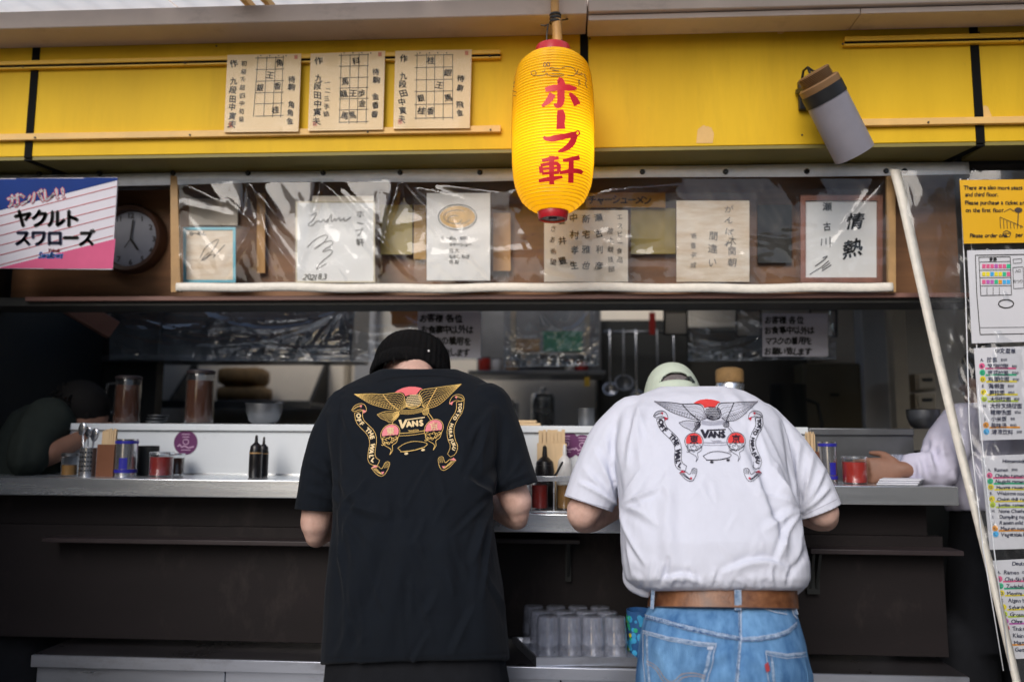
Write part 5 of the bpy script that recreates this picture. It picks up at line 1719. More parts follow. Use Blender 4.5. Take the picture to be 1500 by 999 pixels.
def squeeze(xl, xr, yt, yb, Y, z, m, label, band=True, name="sauce_bottle", tip=None):
    c, r = base_pt(xl, xr, Y, z); h = up(yb - yt, Y)
    o = thing(name, label, "sauce bottle", c, "squeeze bottles on the counter")
    b = MB(); b.lathe([(r * 0.92, 0), (r, 0.005), (r, h * 0.6), (r * 0.9, h * 0.68)], c, n=28, cap0=True, cap1=True); build("bottle_body", b, m, o)
    b = MB(); b.lathe([(r * 0.92, h * 0.682), (r * 0.85, h * 0.74), (r * 0.45, h * 0.80), (r * 0.28, h * 0.82), (r * 0.2, h * 0.98), (r * 0.08, h)], c, n=24, cap0=True, cap1=True); build("nozzle_cap", b, tip or m, o)
    if band:
        b = MB(); b.lathe([(r * 1.02, h * 0.56), (r * 1.02, h * 0.59)], c, n=28); build("gold_band", b, "label_gold", o)
    return o
squeeze(368, 387, 643, 705, 2.47, CZ, "bottle_black", "black sauce bottle standing in front of its twin on the white riser side")
squeeze(381, 396, 645, 703, 2.53, CZ, "bottle_black", "black sauce bottle half behind its twin on the white riser side")
# on the middle counter
MZ = 1.1215
chop_box(787, 830, 662, 752, 2.585, MZ, "pale chopstick box behind the sauce bottles between the two men", "chopstick_wood", 643, 21, "wooden chopstick pair in the pale box between the two men")
cd = thing("condiment_caddy", "steel condiment caddy between the two men on the lower counter", "caddy", P(810, 752, 2.46))
a, c = P(776, 752, 2.45), P(842, 700, 2.45)
b = MB()
for x in (a.x, (a.x + c.x) / 2 + 0.005, c.x):
    b.box(x - 0.002, x + 0.002, 2.40, 2.53, MZ, MZ + 0.105)
b.box(a.x + 0.002, c.x - 0.002, 2.395, 2.3995, MZ + 0.09, MZ + 0.105); b.box(a.x + 0.0025, c.x - 0.0025, 2.401, 2.529, MZ, MZ + 0.003)
build("caddy_frame", b, "steel_soft", cd, bevel=0.0008)
glassjar(779, 803, 709, 752, 2.455, MZ + 0.0035, "red_sauce", "bright red chilli jar in the steel caddy between the two men")
glassjar(815, 838, 709, 752, 2.455, MZ + 0.0035, "amber_paste", "amber jar in the steel caddy beside the white shirt's sleeve")
squeeze(784, 812, 664, 752, 2.555, MZ, "bottle_black", "black nozzle bottle behind the caddy between the two men", False)
squeeze(816, 838, 662, 752, 2.555, MZ, "bottle_white", "white nozzle bottle behind the caddy by the white sleeve", False)
b = MB(); b.tube([P(806, 706, 2.42), P(816, 692, 2.45), P(824, 677, 2.48)], 0.0035, n=8); b.ball(P(803, 709, 2.415), 0.009, 0.012, 0.004, n=10, m=6)
build("serving_spoon", b, "near_black", label="thin dark serving spoon leaning across the caddy", cat="spoon", smooth=180)
# on the right counter
chop_box(1178, 1196, 668, 711, 2.50, CZ, "chopstick box on the right counter left of the blue-banded can", "brown_box", 641, 14, "wooden chopstick pair in the box on the right counter")
can(1197, 1222, 653, 711, 2.46, CZ, "shiny steel can with blue bands on the right counter")
glassjar(1231, 1265, 674, 712, 2.44, CZ, "red_sauce", "red chilli jar on the right counter beside the folded cloth")
b = MB()
q = [P(x, y, Y_) for x, y, Y_ in ((1284, 712, 2.37), (1345, 711, 2.37), (1352, 711, 2.46), (1290, 711, 2.46))]
for k in range(3):
    b.prism([Vector((p.x + 0.004 * k, p.y, CZ + 0.0002 + 0.006 * k)) for p in q], (0, 0, 0.0055))
build("folded_cloth", b, "towel_white", label="folded white cloth on the right counter under the resting hand", cat="cloth", bevel=0.002)

# =================================================================== TRAY OF TUMBLERS on the low shelf
SZ = 0.695
tr = [P(787, 961, 2.36), P(931, 943, 2.38), P(893, 905, 2.6), P(753, 919, 2.6)]
tr = [Vector((p.x, p.y, SZ)) for p in tr]
tray = thing("steel_tray", "shallow steel tray full of upturned tumblers on the low shelf", "tray", sum(tr, Vector()) / 4)
ce = sum(tr, Vector()) / 4
b = MB()
inn = [ce + (p - ce) * 0.93 + Vector((0, 0, 0.004)) for p in tr]
rim = [p + Vector((0, 0, 0.026)) for p in tr]
out_ = [ce + (p - ce) * 1.025 for p in tr]
lip = [ce + (p - ce) * 1.028 + Vector((0, 0, 0.0245)) for p in tr]
b.add(inn + [ce + (p - ce) * 0.99 + Vector((0, 0, 0.0255)) for p in tr] + rim + lip + out_,
      [(0, 1, 2, 3)] + [(i, (i + 1) % 4, 4 + (i + 1) % 4, 4 + i) for i in range(4)] + [(4 + i, 4 + (i + 1) % 4, 8 + (i + 1) % 4, 8 + i) for i in range(4)]
      + [(8 + i, 8 + (i + 1) % 4, 12 + (i + 1) % 4, 12 + i) for i in range(4)] + [(12 + i, 12 + (i + 1) % 4, 16 + (i + 1) % 4, 16 + i) for i in range(4)] + [(19, 18, 17, 16)])
build("tray_pan", b, "base_steel", tray, smooth=0)
def tumbler(c, label):
    o = thing("tumbler", label, "tumbler", c, "clear tumblers stacked upside down on the tray")
    b = MB()
    H, r1, r2 = 0.078, 0.036, 0.0295
    b.lathe([(r1 - 0.0012, 0.0), (r1, 0.0), (r1 + 0.0006, 0.004), (r1 - 0.0006, 0.010), (r2 + 0.001, H - 0.012), (r2, H - 0.002), (r2 - 0.003, H), (0.0001, H - 0.002)], c, n=28)
    build("tumbler_wall", b, "tumbler_plastic", o, smooth=50)
    return o
proto = None
for iy in range(3):
    for ix in range(4):
        u, v = 0.13 + 0.247 * ix, 0.16 + 0.32 * iy
        p = (inn[0] * (1 - u) + inn[1] * u) * (1 - v) + (inn[3] * (1 - u) + inn[2] * u) * v
        for k in range(2):
            lab = ("upper" if k else "lower") + " clear tumbler on the tray, " + ("front row", "middle row", "back row")[iy] + ", " + ("nearest the black shirt", "second from the black shirt", "second from the blue cup", "nearest the blue cup")[ix]
            q = Vector((p.x, p.y, SZ + 0.0045 + k * 0.046))
            if proto is None:
                proto = tumbler(q, lab)
            else:
                copy_thing(proto, q, lab, "clear tumblers stacked upside down on the tray")
# blue patterned cup beside it
c, r = base_pt(915, 951, 2.46, SZ + 0.0005)
t = thing("patterned_cup", "tall blue floral cup between the tray and the jeans", "cup", c)
h = up(66, 2.46)
b = MB(); b.lathe([(r * 0.82, 0), (r * 0.88, 0.006), (r * 1.0, h), (r * 0.97, h), (r * 0.85, 0.01)], c, n=36, cap0=True); build("cup_wall", b, "tumbler_floral", t, smooth=60)
b = MB()
for k in range(60):
    a = math.radians(rnd.uniform(180, 360)); z_ = rnd.uniform(0.02, h - 0.01); s = rnd.uniform(0.004, 0.010)
    rr = r * (0.88 + 0.12 * z_ / h) + 0.0008
    b.lathe([(0.0001, 0.0006), (s, 0.0)], c + Vector((rr * math.cos(a), rr * math.sin(a), z_)), axis=(math.cos(a), math.sin(a), 0), n=7, mi=rnd.choice([0, 0, 0, 2, 2, 2, 2, 1]))
build("floral_print", b, ["hl_green", "hl_yellow", "hl_blue"], t)

# =================================================================== PEOPLE
from mathutils import noise as mnoise
def remesh(mb, voxel):
    me = bpy.data.meshes.new("tmp")
    me.from_pydata([tuple(v) for v in mb.v], [], mb.f)
    me.update()
    bm = bmesh.new(); bm.from_mesh(me)
    bmesh.ops.recalc_face_normals(bm, faces=bm.faces)
    bm.to_mesh(me); bm.free()
    ob = bpy.data.objects.new("tmp", me)
    COL.objects.link(ob)
    md = ob.modifiers.new("r", 'REMESH')
    md.mode = 'VOXEL'
    md.voxel_size = voxel
    dg = bpy.context.evaluated_depsgraph_get()
    dg.update()
    ev = ob.evaluated_get(dg)
    m2 = bpy.data.meshes.new_from_object(ev)
    bpy.data.objects.remove(ob)
    bpy.data.meshes.remove(me)
    return m2
def get_v(me):
    a = np.empty(len(me.vertices) * 3)
    me.vertices.foreach_get("co", a)
    return a.reshape(-1, 3)
def set_v(me, V):
    me.vertices.foreach_set("co", V.ravel())
    me.update()
def get_n(me):
    a = np.empty(len(me.vertices) * 3)
    me.vertex_normals.foreach_get("vector", a)
    return a.reshape(-1, 3)
def relax(me, it, fac=0.5):
    e = np.empty(len(me.edges) * 2, dtype=np.int64)
    me.edges.foreach_get("vertices", e)
    e = e.reshape(-1, 2)
    V = get_v(me)
    deg = np.bincount(e.ravel(), minlength=len(V)).astype(float)[:, None]
    for k in range(it):
        S = np.zeros_like(V)
        np.add.at(S, e[:, 0], V[e[:, 1]])
        np.add.at(S, e[:, 1], V[e[:, 0]])
        f = fac if k % 2 == 0 else -fac * 0.92
        V = V + (S / deg - V) * f
    set_v(me, V)
camv = np.array(CAM)
RM = np.array([tuple(R_), tuple(U_), tuple(D_)])
def px_arr(V):
    q = (V - camv) @ RM.T
    return np.stack([750 + FPX * q[:, 0] / q[:, 2], 499.5 - FPX * q[:, 1] / q[:, 2]], 1)
def push_folds(me, folds, noise_amp=0.0, noise_scale=6.0, seed=0, nstretch=(1, 1, 1)):
    V, N = get_v(me), get_n(me)
    pq = px_arr(V)
    face = np.clip(((camv - V) / np.linalg.norm(camv - V, axis=1)[:, None] * N).sum(1) * 4, 0, 1)
    disp = np.zeros(len(V))
    for pts, w, amp, *rest in folds:
        prof = rest[0] if rest else 'r'
        pts = [tuple(p) for p in smooth_pts([Vector(p) for p in pts], 2)]
        best = np.full(len(V), 1e9); side = np.zeros(len(V)); tt = np.zeros(len(V))
        L = [0]
        for a, c in zip(pts[:-1], pts[1:]):
            L.append(L[-1] + math.hypot(c[0] - a[0], c[1] - a[1]))
        for k, (a, c) in enumerate(zip(pts[:-1], pts[1:])):
            d = np.array(c) - np.array(a)
            l2 = (d ** 2).sum() or 1e-9
            t = np.clip(((pq - np.array(a)) @ d) / l2, 0, 1)
            r = pq - (np.array(a) + t[:, None] * d)
            dist = np.hypot(r[:, 0], r[:, 1])
            m = dist < best
            best[m] = dist[m]
            side[m] = np.sign(d[0] * r[:, 1] - d[1] * r[:, 0])[m]
            tt[m] = ((L[k] + t * math.sqrt(l2)) / L[-1])[m]
        tap = np.sin(np.clip(tt, 0, 1) * math.pi) ** 0.6
        g = np.exp(-(best / w) ** 2)
        if prof == 'r':
            h = g - 0.45 * np.exp(-((best - 1.9 * w) / w) ** 2)
        elif prof == 'c':                       # sharp crease with a soft shoulder on one side
            h = np.exp(-best / w) - 0.5 * np.exp(-((best - 2.2 * w) / (1.2 * w)) ** 2) * (side > 0)
        elif prof == 's':                       # step: one side stands proud, the other falls back
            h = np.exp(-(best / (1.6 * w)) ** 2) * np.tanh(side * best / (0.5 * w))
        else:
            h = g
        disp += amp * h * tap
    disp *= face
    if noise_amp:
        for i in range(len(V)):
            v = Vector(V[i]) * noise_scale
            v = Vector((v.x * nstretch[0], v.y * nstretch[1], v.z * nstretch[2]))
            n1 = mnoise.noise(v + Vector((seed, 0, 0)))
            n2 = mnoise.noise(v * 2.3 + Vector((seed, 7, 0)))
            disp[i] += noise_amp * (n1 * 0.8 + (0.35 - abs(n2)) * 0.7)
    set_v(me, V + N * disp[:, None])
def cut(me, cuts):
    bm = bmesh.new(); bm.from_mesh(me)
    for co, no, rad in cuts:
        fs = [f for f in bm.faces if (f.calc_center_median() - co).length < rad]
        g = set(fs)
        for f in fs:
            g.update(f.edges); g.update(f.verts)
        bmesh.ops.bisect_plane(bm, geom=list(g), plane_co=co, plane_no=no, clear_outer=True)
    bm.to_mesh(me); bm.free(); me.update()
def place(me, name, m, parent, solid=0.0):
    o0 = org(parent)
    V = get_v(me) - np.array(o0)
    set_v(me, V)
    me.name = name
    me.materials.clear()
    me.materials.append(MATS[m])
    me.polygons.foreach_set("use_smooth", [True] * len(me.polygons))
    o = bpy.data.objects.new(name, me)
    COL.objects.link(o)
    o.parent = parent
    if solid:
        md = o.modifiers.new("solid", 'SOLIDIFY'); md.thickness = solid; md.offset = -1
    return o
def surface_map(me):
    """from a pixel to the cloth it falls on (call before the mesh is moved to its parent's frame)"""
    V = get_v(me)
    bv = BVHTree.FromPolygons([Vector(v) for v in V], [tuple(p.vertices) for p in me.polygons])
    def mk(lift):
        def f(x, y):
            d = ray(x, y)
            h = bv.ray_cast(CAM, d)
            if h[0] is None:
                return None
            n = h[1]
            if n.dot(d) > 0:
                n = -n
            return h[0] + n * lift - d * (lift * 0.5)
        return f
    return mk
def ring(c, ax, ay, a, bb, n=44, ex=2.5):
    out = []
    for i in range(n):
        t = 2 * math.pi * i / n
        ct, st = math.cos(t), math.sin(t)
        out.append(Vector(c) + ax * (a * math.copysign(abs(ct) ** (2 / ex), ct)) + ay * (bb * math.copysign(abs(st) ** (2 / ex), st)))
    return out
def body_rings(rows, n=44, ex=2.5):
    """rows of (photo y, left x, right x, depth of centre, half thickness[, dy at right])"""
    rs = []
    for row in rows:
        y, xl, xr, Yc, d = row[:5]
        dy = row[5] if len(row) > 5 else 0
        a, c = P(xl, y, Yc), P(xr, y + dy, Yc)
        rs.append(ring((a + c) / 2, (c - a).normalized(), Vector((0, 1, -(y - 636.0) / FPX)), (c - a).length / 2, d, n, ex))
    return rs
def limb(mb, pts, radii, n=18):
    """a tapering limb with round ends"""
    pts = [Vector(p) for p in pts]
    P2, R2 = [], []
    for k in range(len(pts) - 1):
        m = 5
        for i in range(m):
            t = i / m
            P2.append(pts[k].lerp(pts[k + 1], t)); R2.append(radii[k] * (1 - t) + radii[k + 1] * t)
    P2.append(pts[-1]); R2.append(radii[-1])
    for _ in range(2):
        P2 = [P2[0]] + [(P2[i - 1] + P2[i] * 2 + P2[i + 1]) / 4 for i in range(1, len(P2) - 1)] + [P2[-1]]
    d0, d1 = (P2[0] - P2[1]).normalized(), (P2[-1] - P2[-2]).normalized()
    pre = [(P2[0] + d0 * R2[0] * s, R2[0] * r) for s, r in ((0.95, 0.3), (0.7, 0.71), (0.35, 0.93))]
    post = [(P2[-1] + d1 * R2[-1] * s, R2[-1] * r) for s, r in ((0.35, 0.93), (0.7, 0.71), (0.95, 0.3))]
    mb.tube([p for p, _ in pre] + P2 + [p for p, _ in post], [r for _, r in pre] + R2 + [r for _, r in post], n=n)
def hand(mb, w, d, palm_n, thumb, curl=0.5, s=1.0):
    """w wrist, d pointing along the palm, palm_n out of the palm, thumb towards the thumb's side"""
    d = Vector(d).normalized(); t = Vector(thumb); t = (t - d * d.dot(t)).normalized(); n = Vector(palm_n); n = (n - d * d.dot(n) - t * t.dot(n)).normalized()
    c = w + d * 0.05 * s
    rings = []
    for u, hw, th in ((0.0, 0.026, 0.019), (0.3, 0.032, 0.017), (0.65, 0.040, 0.015), (1.0, 0.041, 0.012)):
        rings.append(ring(w + d * (0.005 + 0.088 * u) * s, t, n, hw * s, th * s, 20, 2.6))
    mb.loft(rings)
    for k, (off, ln) in enumerate(((0.031, 0.072), (0.0105, 0.080), (-0.0105, 0.075), (-0.031, 0.058))):
        p = w + (d * 0.086 + t * off) * s
        pts, rr, dd = [p - d * 0.01], [0.0095 * s], d.copy()
        for j, (fr, a) in enumerate(((0.45, 0.5), (0.30, 0.9), (0.25, 0.6))):
            ang = curl * a * (1 + 0.12 * k)
            dd = (dd * math.cos(ang) + n * math.sin(ang)).normalized()
            p = p + dd * ln * fr * s
            pts.append(p); rr.append((0.0088, 0.0082, 0.0070)[j] * s)
        limb(mb, pts, rr, 10)
    p = w + (d * 0.022 + t * 0.026) * s
    q = p + (d * 0.022 + t * 0.026 + n * 0.012) * s
    r = q + (d * 0.030 + t * 0.006 + n * 0.016) * s
    limb(mb, [p, q, r], [0.014 * s, 0.0105 * s, 0.0085 * s], 10)
def head(mb, c, upv, fwd, s=1.0):
    upv, fwd = Vector(upv).normalized(), Vector(fwd).normalized()
    sd = fwd.cross(upv).normalized()
    fwd = upv.cross(sd).normalized()
    Rm = Matrix((sd, fwd, upv)).transposed()
    mb.ball(c, 0.076 * s, 0.095 * s, 0.092 * s, Rm, 28, 18)
    at = lambda x, y, z: c + (sd * x + fwd * y + upv * z) * s
    mb.ball(at(0, 0.035, -0.055), 0.058 * s, 0.060 * s, 0.068 * s, Rm, 20, 12)        # jaw
    mb.ball(at(0, 0.082, -0.098), 0.022 * s, 0.016 * s, 0.014 * s, Rm, 12, 8)          # chin
    limb(mb, [at(0, 0.092, -0.005), at(0, 0.108, -0.042)], [0.009 * s, 0.0135 * s], 10)   # nose
    for k in (-1, 1):
        mb.ball(at(0.014 * k, 0.099, -0.046), 0.009 * s, 0.009 * s, 0.008 * s, Rm, 10, 8)
        mb.ball(at(0.077 * k, -0.002, -0.020), 0.010 * s, 0.020 * s, 0.032 * s, Rm, 12, 10)  # ear
        mb.ball(at(0.034 * k, 0.080, 0.012), 0.022 * s, 0.012 * s, 0.008 * s, Rm, 12, 8)     # brow
        mb.ball(at(0.040 * k, 0.070, -0.035), 0.020 * s, 0.018 * s, 0.018 * s, Rm, 12, 8)    # cheek
    mb.ball(at(0, 0.092, -0.070), 0.024 * s, 0.010 * s, 0.0065 * s, Rm, 12, 8)          # lips
    mb.ball(at(0, 0.090, -0.079), 0.021 * s, 0.010 * s, 0.0065 * s, Rm, 12, 8)
    return at, Rm
def face_parts(at, Rm, parent, s=1.0):
    for k in (-1, 1):
        b = MB(); b.ball(at(0.032 * k, 0.084, -0.006), 0.013 * s, 0.010 * s, 0.0085 * s, Rm, 14, 10)
        e = build("eye", b, "bottle_white", parent, smooth=180)
        b = MB(); b.ball(at(0.032 * k, 0.0915, -0.007), 0.0052 * s, 0.004 * s, 0.0052 * s, Rm, 12, 8)
        build("iris", b, "ink_brown", e, smooth=180)
def body_mesh(mb, voxel=0.006, it=6):
    me = remesh(mb, voxel)
    relax(me, it)
    return me

# ------------------------------------------------------------------- the emblem on both shirts (drawn in the white print's own pixels)
def emblem(b, f, T, ws, pal, f2=None):
    """pal: line, body, sun, ball, kanji, word, banner, accent, shade -> material slots"""
    def S(pts, w, role, soft=1, step=1.3):
        stroke(b, [T(*p) for p in pts], w * ws, f, step=step, mi=pal[role], soft=soft)
    def F(poly, role, h=0.45):
        fill(b, [T(*p) for p in poly], f, h=h, cell=1.6, mi=pal[role])
    A = math.radians
    # rising sun
    F([(472, 197), (500, 178), (540, 163), (590, 157), (650, 162), (700, 176), (722, 188), (700, 192), (690, 205), (668, 232), (620, 226), (572, 236), (560, 212), (535, 199)], 'sun')
    # wings: outline, fold and rows of feathers
    LT = [(115, 178), (200, 184), (290, 190), (370, 204), (440, 200), (500, 200), (545, 212), (565, 240), (578, 285), (605, 318)]
    LB = [(115, 178), (185, 222), (270, 276), (370, 312), (450, 336), (520, 350), (560, 345), (605, 325)]
    RT = [(1062, 178), (980, 182), (910, 184), (850, 188), (790, 190), (735, 192), (705, 204), (692, 240), (698, 270), (735, 300)]
    RB = [(1062, 178), (1010, 226), (960, 276), (905, 325), (850, 352), (800, 358), (760, 352), (730, 330)]
    def along(pts, t):
        L_ = [0]
        for a, c in zip(pts[:-1], pts[1:]):
            L_.append(L_[-1] + math.dist(a, c))
        q = t * L_[-1]
        for k in range(len(pts) - 1):
            if q <= L_[k + 1]:
                u = (q - L_[k]) / (L_[k + 1] - L_[k])
                return (pts[k][0] * (1 - u) + pts[k + 1][0] * u, pts[k][1] * (1 - u) + pts[k + 1][1] * u)
        return pts[-1]
    for TT, BB, fold in ((LT, LB, [(372, 206), (420, 262), (470, 310), (525, 348)]), (RT, RB, [(846, 190), (818, 250), (795, 300), (775, 352)])):
        S(TT, 5, 'line'); S(BB, 4, 'line'); S(fold, 7, 'line')
        for k in range(1, 8):
            r_ = k / 8
            row = []
            for i in range(26):
                t = 0.02 + 0.96 * i / 25
                a, c = along(TT, t), along(BB, t)
                row.append((a[0] * (1 - r_) + c[0] * r_, a[1] * (1 - r_) + c[1] * r_ + (4 if i % 2 else -3)))
            S(row, pal['fw'], 'body' if k % 2 else 'line', soft=0)
        for i in range(1, 20):
            t = 0.08 + 0.9 * i / 20
            a, c = along(TT, t), along(BB, t)
            S([(a[0] * 0.35 + c[0] * 0.65 - 5, a[1] * 0.35 + c[1] * 0.65), c], 2.5, 'line', soft=0)
    # head with scale feathers, beak
    hx_, hy_ = 650, 285
    for r_ in range(7):
        for c_ in range(9):
            x = hx_ - 62 + c_ * 15 + (7 if r_ % 2 else 0); y = hy_ - 52 + r_ * 15
            if ((x - hx_) / 74) ** 2 + ((y - hy_) / 60) ** 2 < 1:
                S([(x - 6, y - 2), (x, y + 4), (x + 6, y - 2)], pal['hw'], 'head', soft=0)
    S(ellipse(hx_, hy_, 75, 62, a0=-60, a1=150), 5, 'line', 0)
    S([(598, 318), (620, 335), (650, 342), (700, 340), (722, 320)], 7, 'line'); S([(602, 300), (625, 312), (655, 318)], 6, 'line'); S([(590, 325), (640, 328), (690, 326)], 4, 'line')
    # tail, legs and claws
    tail = [(340, 372), (400, 352), (470, 355), (530, 372), (540, 400), (500, 440), (455, 452), (430, 430), (380, 410), (340, 372)]
    S(tail, 4, 'line')
    for k in range(8):
        S([(348 + k * 14, 376 + k * 9), (430 + k * 8, 366 + k * 8), (520, 378 + k * 7)], pal['fw'], 'body')
    for k in range(6):
        S([(470 + 8 * k, 440 - 3 * k), (500 + 6 * k, 400 - 4 * k), (540, 365 - 2 * k)], 3, 'line')
    S([(485, 470), (490, 440), (515, 410), (540, 385)], 5, 'line')
    for x0_ in (510, 772):
        for k in range(5):
            S([(x0_ - 20 + 9 * k, 410), (x0_ - 14 + 9 * k, 380), (x0_ + 2 + 6 * k, 358)], 4, 'line')
        S(ellipse(x0_, 388, 28, 26, n=16), 4, 'line', 0)
    for k in range(5):
        S([(545, 352 + k * 8), (640, 362 + k * 9), (760, 350 + k * 8)], 3.2, 'shade')
    S([(800, 400), (825, 430), (850, 462)], 6, 'shade'); S([(785, 410), (808, 440), (830, 470)], 4, 'line')
    # word mark: a V whose arm runs into a long bar, then A N S
    S([(538, 440), (562, 438)], 9, 'word', 0); S([(551, 440), (580, 506), (606, 444)], pal['vw'], 'word', 0); S([(596, 441), (770, 434)], 10, 'word', 0); S([(740, 440), (770, 433)], 8, 'word', 0)
    for ch, cx in (("A", 636), ("N", 690), ("S", 744)):
        x, y = T(cx, 480); x2, y2 = T(cx + 50, 480)
        glyph(b, ch, x, y, 72 * ws * 1.08, f, rot=math.degrees(math.atan2(y2 - y, x2 - x)), sx=1.05, bold=6.5 * ws, mi=pal['word'])
    for y in (552, 574):
        S([(560, y), (680, y + 5), (790, y - 4)], 6 if y == 552 else 4.5, 'shade')
    S([(632, 530), (660, 540), (700, 532), (740, 542), (690, 545), (640, 543)], 4, 'shade')
    # two balls with the characters and smoke
    for bx, by, ch in ((478, 545, "東"), (862, 540, "京")):
        S(ellipse(bx, by, 84, 80, n=36), 4.5, 'line', 0)
        F([(bx + 74 * math.cos(A(a)), by - 6 + 68 * math.sin(A(a))) for a in range(-200, 21, 10)], 'ball')
        x, y = T(bx, by - 18); x2, y2 = T(bx + 50, by - 18)
        glyph(b, ch, x, y, 84 * ws, f2 or f, rot=math.degrees(math.atan2(y2 - y, x2 - x)), bold=1.6 * ws, mi=pal['kanji'])
        for k in range(9):
            a = k * 0.72
            cx, cy = bx - 52 + (k % 5) * 26, by + 40 + (k // 5) * 34 + (k % 2) * 10
            S([(cx + (4 + 2.2 * j) * math.cos(a + j * 0.9), cy + (4 + 2.2 * j) * math.sin(a + j * 0.9)) for j in range(7)], pal['cw'], 'curl')
        sgn = 1 if bx < 600 else 1
        S([(bx - 66, by + 40), (bx - 62, by + 78), (bx - 25, by + 108), (bx + 14, by + 128), (bx + 28, by + 150), (bx + 18, by + 182)], pal['cw'], 'curl', 2)
        S([(bx + 74, by + 40), (bx + 68, by + 85), (bx + 30, by + 100), (bx + 34, by + 122), (bx + 40, by + 152), (bx + 18, by + 184)], pal['cw'], 'curl', 2)
    # skateboard
    S([(560, 678), (612, 645), (680, 631), (750, 638), (828, 660), (800, 694), (720, 710), (600, 718), (575, 690), (560, 678)], 4.5, 'line')
    S([(588, 712), (700, 712), (806, 690)], 6, 'line'); 
    for x, y in ((642, 732), (790, 714)):
        F(ellipse(x, y, 17, 10, n=14), 'word')
    # scrolls
    def scroll(Lx, Rx, mid, word, mir):
        
        S(Lx, 4.5, 'line'); S(Rx, 4.5, 'line')
        for e in (0, -1):
            S([Lx[e], Rx[e]], 4, 'line', 0)
        for top in (True, False):
            m = (lambda x: x) if not mir else ((lambda x: 1215 - x) if top else (lambda x: 1440 - x))
            if top:
                q = [(108, 312), (128, 276), (178, 260), (222, 276), (242, 322), (232, 348), (205, 322), (180, 312), (130, 330), (108, 312)]
                tri = [(205, 316), (244, 334), (216, 352)]; dot = (186, 288)
                hat = [[(118, 306 + 5 * k), (150, 284 + 5 * k), (190, 276 + 6 * k)] for k in range(3)]
            else:
                q = [(345, 828), (400, 812), (436, 848), (452, 826), (462, 792), (485, 785), (510, 800), (490, 870), (458, 912), (405, 895), (345, 828)]
                tri = [(342, 832), (370, 806), (404, 824)]; dot = (452, 880)
                hat = [[(360 + 7 * k, 832), (400 + 5 * k, 868), (440 + 3 * k, 890)] for k in range(5)] + [[(468 + 9 * k, 796), (462 + 9 * k, 840)] for k in range(4)]
            S([(m(x), y) for x, y in q], 4.5, 'line')
            F([(m(x), y) for x, y in tri], 'accent'); F([(m(x) + dx, y + dy) for (x, y), (dx, dy) in (((dot), (-14, -8)), ((dot), (12, -10)), ((dot), (4, 14)))], 'accent')
            for h_ in hat:
                S([(m(x), y) for x, y in h_], 2.6, 'line')
        n_ = len(word)
        for i, ch in enumerate(word):
            if ch == ' ':
                continue
            t = (0.02 if not mir else 0.03) + (i + 0.5) / n_ * (0.94 if not mir else 0.88)
            p, q = along(mid, max(0, t - 0.02)), along(mid, min(1, t + 0.02))
            p0, q0 = T(*p), T(*q)
            ang = math.degrees(math.atan2(q0[1] - p0[1], q0[0] - p0[0]))
            c_ = T(*along(mid, t))
            glyph(b, ch, c_[0], c_[1], (46 if mir else 60) * ws, f, rot=ang, bold=(3.4 if mir else 4.4) * ws, mi=pal['banner'], sx=1.05)
    scroll([(136, 340), (158, 420), (215, 480), (280, 540), (308, 610), (300, 690), (304, 762), (340, 802), (398, 812)], [(206, 326), (216, 400), (270, 450), (335, 512), (366, 585), (360, 680), (368, 738), (412, 768)],
           [(170, 336), (186, 410), (240, 465), (305, 528), (336, 600), (328, 690), (336, 748), (388, 786)], "OFF THE WALL", False)
    scroll([(1036, 330), (1048, 400), (1000, 480), (980, 560), (996, 640), (1034, 705), (1012, 770)], [(1104, 318), (1108, 410), (1058, 490), (1040, 560), (1062, 650), (1102, 715), (1084, 780), (1040, 796)],
           [(1068, 322), (1078, 405), (1028, 487), (1010, 562), (1030, 645), (1068, 712), (1040, 784)], "TOKYO HARAJUKU", True)
TW = lambda x, y: (940 + x / 6.245, 560 + y / 6.245)
_src = np.array([(115, 178), (1062, 178), (540, 437), (770, 500), (478, 530), (862, 520), (430, 905), (1015, 905), (695, 690), (600, 160)], float)
_dst = np.array([(135, 218), (1050, 120), (478, 450), (695, 495), (413, 547), (785, 512), (340, 918), (920, 873), (610, 680), (580, 170)], float)
_A = np.linalg.lstsq(np.c_[_src, np.ones(len(_src))], _dst, rcond=None)[0]
def TB(x, y):
    u = np.array([x, y, 1.0]) @ _A
    return (500 + u[0] / 5.875, 540 + u[1] / 5.875)

# ------------------------------------------------------------------- man in the black shirt
pa = thing("person", "person in a loose black t-shirt with gold back print and black beanie", "person", (P(610, 900, 1.95).x, 1.97, 0), "men leaning over the counter")
tb = MB()
rows = [(974, 474, 746, 1.96, .150, -8), (930, 477, 743, 1.965, .150), (860, 481, 737, 1.98, .148), (800, 488, 727, 2.00, .145), (760, 492, 720, 2.03, .142), (720, 492, 724, 2.06, .140),
        (680, 489, 732, 2.10, .135), (640, 484, 739, 2.14, .130), (605, 478, 748, 2.18, .118), (583, 485, 742, 2.205, .100), (566, 503, 722, 2.225, .082), (552, 532, 696, 2.24, .062), (541, 558, 668, 2.25, .046)]
tb.loft(body_rings(rows))
cl, cr = P(464, 747, 2.12), P(755, 715, 2.12)
dl, dr = (P(459, 790, 2.115) - cl).normalized(), (P(766, 752, 2.115) - cr).normalized()
limb(tb, [P(512, 602, 2.20), P(490, 640, 2.17), P(474, 692, 2.14), cl + dl * 0.03], [.070, .066, .062, .0585])
limb(tb, [P(713, 597, 2.20), P(731, 636, 2.17), P(743, 680, 2.14), cr + dr * 0.03], [.070, .064, .063, .0610])
me = remesh(tb, 0.0045); relax(me, 22)
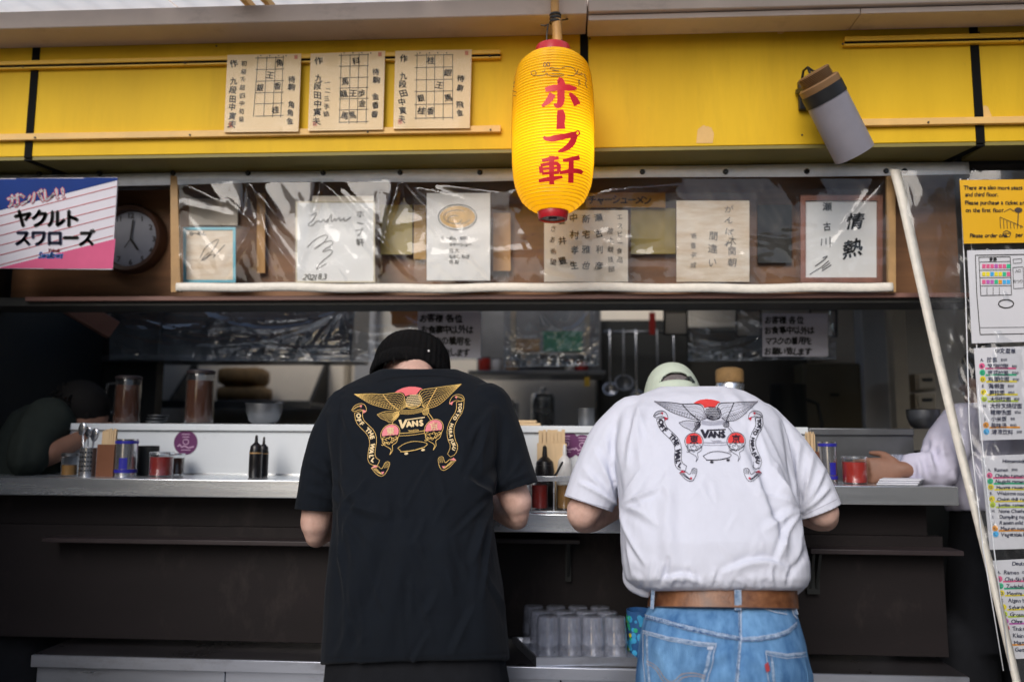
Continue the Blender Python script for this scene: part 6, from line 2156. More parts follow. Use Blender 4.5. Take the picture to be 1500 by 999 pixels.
foldsA = [([(500, 745), (520, 800), (512, 900), (500, 960)], 9, .004), ([(565, 730), (535, 820), (505, 930)], 12, .005), ([(600, 780), (575, 870), (560, 960)], 14, .004),
          ([(715, 735), (695, 800), (705, 900), (715, 960)], 12, .004), ([(500, 600), (490, 660), (498, 735)], 6, -.006, 'v'), ([(728, 600), (733, 660), (722, 722)], 6, -.006, 'v'),
          ([(475, 690), (490, 700), (515, 730), (540, 740)], 7, .005), ([(470, 715), (492, 722), (510, 745)], 6, .004), ([(745, 690), (728, 700), (700, 735)], 8, .005),
          ([(640, 720), (660, 800), (650, 900)], 14, .003), ([(560, 560), (600, 566), (660, 562)], 7, .003), ([(452, 670), (470, 690), (488, 690)], 6, .004), ([(478, 962), (600, 966), (742, 955)], 2.2, -.0015, 'v')]
r_ = random.Random(23)
def fan(o, ends, w, amp, n_mid=0.5, bow=8):
    out = []
    for ex_, ey_ in ends:
        mx, my = o[0] + (ex_ - o[0]) * n_mid + r_.uniform(-bow, bow), o[1] + (ey_ - o[1]) * n_mid + r_.uniform(-bow, bow)
        out.append(([o, (mx, my), (ex_, ey_)], w * r_.uniform(0.7, 1.3), amp * r_.uniform(0.6, 1.3), 'c'))
    return out
foldsA += fan((498, 742), [(520, 830), (545, 800), (506, 880), (570, 760), (540, 700)], 4.5, .008) + fan((496, 738), [(446, 716), (452, 690), (470, 664)], 4, .006)
foldsA += fan((721, 728), [(690, 830), (706, 880), (660, 790), (680, 700)], 4.5, .008) + fan((723, 722), [(776, 690), (766, 668), (748, 640)], 4, .006)
foldsA += fan((500, 600), [(530, 650), (545, 690)], 4, .004) + fan((722, 596), [(690, 650), (684, 700)], 4, .004)
for k in range(34):
    x, y, a_ = r_.uniform(495, 720), r_.uniform(600, 950), r_.uniform(1.0, 2.1)
    L_ = r_.uniform(25, 110)
    foldsA.append(([(x, y), (x + L_ * 0.5 * math.cos(a_) + r_.uniform(-6, 6), y + L_ * 0.5 * math.sin(a_)), (x + L_ * math.cos(a_), y + L_ * math.sin(a_))], r_.uniform(3, 5.5), r_.uniform(.002, .005), 'c'))
foldsA = [(q[0], q[1], q[2] * 1.4, *q[3:]) for q in foldsA]
push_folds(me, foldsA, 0.0030, 7.0, 3, (1, 1, 0.6))
cut(me, [(cl, dl, 0.115), (cr, dr, 0.115)])
shirtA = surface_map(me)
to = place(me, "t_shirt", "black_cotton", pa, 0.003)
b = MB()
emblem(b, shirtA(0.0016), TB, 5.4 / 5.875 / 6.245 * 0.98, dict(line=0, body=0, head=4, sun=2, ball=3, kanji=4, word=4, banner=4, accent=3, shade=0, curl=1, fw=3.2, hw=8, vw=25, cw=5.0), shirtA(0.0026))
build("back_print", b, ["print_gold", "print_gold", "print_coral", "print_pink", "print_cream"], to, smooth=180)
b = MB()
for pts in ([(477, 962), (600, 965), (742, 955)],):
    stroke(b, pts, 0.9, shirtA(0.0009), step=4)
for pts in ([(434, 736), (466, 744), (497, 745)], [(723, 719), (755, 711), (787, 700)]):
    stroke(b, pts, 0.8, shirtA(0.0009), step=4)
stroke(b, [(553, 559), (575, 553), (612, 550), (650, 551), (676, 556)], 0.9, shirtA(0.0009), step=4, soft=2)
for pts in ([(499, 588), (491, 640), (497, 700), (499, 742)], [(729, 588), (735, 640), (730, 690), (722, 722)]):
    stroke(b, pts, 0.8, shirtA(0.0009), step=4, soft=2)
build("hem_stitching", b, "black_trouser", to, smooth=180)
# trousers and shoes
tb = MB()
tb.loft(body_rings([(948, 484, 738, 1.975, .130), (1000, 478, 746, 1.96, .140), (1060, 476, 750, 1.96, .140), (1110, 478, 750, 1.965, .130)]))
lx, rx = P(545, 900, 1.96).x, P(680, 900, 1.96).x
for x, k in ((lx, -1), (rx, 1)):
    limb(tb, [(x, 1.965, .66), (x + .03 * k, 1.95, .40), (x + .05 * k, 1.96, .11)], [.105, .085, .075], 24)
me = remesh(tb, 0.008); relax(me, 16); push_folds(me, [], 0.005, 7.0, 9, (1, 1, .5))
place(me, "trousers", "black_trouser", pa)
def shoe(x, y, k, m, parent):
    b = MB(); rings = []
    for t, w, h in ((0, .028, .05), (.06, .038, .075), (.3, .040, .085), (.55, .043, .062), (.8, .046, .045), (.97, .034, .034), (1.0, .012, .022)):
        c = Vector((x + .03 * k * t, y - .09 + .28 * t, h / 2 + .004))
        rings.append([c + Vector((w * math.cos(2 * math.pi * i / 18), 0, max(-h / 2, h / 2 * 1.15 * math.sin(2 * math.pi * i / 18)))) for i in range(18)])
    b.loft(rings)
    build("shoe", b, m, parent, smooth=60)
shoe(lx - .05, 1.95, -1, "shoe_black", pa); shoe(rx + .05, 1.95, 1, "shoe_black", pa)
# body: arms, neck and bowed head
tb = MB()
tb.loft(body_rings([(900, 500, 720, 1.98, .10), (760, 512, 702, 2.05, .10), (660, 510, 715, 2.14, .09), (600, 525, 702, 2.20, .07), (570, 560, 668, 2.25, .045)]))
hc = P(603, 537, 2.40)
limb(tb, [P(612, 575, 2.24), P(610, 556, 2.29), hc + Vector((0.0, -0.03, -.02))], [.062, .058, .060], 20)
atA, RA = head(tb, hc, (0.02, .62, .78), (0.0, .80, -.6))
limb(tb, [P(500, 640, 2.18), P(470, 720, 2.13), P(462, 766, 2.13)], [.045, .044, .040])
limb(tb, [P(463, 765, 2.13), P(461, 789, 2.14), P(468, 781, 2.20), P(515, 742, 2.36), P(560, 712, 2.47)], [.0385, .026, .034, .036, .027])
hand(tb, P(560, 712, 2.47), (.5, .8, .15), (.2, -.3, -.9), (.75, -.5, .2), 0.9)
limb(tb, [P(715, 640, 2.18), P(742, 700, 2.14), P(757, 735, 2.13)], [.045, .044, .041])
limb(tb, [P(756, 730, 2.13), P(761, 762, 2.14), P(752, 757, 2.21), P(722, 738, 2.36), P(680, 712, 2.47)], [.0385, .025, .034, .036, .027])
hand(tb, P(680, 712, 2.47), (-.5, .8, .1), (-.2, -.3, -.9), (-.75, -.5, .2), 0.9)
me = body_mesh(tb)
bodyA = place(me, "body", "skin", pa)
face_parts(atA, RA, bodyA)
# hair at the nape and the knitted beanie
def cap_shell(c, upv, fwd, r, prof, n=96, rib=0.0, sq=1.0, ribn=48):
    upv, fwd = Vector(upv).normalized(), Vector(fwd).normalized()
    sd = fwd.cross(upv).normalized(); fwd = upv.cross(sd)
    rings = []
    for rr, h in prof:
        ring_ = []
        for i in range(n):
            a = 2 * math.pi * i / n
            q = rr * (1 + rib * math.cos(ribn * a))
            ring_.append(c + sd * (q * math.cos(a)) + fwd * (q * sq * math.sin(a)) + upv * h)
        rings.append(ring_)
    return rings
b = MB()
for k in range(60):
    a = rnd.uniform(225, 345)
    q = atA(.078 * math.cos(math.radians(a)), .097 * math.sin(math.radians(a)), rnd.uniform(-.05, -.02))
    e = q + atA(0, -.012, -.028) - atA(0, 0, 0) + Vector((rnd.uniform(-.006, .006), rnd.uniform(-.004, .004), rnd.uniform(-.008, 0)))
    b.tube([q, (q + e) / 2 + (q - hc) * 0.04, e], [.004, .003, .0008], n=5)
b.ball(atA(0, -.008, .004), .0795, .090, .046, RA, 28, 12)
build("hair", b, "hair_black", pa, smooth=180)
up_, fw_ = Vector((0.02, .50, .86)), Vector((0, .86, -.5))
bc = P(601, 553, 2.395)
prof = [(.113, -.018), (.118, -.020), (.1215, -.012), (.1225, .004), (.120, .020), (.1165, .026), (.1155, .028), (.1170, .036), (.1160, .056), (.111, .080), (.098, .106), (.075, .126), (.043, .139), (.008, .144)]
b = MB(); b.loft(cap_shell(bc, up_, fw_, 0, prof, 160, .012, 1.04, 40), False, True)
be = build("beanie", b, "beanie_knit", pa, smooth=180)
b = MB(); fb = on_plane(2.25)
q = P(628, 514, 2.262)
b.ball(q, .0035, .002, .0035, n=8, m=6)
build("stitch_mark", b, "bottle_white", be, smooth=180)

# ------------------------------------------------------------------- man in the white shirt
pw = thing("person", "person in a white printed t-shirt, blue jeans and pale green cap at the counter", "person", (P(1060, 900, 1.95).x, 1.97, 0), "men leaning over the counter")
tb = MB()
rows = [(865, 948, 1164, 1.965, .128), (860, 932, 1177, 1.962, .137), (848, 916, 1182, 1.962, .146), (825, 911, 1181, 1.970, .150), (795, 909, 1174, 1.985, .155), (760, 908, 1168, 2.01, .150), (720, 905, 1167, 2.04, .145),
        (680, 900, 1158, 2.08, .140), (645, 898, 1152, 2.12, .132), (615, 900, 1144, 2.16, .120), (596, 910, 1130, 2.19, .102), (582, 930, 1108, 2.215, .080), (573, 952, 1090, 2.23, .060), (566, 968, 1066, 2.24, .046)]
tb.loft(body_rings(rows))
cl, cr = P(861, 738, 2.13), P(1202, 749, 2.13)
dl, dr = (P(851, 770, 2.125) - cl).normalized(), (P(1217, 780, 2.125) - cr).normalized()
limb(tb, [P(930, 618, 2.20), P(899, 650, 2.18), P(876, 698, 2.15), cl + dl * .03], [.072, .074, .070, .066])
limb(tb, [P(1112, 622, 2.20), P(1146, 656, 2.18), P(1177, 702, 2.15), cr + dr * .03], [.064, .064, .064, .054])
for q in ([P(928, 805, 1.985), P(927, 850, 1.98), P(944, 863, 1.96)], [P(1166, 805, 1.985), P(1171, 846, 1.98), P(1158, 864, 1.96)]):
    limb(tb, q, [.022, .027, .018])
me = remesh(tb, 0.0045); relax(me, 20)
foldsB = [([(908, 606), (893, 660), (898, 700), (908, 742)], 5, -.007, 'v'), ([(1146, 606), (1158, 660), (1166, 710), (1176, 756)], 5, -.007, 'v'),
          ([(985, 690), (975, 760), (985, 840)], 10, .005), ([(1085, 640), (1120, 720), (1150, 800)], 9, .007, 's'), ([(1105, 620), (1145, 700), (1170, 790)], 9, .006),
          ([(980, 815), (974, 838), (966, 860)], 4, -.007, 'v'), ([(968, 852), (985, 842), (1010, 841), (1034, 854)], 5, .006, 's'),
          ([(1055, 838), (1095, 820), (1130, 818), (1160, 834)], 6, .007, 's'), ([(1150, 860), (1158, 840), (1172, 822), (1184, 800)], 5, -.007, 'v'),
          ([(970, 575), (1020, 582), (1066, 576)], 7, .003), ([(1060, 570), (1085, 590), (1100, 625)], 6, .004), ([(950, 580), (935, 610), (925, 660)], 7, .004)]
r_ = random.Random(41)
foldsB += fan((905, 742), [(846, 706), (852, 682), (868, 655), (884, 636)], 4.0, .0065) + fan((907, 738), [(948, 676), (968, 712), (962, 770), (948, 830), (928, 850)], 4.2, .006)
foldsB += fan((1174, 752), [(1216, 712), (1208, 684), (1192, 662), (1172, 646)], 4.0, .0065) + fan((1172, 744), [(1118, 668), (1104, 720), (1116, 780), (1140, 826), (1166, 838)], 4.4, .006)
foldsB += fan((1096, 590), [(1130, 700), (1150, 690), (1112, 730)], 4.0, .004) + fan((935, 596), [(918, 690), (940, 690), (960, 660)], 4.0, .004)
for k in range(16):                                     # gathers above the belt
    x = 935 + 15 * k + r_.uniform(-5, 5)
    y1 = 862 + r_.uniform(-3, 2); L_ = r_.uniform(14, 46)
    foldsB.append(([(x, y1), (x + r_.uniform(-6, 6), y1 - L_ * 0.5), (x + r_.uniform(-14, 14), y1 - L_)], r_.uniform(2.6, 4.5), r_.uniform(.002, .0055), 'c'))
for k in range(26):                                     # small random crumples
    x, y, a_ = r_.uniform(925, 1160), r_.uniform(600, 850), r_.uniform(0.9, 2.2)
    L_ = r_.uniform(15, 55)
    foldsB.append(([(x, y), (x + L_ * 0.5 * math.cos(a_) + r_.uniform(-5, 5), y + L_ * 0.5 * math.sin(a_)), (x + L_ * math.cos(a_), y + L_ * math.sin(a_))], r_.uniform(2.5, 4), r_.uniform(.0012, .003), 'c'))
foldsB = [(q[0], q[1], q[2] * 1.3, *q[3:]) for q in foldsB]
push_folds(me, foldsB, 0.0026, 6.5, 5, (1, 1, .6))
cut(me, [(cl, dl, 0.125), (cr, dr, 0.12)])
shirtB = surface_map(me)
tw = place(me, "t_shirt", "white_cotton", pw, 0.003)
b = MB()
emblem(b, shirtB(0.0016), TW, 1 / 6.245, dict(line=0, body=1, head=0, sun=2, ball=2, kanji=0, word=0, banner=0, accent=3, shade=1, curl=0, fw=2.6, hw=6, vw=25, cw=3.6), shirtB(0.0026))
build("back_print", b, ["print_black", "print_grey", "print_red", "print_crimson"], tw, smooth=180)
b = MB()
for pts in ([(827, 724), (860, 736), (894, 745)], [(1226, 731), (1200, 744), (1177, 755)]):
    stroke(b, pts, 0.8, shirtB(0.0009), step=4)
build("hem_stitching", b, "print_grey", tw, smooth=180)
# jeans
tb = MB()
tb.loft(body_rings([(862, 960, 1158, 1.985, .118), (888, 950, 1162, 1.975, .125), (906, 942, 1166, 1.965, .132), (940, 936, 1175, 1.955, .142), (990, 931, 1186, 1.945, .150), (1050, 930, 1190, 1.945, .150), (1110, 936, 1186, 1.95, .140)], ex=2.3))
lx, rx = P(995, 900, 1.95).x, P(1125, 900, 1.95).x
for x, k in ((lx, -1), (rx, 1)):
    limb(tb, [(x, 1.955, .64), (x + .03 * k, 1.945, .40), (x + .05 * k, 1.96, .12)], [.108, .090, .080], 24)
me = remesh(tb, 0.006); relax(me, 16)
push_folds(me, [([(1084, 890), (1084, 940), (1080, 1010)], 4, -.006, 'v'), ([(1000, 985), (1040, 965), (1078, 950)], 8, .004), ([(1090, 955), (1120, 975), (1150, 1000)], 8, .004), ([(960, 940), (975, 970), (985, 1010)], 8, .004),
                ([(946, 905), (1000, 920), (1084, 938)], 2.5, .003, 'v'), ([(1086, 938), (1130, 934), (1165, 920)], 2.5, .003, 'v')], 0.003, 8.0, 12)
jm = surface_map(me)
je = place(me, "jeans", "denim", pw)
def patch(name, poly, lift, m, parent, h=1.2):
    b = MB(); fill(b, poly, jm(lift), h=h, cell=3.0)
    n0 = len(b.v)
    return build(name, b, m, parent, smooth=180, solid=0.0018)
P1 = [(944, 925), (980, 935), (1020, 942), (1049, 944), (1043, 970), (1034, 1004), (1026, 1034), (985, 1045), (950, 1030), (944, 970)]
P2 = [(1120, 954), (1150, 960), (1176, 957), (1183, 985), (1186, 1030), (1160, 1045), (1130, 1030), (1124, 990)]
for poly, nm in ((P1, "left"), (P2, "right")):
    pk = patch("back_pocket", poly, 0.0030, "denim", je)
    b = MB(); f = jm(0.0044)
    if nm == "left":
        stroke(b, poly[:4], 3.4, jm(0.0052), step=3, mi=0)
        stroke(b, [(945, 923.5), (980, 933), (1020, 940), (1050, 942)], 0.9, jm(0.0060), step=3, mi=1); stroke(b, [(945, 928), (980, 938), (1020, 945), (1046, 947)], 0.8, jm(0.0062), step=3, mi=1)
        stroke(b, [(1049, 944), (1043, 970), (1034, 1004), (1026, 1034)], 1.0, jm(0.0056), step=3, mi=1); stroke(b, [(1042, 950), (1036, 972), (1027, 1006), (1019, 1030)], 4.5, f, step=3, mi=0)
        stroke(b, [(945, 928), (945, 970), (951, 1030)], 0.9, jm(0.0054), step=3, mi=1)
        stroke(b, [(950, 930), (950.5, 970), (956, 1025)], 3.0, f, step=3, mi=0)
        stroke(b, [(950, 968), (965, 975), (975, 992), (985, 1000), (1000, 985), (1020, 984), (1034, 990)], 0.9, jm(0.0054), step=3, mi=2, soft=2)
        stroke(b, [(950, 972), (963, 979), (973, 996), (985, 1005), (1002, 990), (1020, 988), (1033, 993)], 0.9, jm(0.0054), step=3, mi=2, soft=2)
        stroke(b, [(1036, 949), (1045, 950)], 5.0, jm(0.0060), step=2, mi=1)
    else:
        stroke(b, poly[:3], 3.2, jm(0.0052), step=3, mi=0)
        stroke(b, [(1120, 952.5), (1150, 958), (1177, 955)], 0.9, jm(0.0060), step=3, mi=1)
        stroke(b, [(1121, 958), (1150, 964), (1178, 961)], 0.8, jm(0.0060), step=3, mi=1)
        stroke(b, [(1120, 954), (1124, 990), (1130, 1030)], 1.0, jm(0.0056), step=3, mi=1)
        stroke(b, [(1128, 960), (1132, 990), (1138, 1025)], 3.6, f, step=3, mi=0)
    build("pocket_seam", b, ["denim_seam", "denim_edge", "thread_tan"], pk, smooth=180)
b = MB()
fill(b, [(1118.5, 972), (1123, 971), (1126, 981), (1121.5, 983)], jm(0.0075), h=1, cell=2)
build("side_tab", b, "red_tab", je, smooth=180, solid=0.001)
b = MB()
yoke = [(946, 904), (975, 911), (1010, 921), (1050, 930), (1085, 936)]
yoke2 = [(1087, 937), (1110, 936), (1135, 932), (1152, 926), (1166, 914)]
for q in (yoke, yoke2):
    stroke(b, q, 5.0, jm(0.0022), step=2.5, mi=0)
    stroke(b, [(x, y - 2.8) for x, y in q], 0.8, jm(0.0030), step=2.5, mi=1)
    stroke(b, [(x, y + 1.2) for x, y in q], 0.7, jm(0.0031), step=2.5, mi=2)
seat = [(1083, 890), (1084, 936), (1082, 960), (1078, 1000), (1074, 1050)]
stroke(b, seat, 5.0, jm(0.0022), step=3, mi=0)
stroke(b, [(x + 2.8, y) for x, y in seat], 0.9, jm(0.0030), step=3, mi=1)
stroke(b, [(x - 1.4, y) for x, y in seat], 0.8, jm(0.0031), step=3, mi=2)
stroke(b, [(1092, 884), (1115, 891), (1135, 897), (1152, 900)], 1.0, jm(0.0032), step=3, mi=1)
for k in range(14):
    x = 1096 + 4.2 * k
    stroke(b, [(x, 884 + k * 0.7), (x - 1.5, 890 + k * 0.75)], 0.8, jm(0.0030), step=3, mi=0)
stroke(b, [(1158, 890), (1161, 900), (1166, 906)], 1.4, jm(0.0032), step=3, mi=1)
for k in range(40):                                     # uneven wear along the seams
    t = k / 39
    x, y = 946 + 139 * t, 904 + 32 * t - 3 * math.sin(t * 3)
    stroke(b, [(x, y - 1.8), (x + 0.5, y + 1.8)], 0.6, jm(0.0032), step=3, mi=2)
for k in range(18):
    y = 892 + 6.5 * k
    stroke(b, [(1081.5, y), (1085, y + 0.5)], 0.6, jm(0.0032), step=3, mi=2)
build("seam", b, ["denim_seam", "denim_edge", "denim_dark"], je, smooth=180)
# belt and loops
b = MB()
rr = []
for i, (yy, dz) in enumerate(((866, 0), (886, 0))):
    pass
bl = body_rings([(863, 955, 1161, 1.98, .133, 1), (864, 953.5, 1162, 1.98, .1365, 1), (887, 950.5, 1164, 1.97, .139, 3), (888, 952, 1163, 1.97, .136, 3)], 96, 2.3)
b.loft(bl, False, False)
build("belt", b, "belt_leather", pw, smooth=40, solid=0.003)
for pts in ([(957, 862), (956, 876), (955, 892)], [(1081, 864), (1081.5, 878), (1081, 894)], [(1158, 866), (1162, 880), (1167, 900)]):
    b = MB()
    yb = 1.829 if 1000 < pts[1][0] < 1120 else 1.90
    q = [P(x, y, yb - (0.004 if k < 2 else -0.004)) for k, (x, y) in enumerate(pts)]
    w = Vector((0.0075 if yb < 1.9 else 0.004, 0, 0))
    b.prism([q[0] - w, q[1] - w, q[2] - w, q[2] + w, q[1] + w, q[0] + w], (0, 0.004, 0), mi=0)
    for s in (-1, 1):
        b.prism([q[0] + w * s * 0.82 - Vector((.0008, .0012, 0)), q[2] + w * s * 0.82 - Vector((.0008, .0012, 0)), q[2] + w * s * 0.82 + Vector((.0008, -.0012, 0)), q[0] + w * s * 0.82 + Vector((.0008, -.0012, 0))], (0, 0.001, 0), mi=1)
    build("belt_loop", b, ["denim_seam", "denim_edge"], je, bevel=0.001)
shoe(lx - .05, 1.95, -1, "shoe_white", pw); shoe(rx + .05, 1.95, 1, "shoe_white", pw)
# body
tb = MB()
tb.loft(body_rings([(850, 950, 1160, 1.98, .10), (740, 930, 1145, 2.04, .10), (660, 925, 1135, 2.12, .09), (612, 935, 1120, 2.18, .07), (588, 968, 1078, 2.23, .045)]))
cc = P(987, 600, 2.42)
upc, fwc = Vector((-.02, .40, .92)).normalized(), Vector((-.05, .92, -.4)).normalized()
hc = cc + upc * 0.028 + Vector((0, .004, 0))
limb(tb, [P(1015, 612, 2.24), P(1003, 606, 2.31), hc + Vector((0, .0, -.03))], [.052, .046, .050], 20)
atB, RB = head(tb, hc, (-.02, .48, .88), (-.05, .88, -.48), .93)
limb(tb, [P(905, 650, 2.18), P(872, 720, 2.14), P(853, 752, 2.135)], [.048, .046, .042])
limb(tb, [P(853, 748, 2.135), P(850, 766, 2.15), P(866, 760, 2.21), P(915, 733, 2.38), P(955, 705, 2.48)], [.042, .027, .037, .037, .027])
hand(tb, P(955, 705, 2.48), (.5, .8, .15), (.2, -.3, -.9), (.75, -.5, .2), 0.9)
limb(tb, [P(1150, 660, 2.18), P(1188, 725, 2.14), P(1206, 750, 2.135)], [.046, .044, .040])
limb(tb, [P(1206, 748, 2.135), P(1214, 763, 2.15), P(1198, 760, 2.21), P(1150, 735, 2.38), P(1110, 705, 2.48)], [.038, .026, .034, .036, .027])
hand(tb, P(1110, 705, 2.48), (-.5, .8, .1), (-.2, -.3, -.9), (-.75, -.5, .2), 0.9)
me = body_mesh(tb)
bodyB = place(me, "body", "skin", pw)
face_parts(atB, RB, bodyB, .93)
b = MB(); b.ball(atB(0, -.012, .006), .0735, .087, .075, RB, 28, 14); build("hair", b, "hair_cropped", pw, smooth=180)
# cap worn with its adjuster at the back: six panels, arched opening, strap
upc, fwc = Vector((-.02, .40, .92)).normalized(), Vector((-.05, .92, -.4)).normalized()
sdc = fwc.cross(upc).normalized(); fwc = upc.cross(sdc)
b = MB()
nA, nH = 96, 22
vs = []
def cap_pt(a, t):
    r = .0905 * math.cos(t * math.pi / 2) ** 0.62 if t < 1 else 0
    h = .143 * math.sin(t * math.pi / 2) ** 1.15
    seam = 0.0012 * max(0, math.cos(6 * (a + math.pi / 2))) ** 30
    return cc + sdc * ((r - seam) * math.cos(a)) + fwc * (r * 1.13 * math.sin(a)) + upc * h
for j in range(nH + 1):
    for i in range(nA):
        vs.append(cap_pt(2 * math.pi * i / nA, j / nH * 0.995))
fs = []
for j in range(nH):
    for i in range(nA):
        a = 2 * math.pi * (i + 0.5) / nA
        da = abs((a - 1.5 * math.pi))
        t = (j + 0.5) / nH
        if 0.27 < t and (da / 0.60) ** 2 + ((t - 0.27) / 0.15) ** 2 < 1:
            continue
        fs.append((j * nA + i, j * nA + (i + 1) % nA, (j + 1) * nA + (i + 1) % nA, (j + 1) * nA + i))
b.add(vs, fs)
capo = build("cap", b, "cap_cotton", pw, smooth=180, solid=0.002)
b = MB(); b.ball(cc + upc * .144, .006, .006, .004, n=12, m=8); build("top_button", b, "cap_cotton", capo, smooth=180)
b = MB()
arch = []
for k in range(25):
    th = math.pi * k / 24
    a = 1.5 * math.pi - 0.60 * math.cos(th); t = 0.27 + 0.15 * math.sin(th)
    p = cap_pt(a, t); arch.append(p + (p - cc).normalized() * 0.0015)
b.tube(arch, 0.0028, n=8); build("opening_binding", b, "cap_cotton", capo, smooth=180)
b = MB()
p0, p1 = cap_pt(1.5 * math.pi + 0.48, 0.345), cap_pt(1.5 * math.pi + 0.60, 0.26)
b.tube([cap_pt(1.5 * math.pi + 0.30, 0.285) * 1.0, p0 + (p0 - cc).normalized() * .001], 0.003, n=6)
b.tube([p0, p1], 0.006, n=8)
build("strap_buckle", b, "cap_strap", capo, smooth=180)
b = MB()
rings = []
for k in range(17):
    a = math.radians(35 + 110 * k / 16)
    p = cap_pt(a, 0.02); o_ = (sdc * math.cos(a) + fwc * 1.1 * math.sin(a)) * (.065 * math.sin(math.pi * k / 16) ** 0.6)
    rings.append([p, p + o_ - upc * 0.012, p + o_ - upc * 0.015, p - upc * 0.004])
b.loft(rings)
build("brim", b, "cap_cotton", capo, smooth=60)

# ------------------------------------------------------------------- dim diner at the far left
pl = thing("person", "person in an olive t-shirt bowed in the gloom at the counter's left end", "person", (P(60, 700, 2.6).x, 2.62, 0))
dx_ = lambda x, y, Y: P(x, y, Y)
tb = MB()
tb.loft(body_rings([(900, -45, 88, 2.62, .12), (800, -30, 88, 2.62, .13), (700, -6, 90, 2.63, .13), (640, 12, 92, 2.65, .12), (605, 30, 92, 2.68, .10), (592, 48, 84, 2.70, .06)]))
limb(tb, [dx_(72, 618, 2.62), dx_(46, 650, 2.52), dx_(42, 672, 2.49)], [.085, .068, .062])
me = remesh(tb, 0.009); relax(me, 16); push_folds(me, [([(40, 610), (30, 660), (25, 720)], 8, .006)], .006, 7.0, 2)
place(me, "t_shirt", "olive_cotton", pl)
tb = MB()
tb.loft(body_rings([(800, 0, 70, 2.63, .09), (640, 30, 80, 2.67, .08), (606, 55, 92, 2.70, .05)]))
hc = dx_(118, 605, 2.72)
limb(tb, [dx_(82, 606, 2.70), dx_(98, 604, 2.72), hc], [.060, .055, .058])
atL, RL = head(tb, hc, (.72, .1, .68), (.70, .1, -.70))
limb(tb, [dx_(46, 665, 2.50), dx_(40, 676, 2.50), dx_(75, 664, 2.54), dx_(122, 640, 2.64)], [.045, .040, .038, .026])
hand(tb, dx_(122, 640, 2.64), (.8, .3, .4), (.2, .3, -.9), (-.2, .9, .3), .9)
me = body_mesh(tb, 0.007)
bo_ = place(me, "body", "skin_shaded", pl)
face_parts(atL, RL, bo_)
b = MB(); b.ball(atL(0, -.016, .020), .084, .098, .088, RL, 28, 14)
for k in range(60):
    a = rnd.uniform(0, 6.28); q = atL(.08 * math.cos(a), -.02 + .09 * math.sin(a), .01 + rnd.uniform(-.03, .03)); b.tube([q, q + (q - hc) * .25 + Vector((0, 0, -.02))], [.006, .001], n=5)
build("hair", b, "hair_black", pl, smooth=180)
tb = MB()
x_ = P(40, 800, 2.62).x
tb.loft(body_rings([(880, -40, 84, 2.62, .12), (960, -45, 90, 2.62, .13), (1010, -45, 92, 2.62, .13)]))
for k in (-1, 1):
    limb(tb, [(x_ - .02 + .09 * k, 2.62, .62), (x_ - .02 + .10 * k, 2.62, .12)], [.09, .065])
me = remesh(tb, 0.012); relax(me, 10); place(me, "trousers", "black_trouser", pl)
for k in (-1, 1):
    shoe(x_ - .02 + .10 * k, 2.62, k, "shoe_black", pl)

# ------------------------------------------------------------------- person behind the side curtain
pr = thing("person", "person in a pale lavender long-sleeved shirt half behind the vinyl side curtain", "person", (P(1455, 900, 2.62).x, 2.62, 0))
tb = MB()
tb.loft(body_rings([(748, 1395, 1500, 2.62, .12), (700, 1386, 1510, 2.63, .13), (650, 1384, 1515, 2.65, .13), (612, 1392, 1510, 2.68, .11), (590, 1412, 1490, 2.70, .07)]))
limb(tb, [dx_(1412, 625, 2.62), dx_(1388, 650, 2.54), dx_(1374, 688, 2.48)], [.075, .066, .058])
limb(tb, [dx_(1370, 690, 2.48), dx_(1352, 686, 2.47), dx_(1338, 684, 2.48)], [.056, .050, .046])
for r_k in (.0, .012):
    pass
mb_c = [ring(dx_(1341 - 3 * k, 685, 2.475), Vector((0, .25, 1)).normalized(), Vector((.1, 1, -.2)).normalized(), .049 - abs(k - 1) * .004, .049 - abs(k - 1) * .004, 24, 2) for k in range(3)]
tb.loft(mb_c)
me = remesh(tb, 0.006); relax(me, 14)
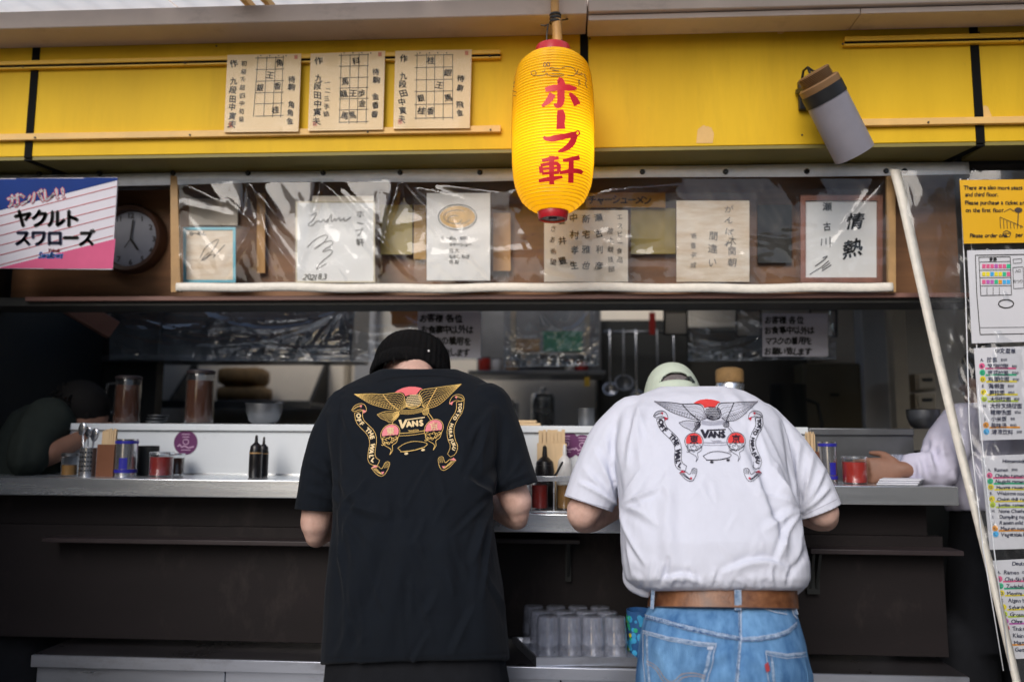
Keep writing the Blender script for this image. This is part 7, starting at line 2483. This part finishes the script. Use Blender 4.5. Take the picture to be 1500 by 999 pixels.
push_folds(me, [([(1338, 660), (1350, 680), (1346, 708)], 3, .007, "c"), ([(1372, 640), (1360, 665), (1366, 700)], 3, .007, "c"), ([(1386, 630), (1378, 660), (1384, 700)], 4, .008, "c"), ([(1352, 662), (1372, 668), (1396, 660)], 3, .005, "c"), ([(1330, 668), (1345, 680), (1352, 705)], 5, .004), ([(1345, 655), (1365, 675), (1372, 700)], 6, .007), ([(1362, 640), (1380, 660), (1390, 690)], 6, .006), ([(1395, 690), (1405, 720), (1412, 745)], 6, .006)], .006, 9.0, 4)
place(me, "shirt", "lavender_cotton", pr)
tb = MB()
tb.loft(body_rings([(740, 1410, 1490, 2.64, .08), (620, 1410, 1490, 2.68, .07), (595, 1430, 1470, 2.70, .05)]))
hc = dx_(1448, 555, 2.78)
limb(tb, [dx_(1450, 600, 2.70), hc], [.058, .056])
atR, RR = head(tb, hc, (-.15, .45, .88), (-.2, .88, -.45))
limb(tb, [dx_(1345, 686, 2.475), dx_(1332, 687, 2.465), dx_(1322, 688, 2.465)], [.026, .025, .024])
hand(tb, dx_(1322, 688, 2.465), (-.97, .15, -.05), (.1, .95, -.2), (-.1, .2, .9), .74)
me = body_mesh(tb)
bo_ = place(me, "body", "skin_shaded", pr)
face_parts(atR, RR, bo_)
b = MB(); b.ball(atR(0, -.014, .022), .084, .100, .090, RR, 28, 14); build("hair", b, "hair_black", pr, smooth=180)
tb = MB()
x_ = P(1455, 800, 2.62).x
tb.loft(body_rings([(740, 1400, 1496, 2.62, .11), (860, 1396, 1505, 2.62, .13), (960, 1396, 1510, 2.62, .13)]))
for k in (-1, 1):
    limb(tb, [(x_ + .10 * k, 2.62, .72), (x_ + .11 * k, 2.62, .12)], [.095, .07])
me = remesh(tb, 0.012); relax(me, 10); place(me, "trousers", "black_trouser", pr)
for k in (-1, 1):
    shoe(x_ + .11 * k, 2.62, k, "shoe_black", pr)
# glass held in the resting hand
c = Vector((P(1309, 700, 2.5).x, 2.50, CZ))
o = thing("water_glass", "small water glass held by the hand on the right counter", "glass", c)
b = MB(); b.lathe([(.026, 0), (.030, .085), (.028, .085), (.024, .006)], c, n=24, cap0=True); build("glass_wall", b, "tumbler_plastic", o, smooth=60)
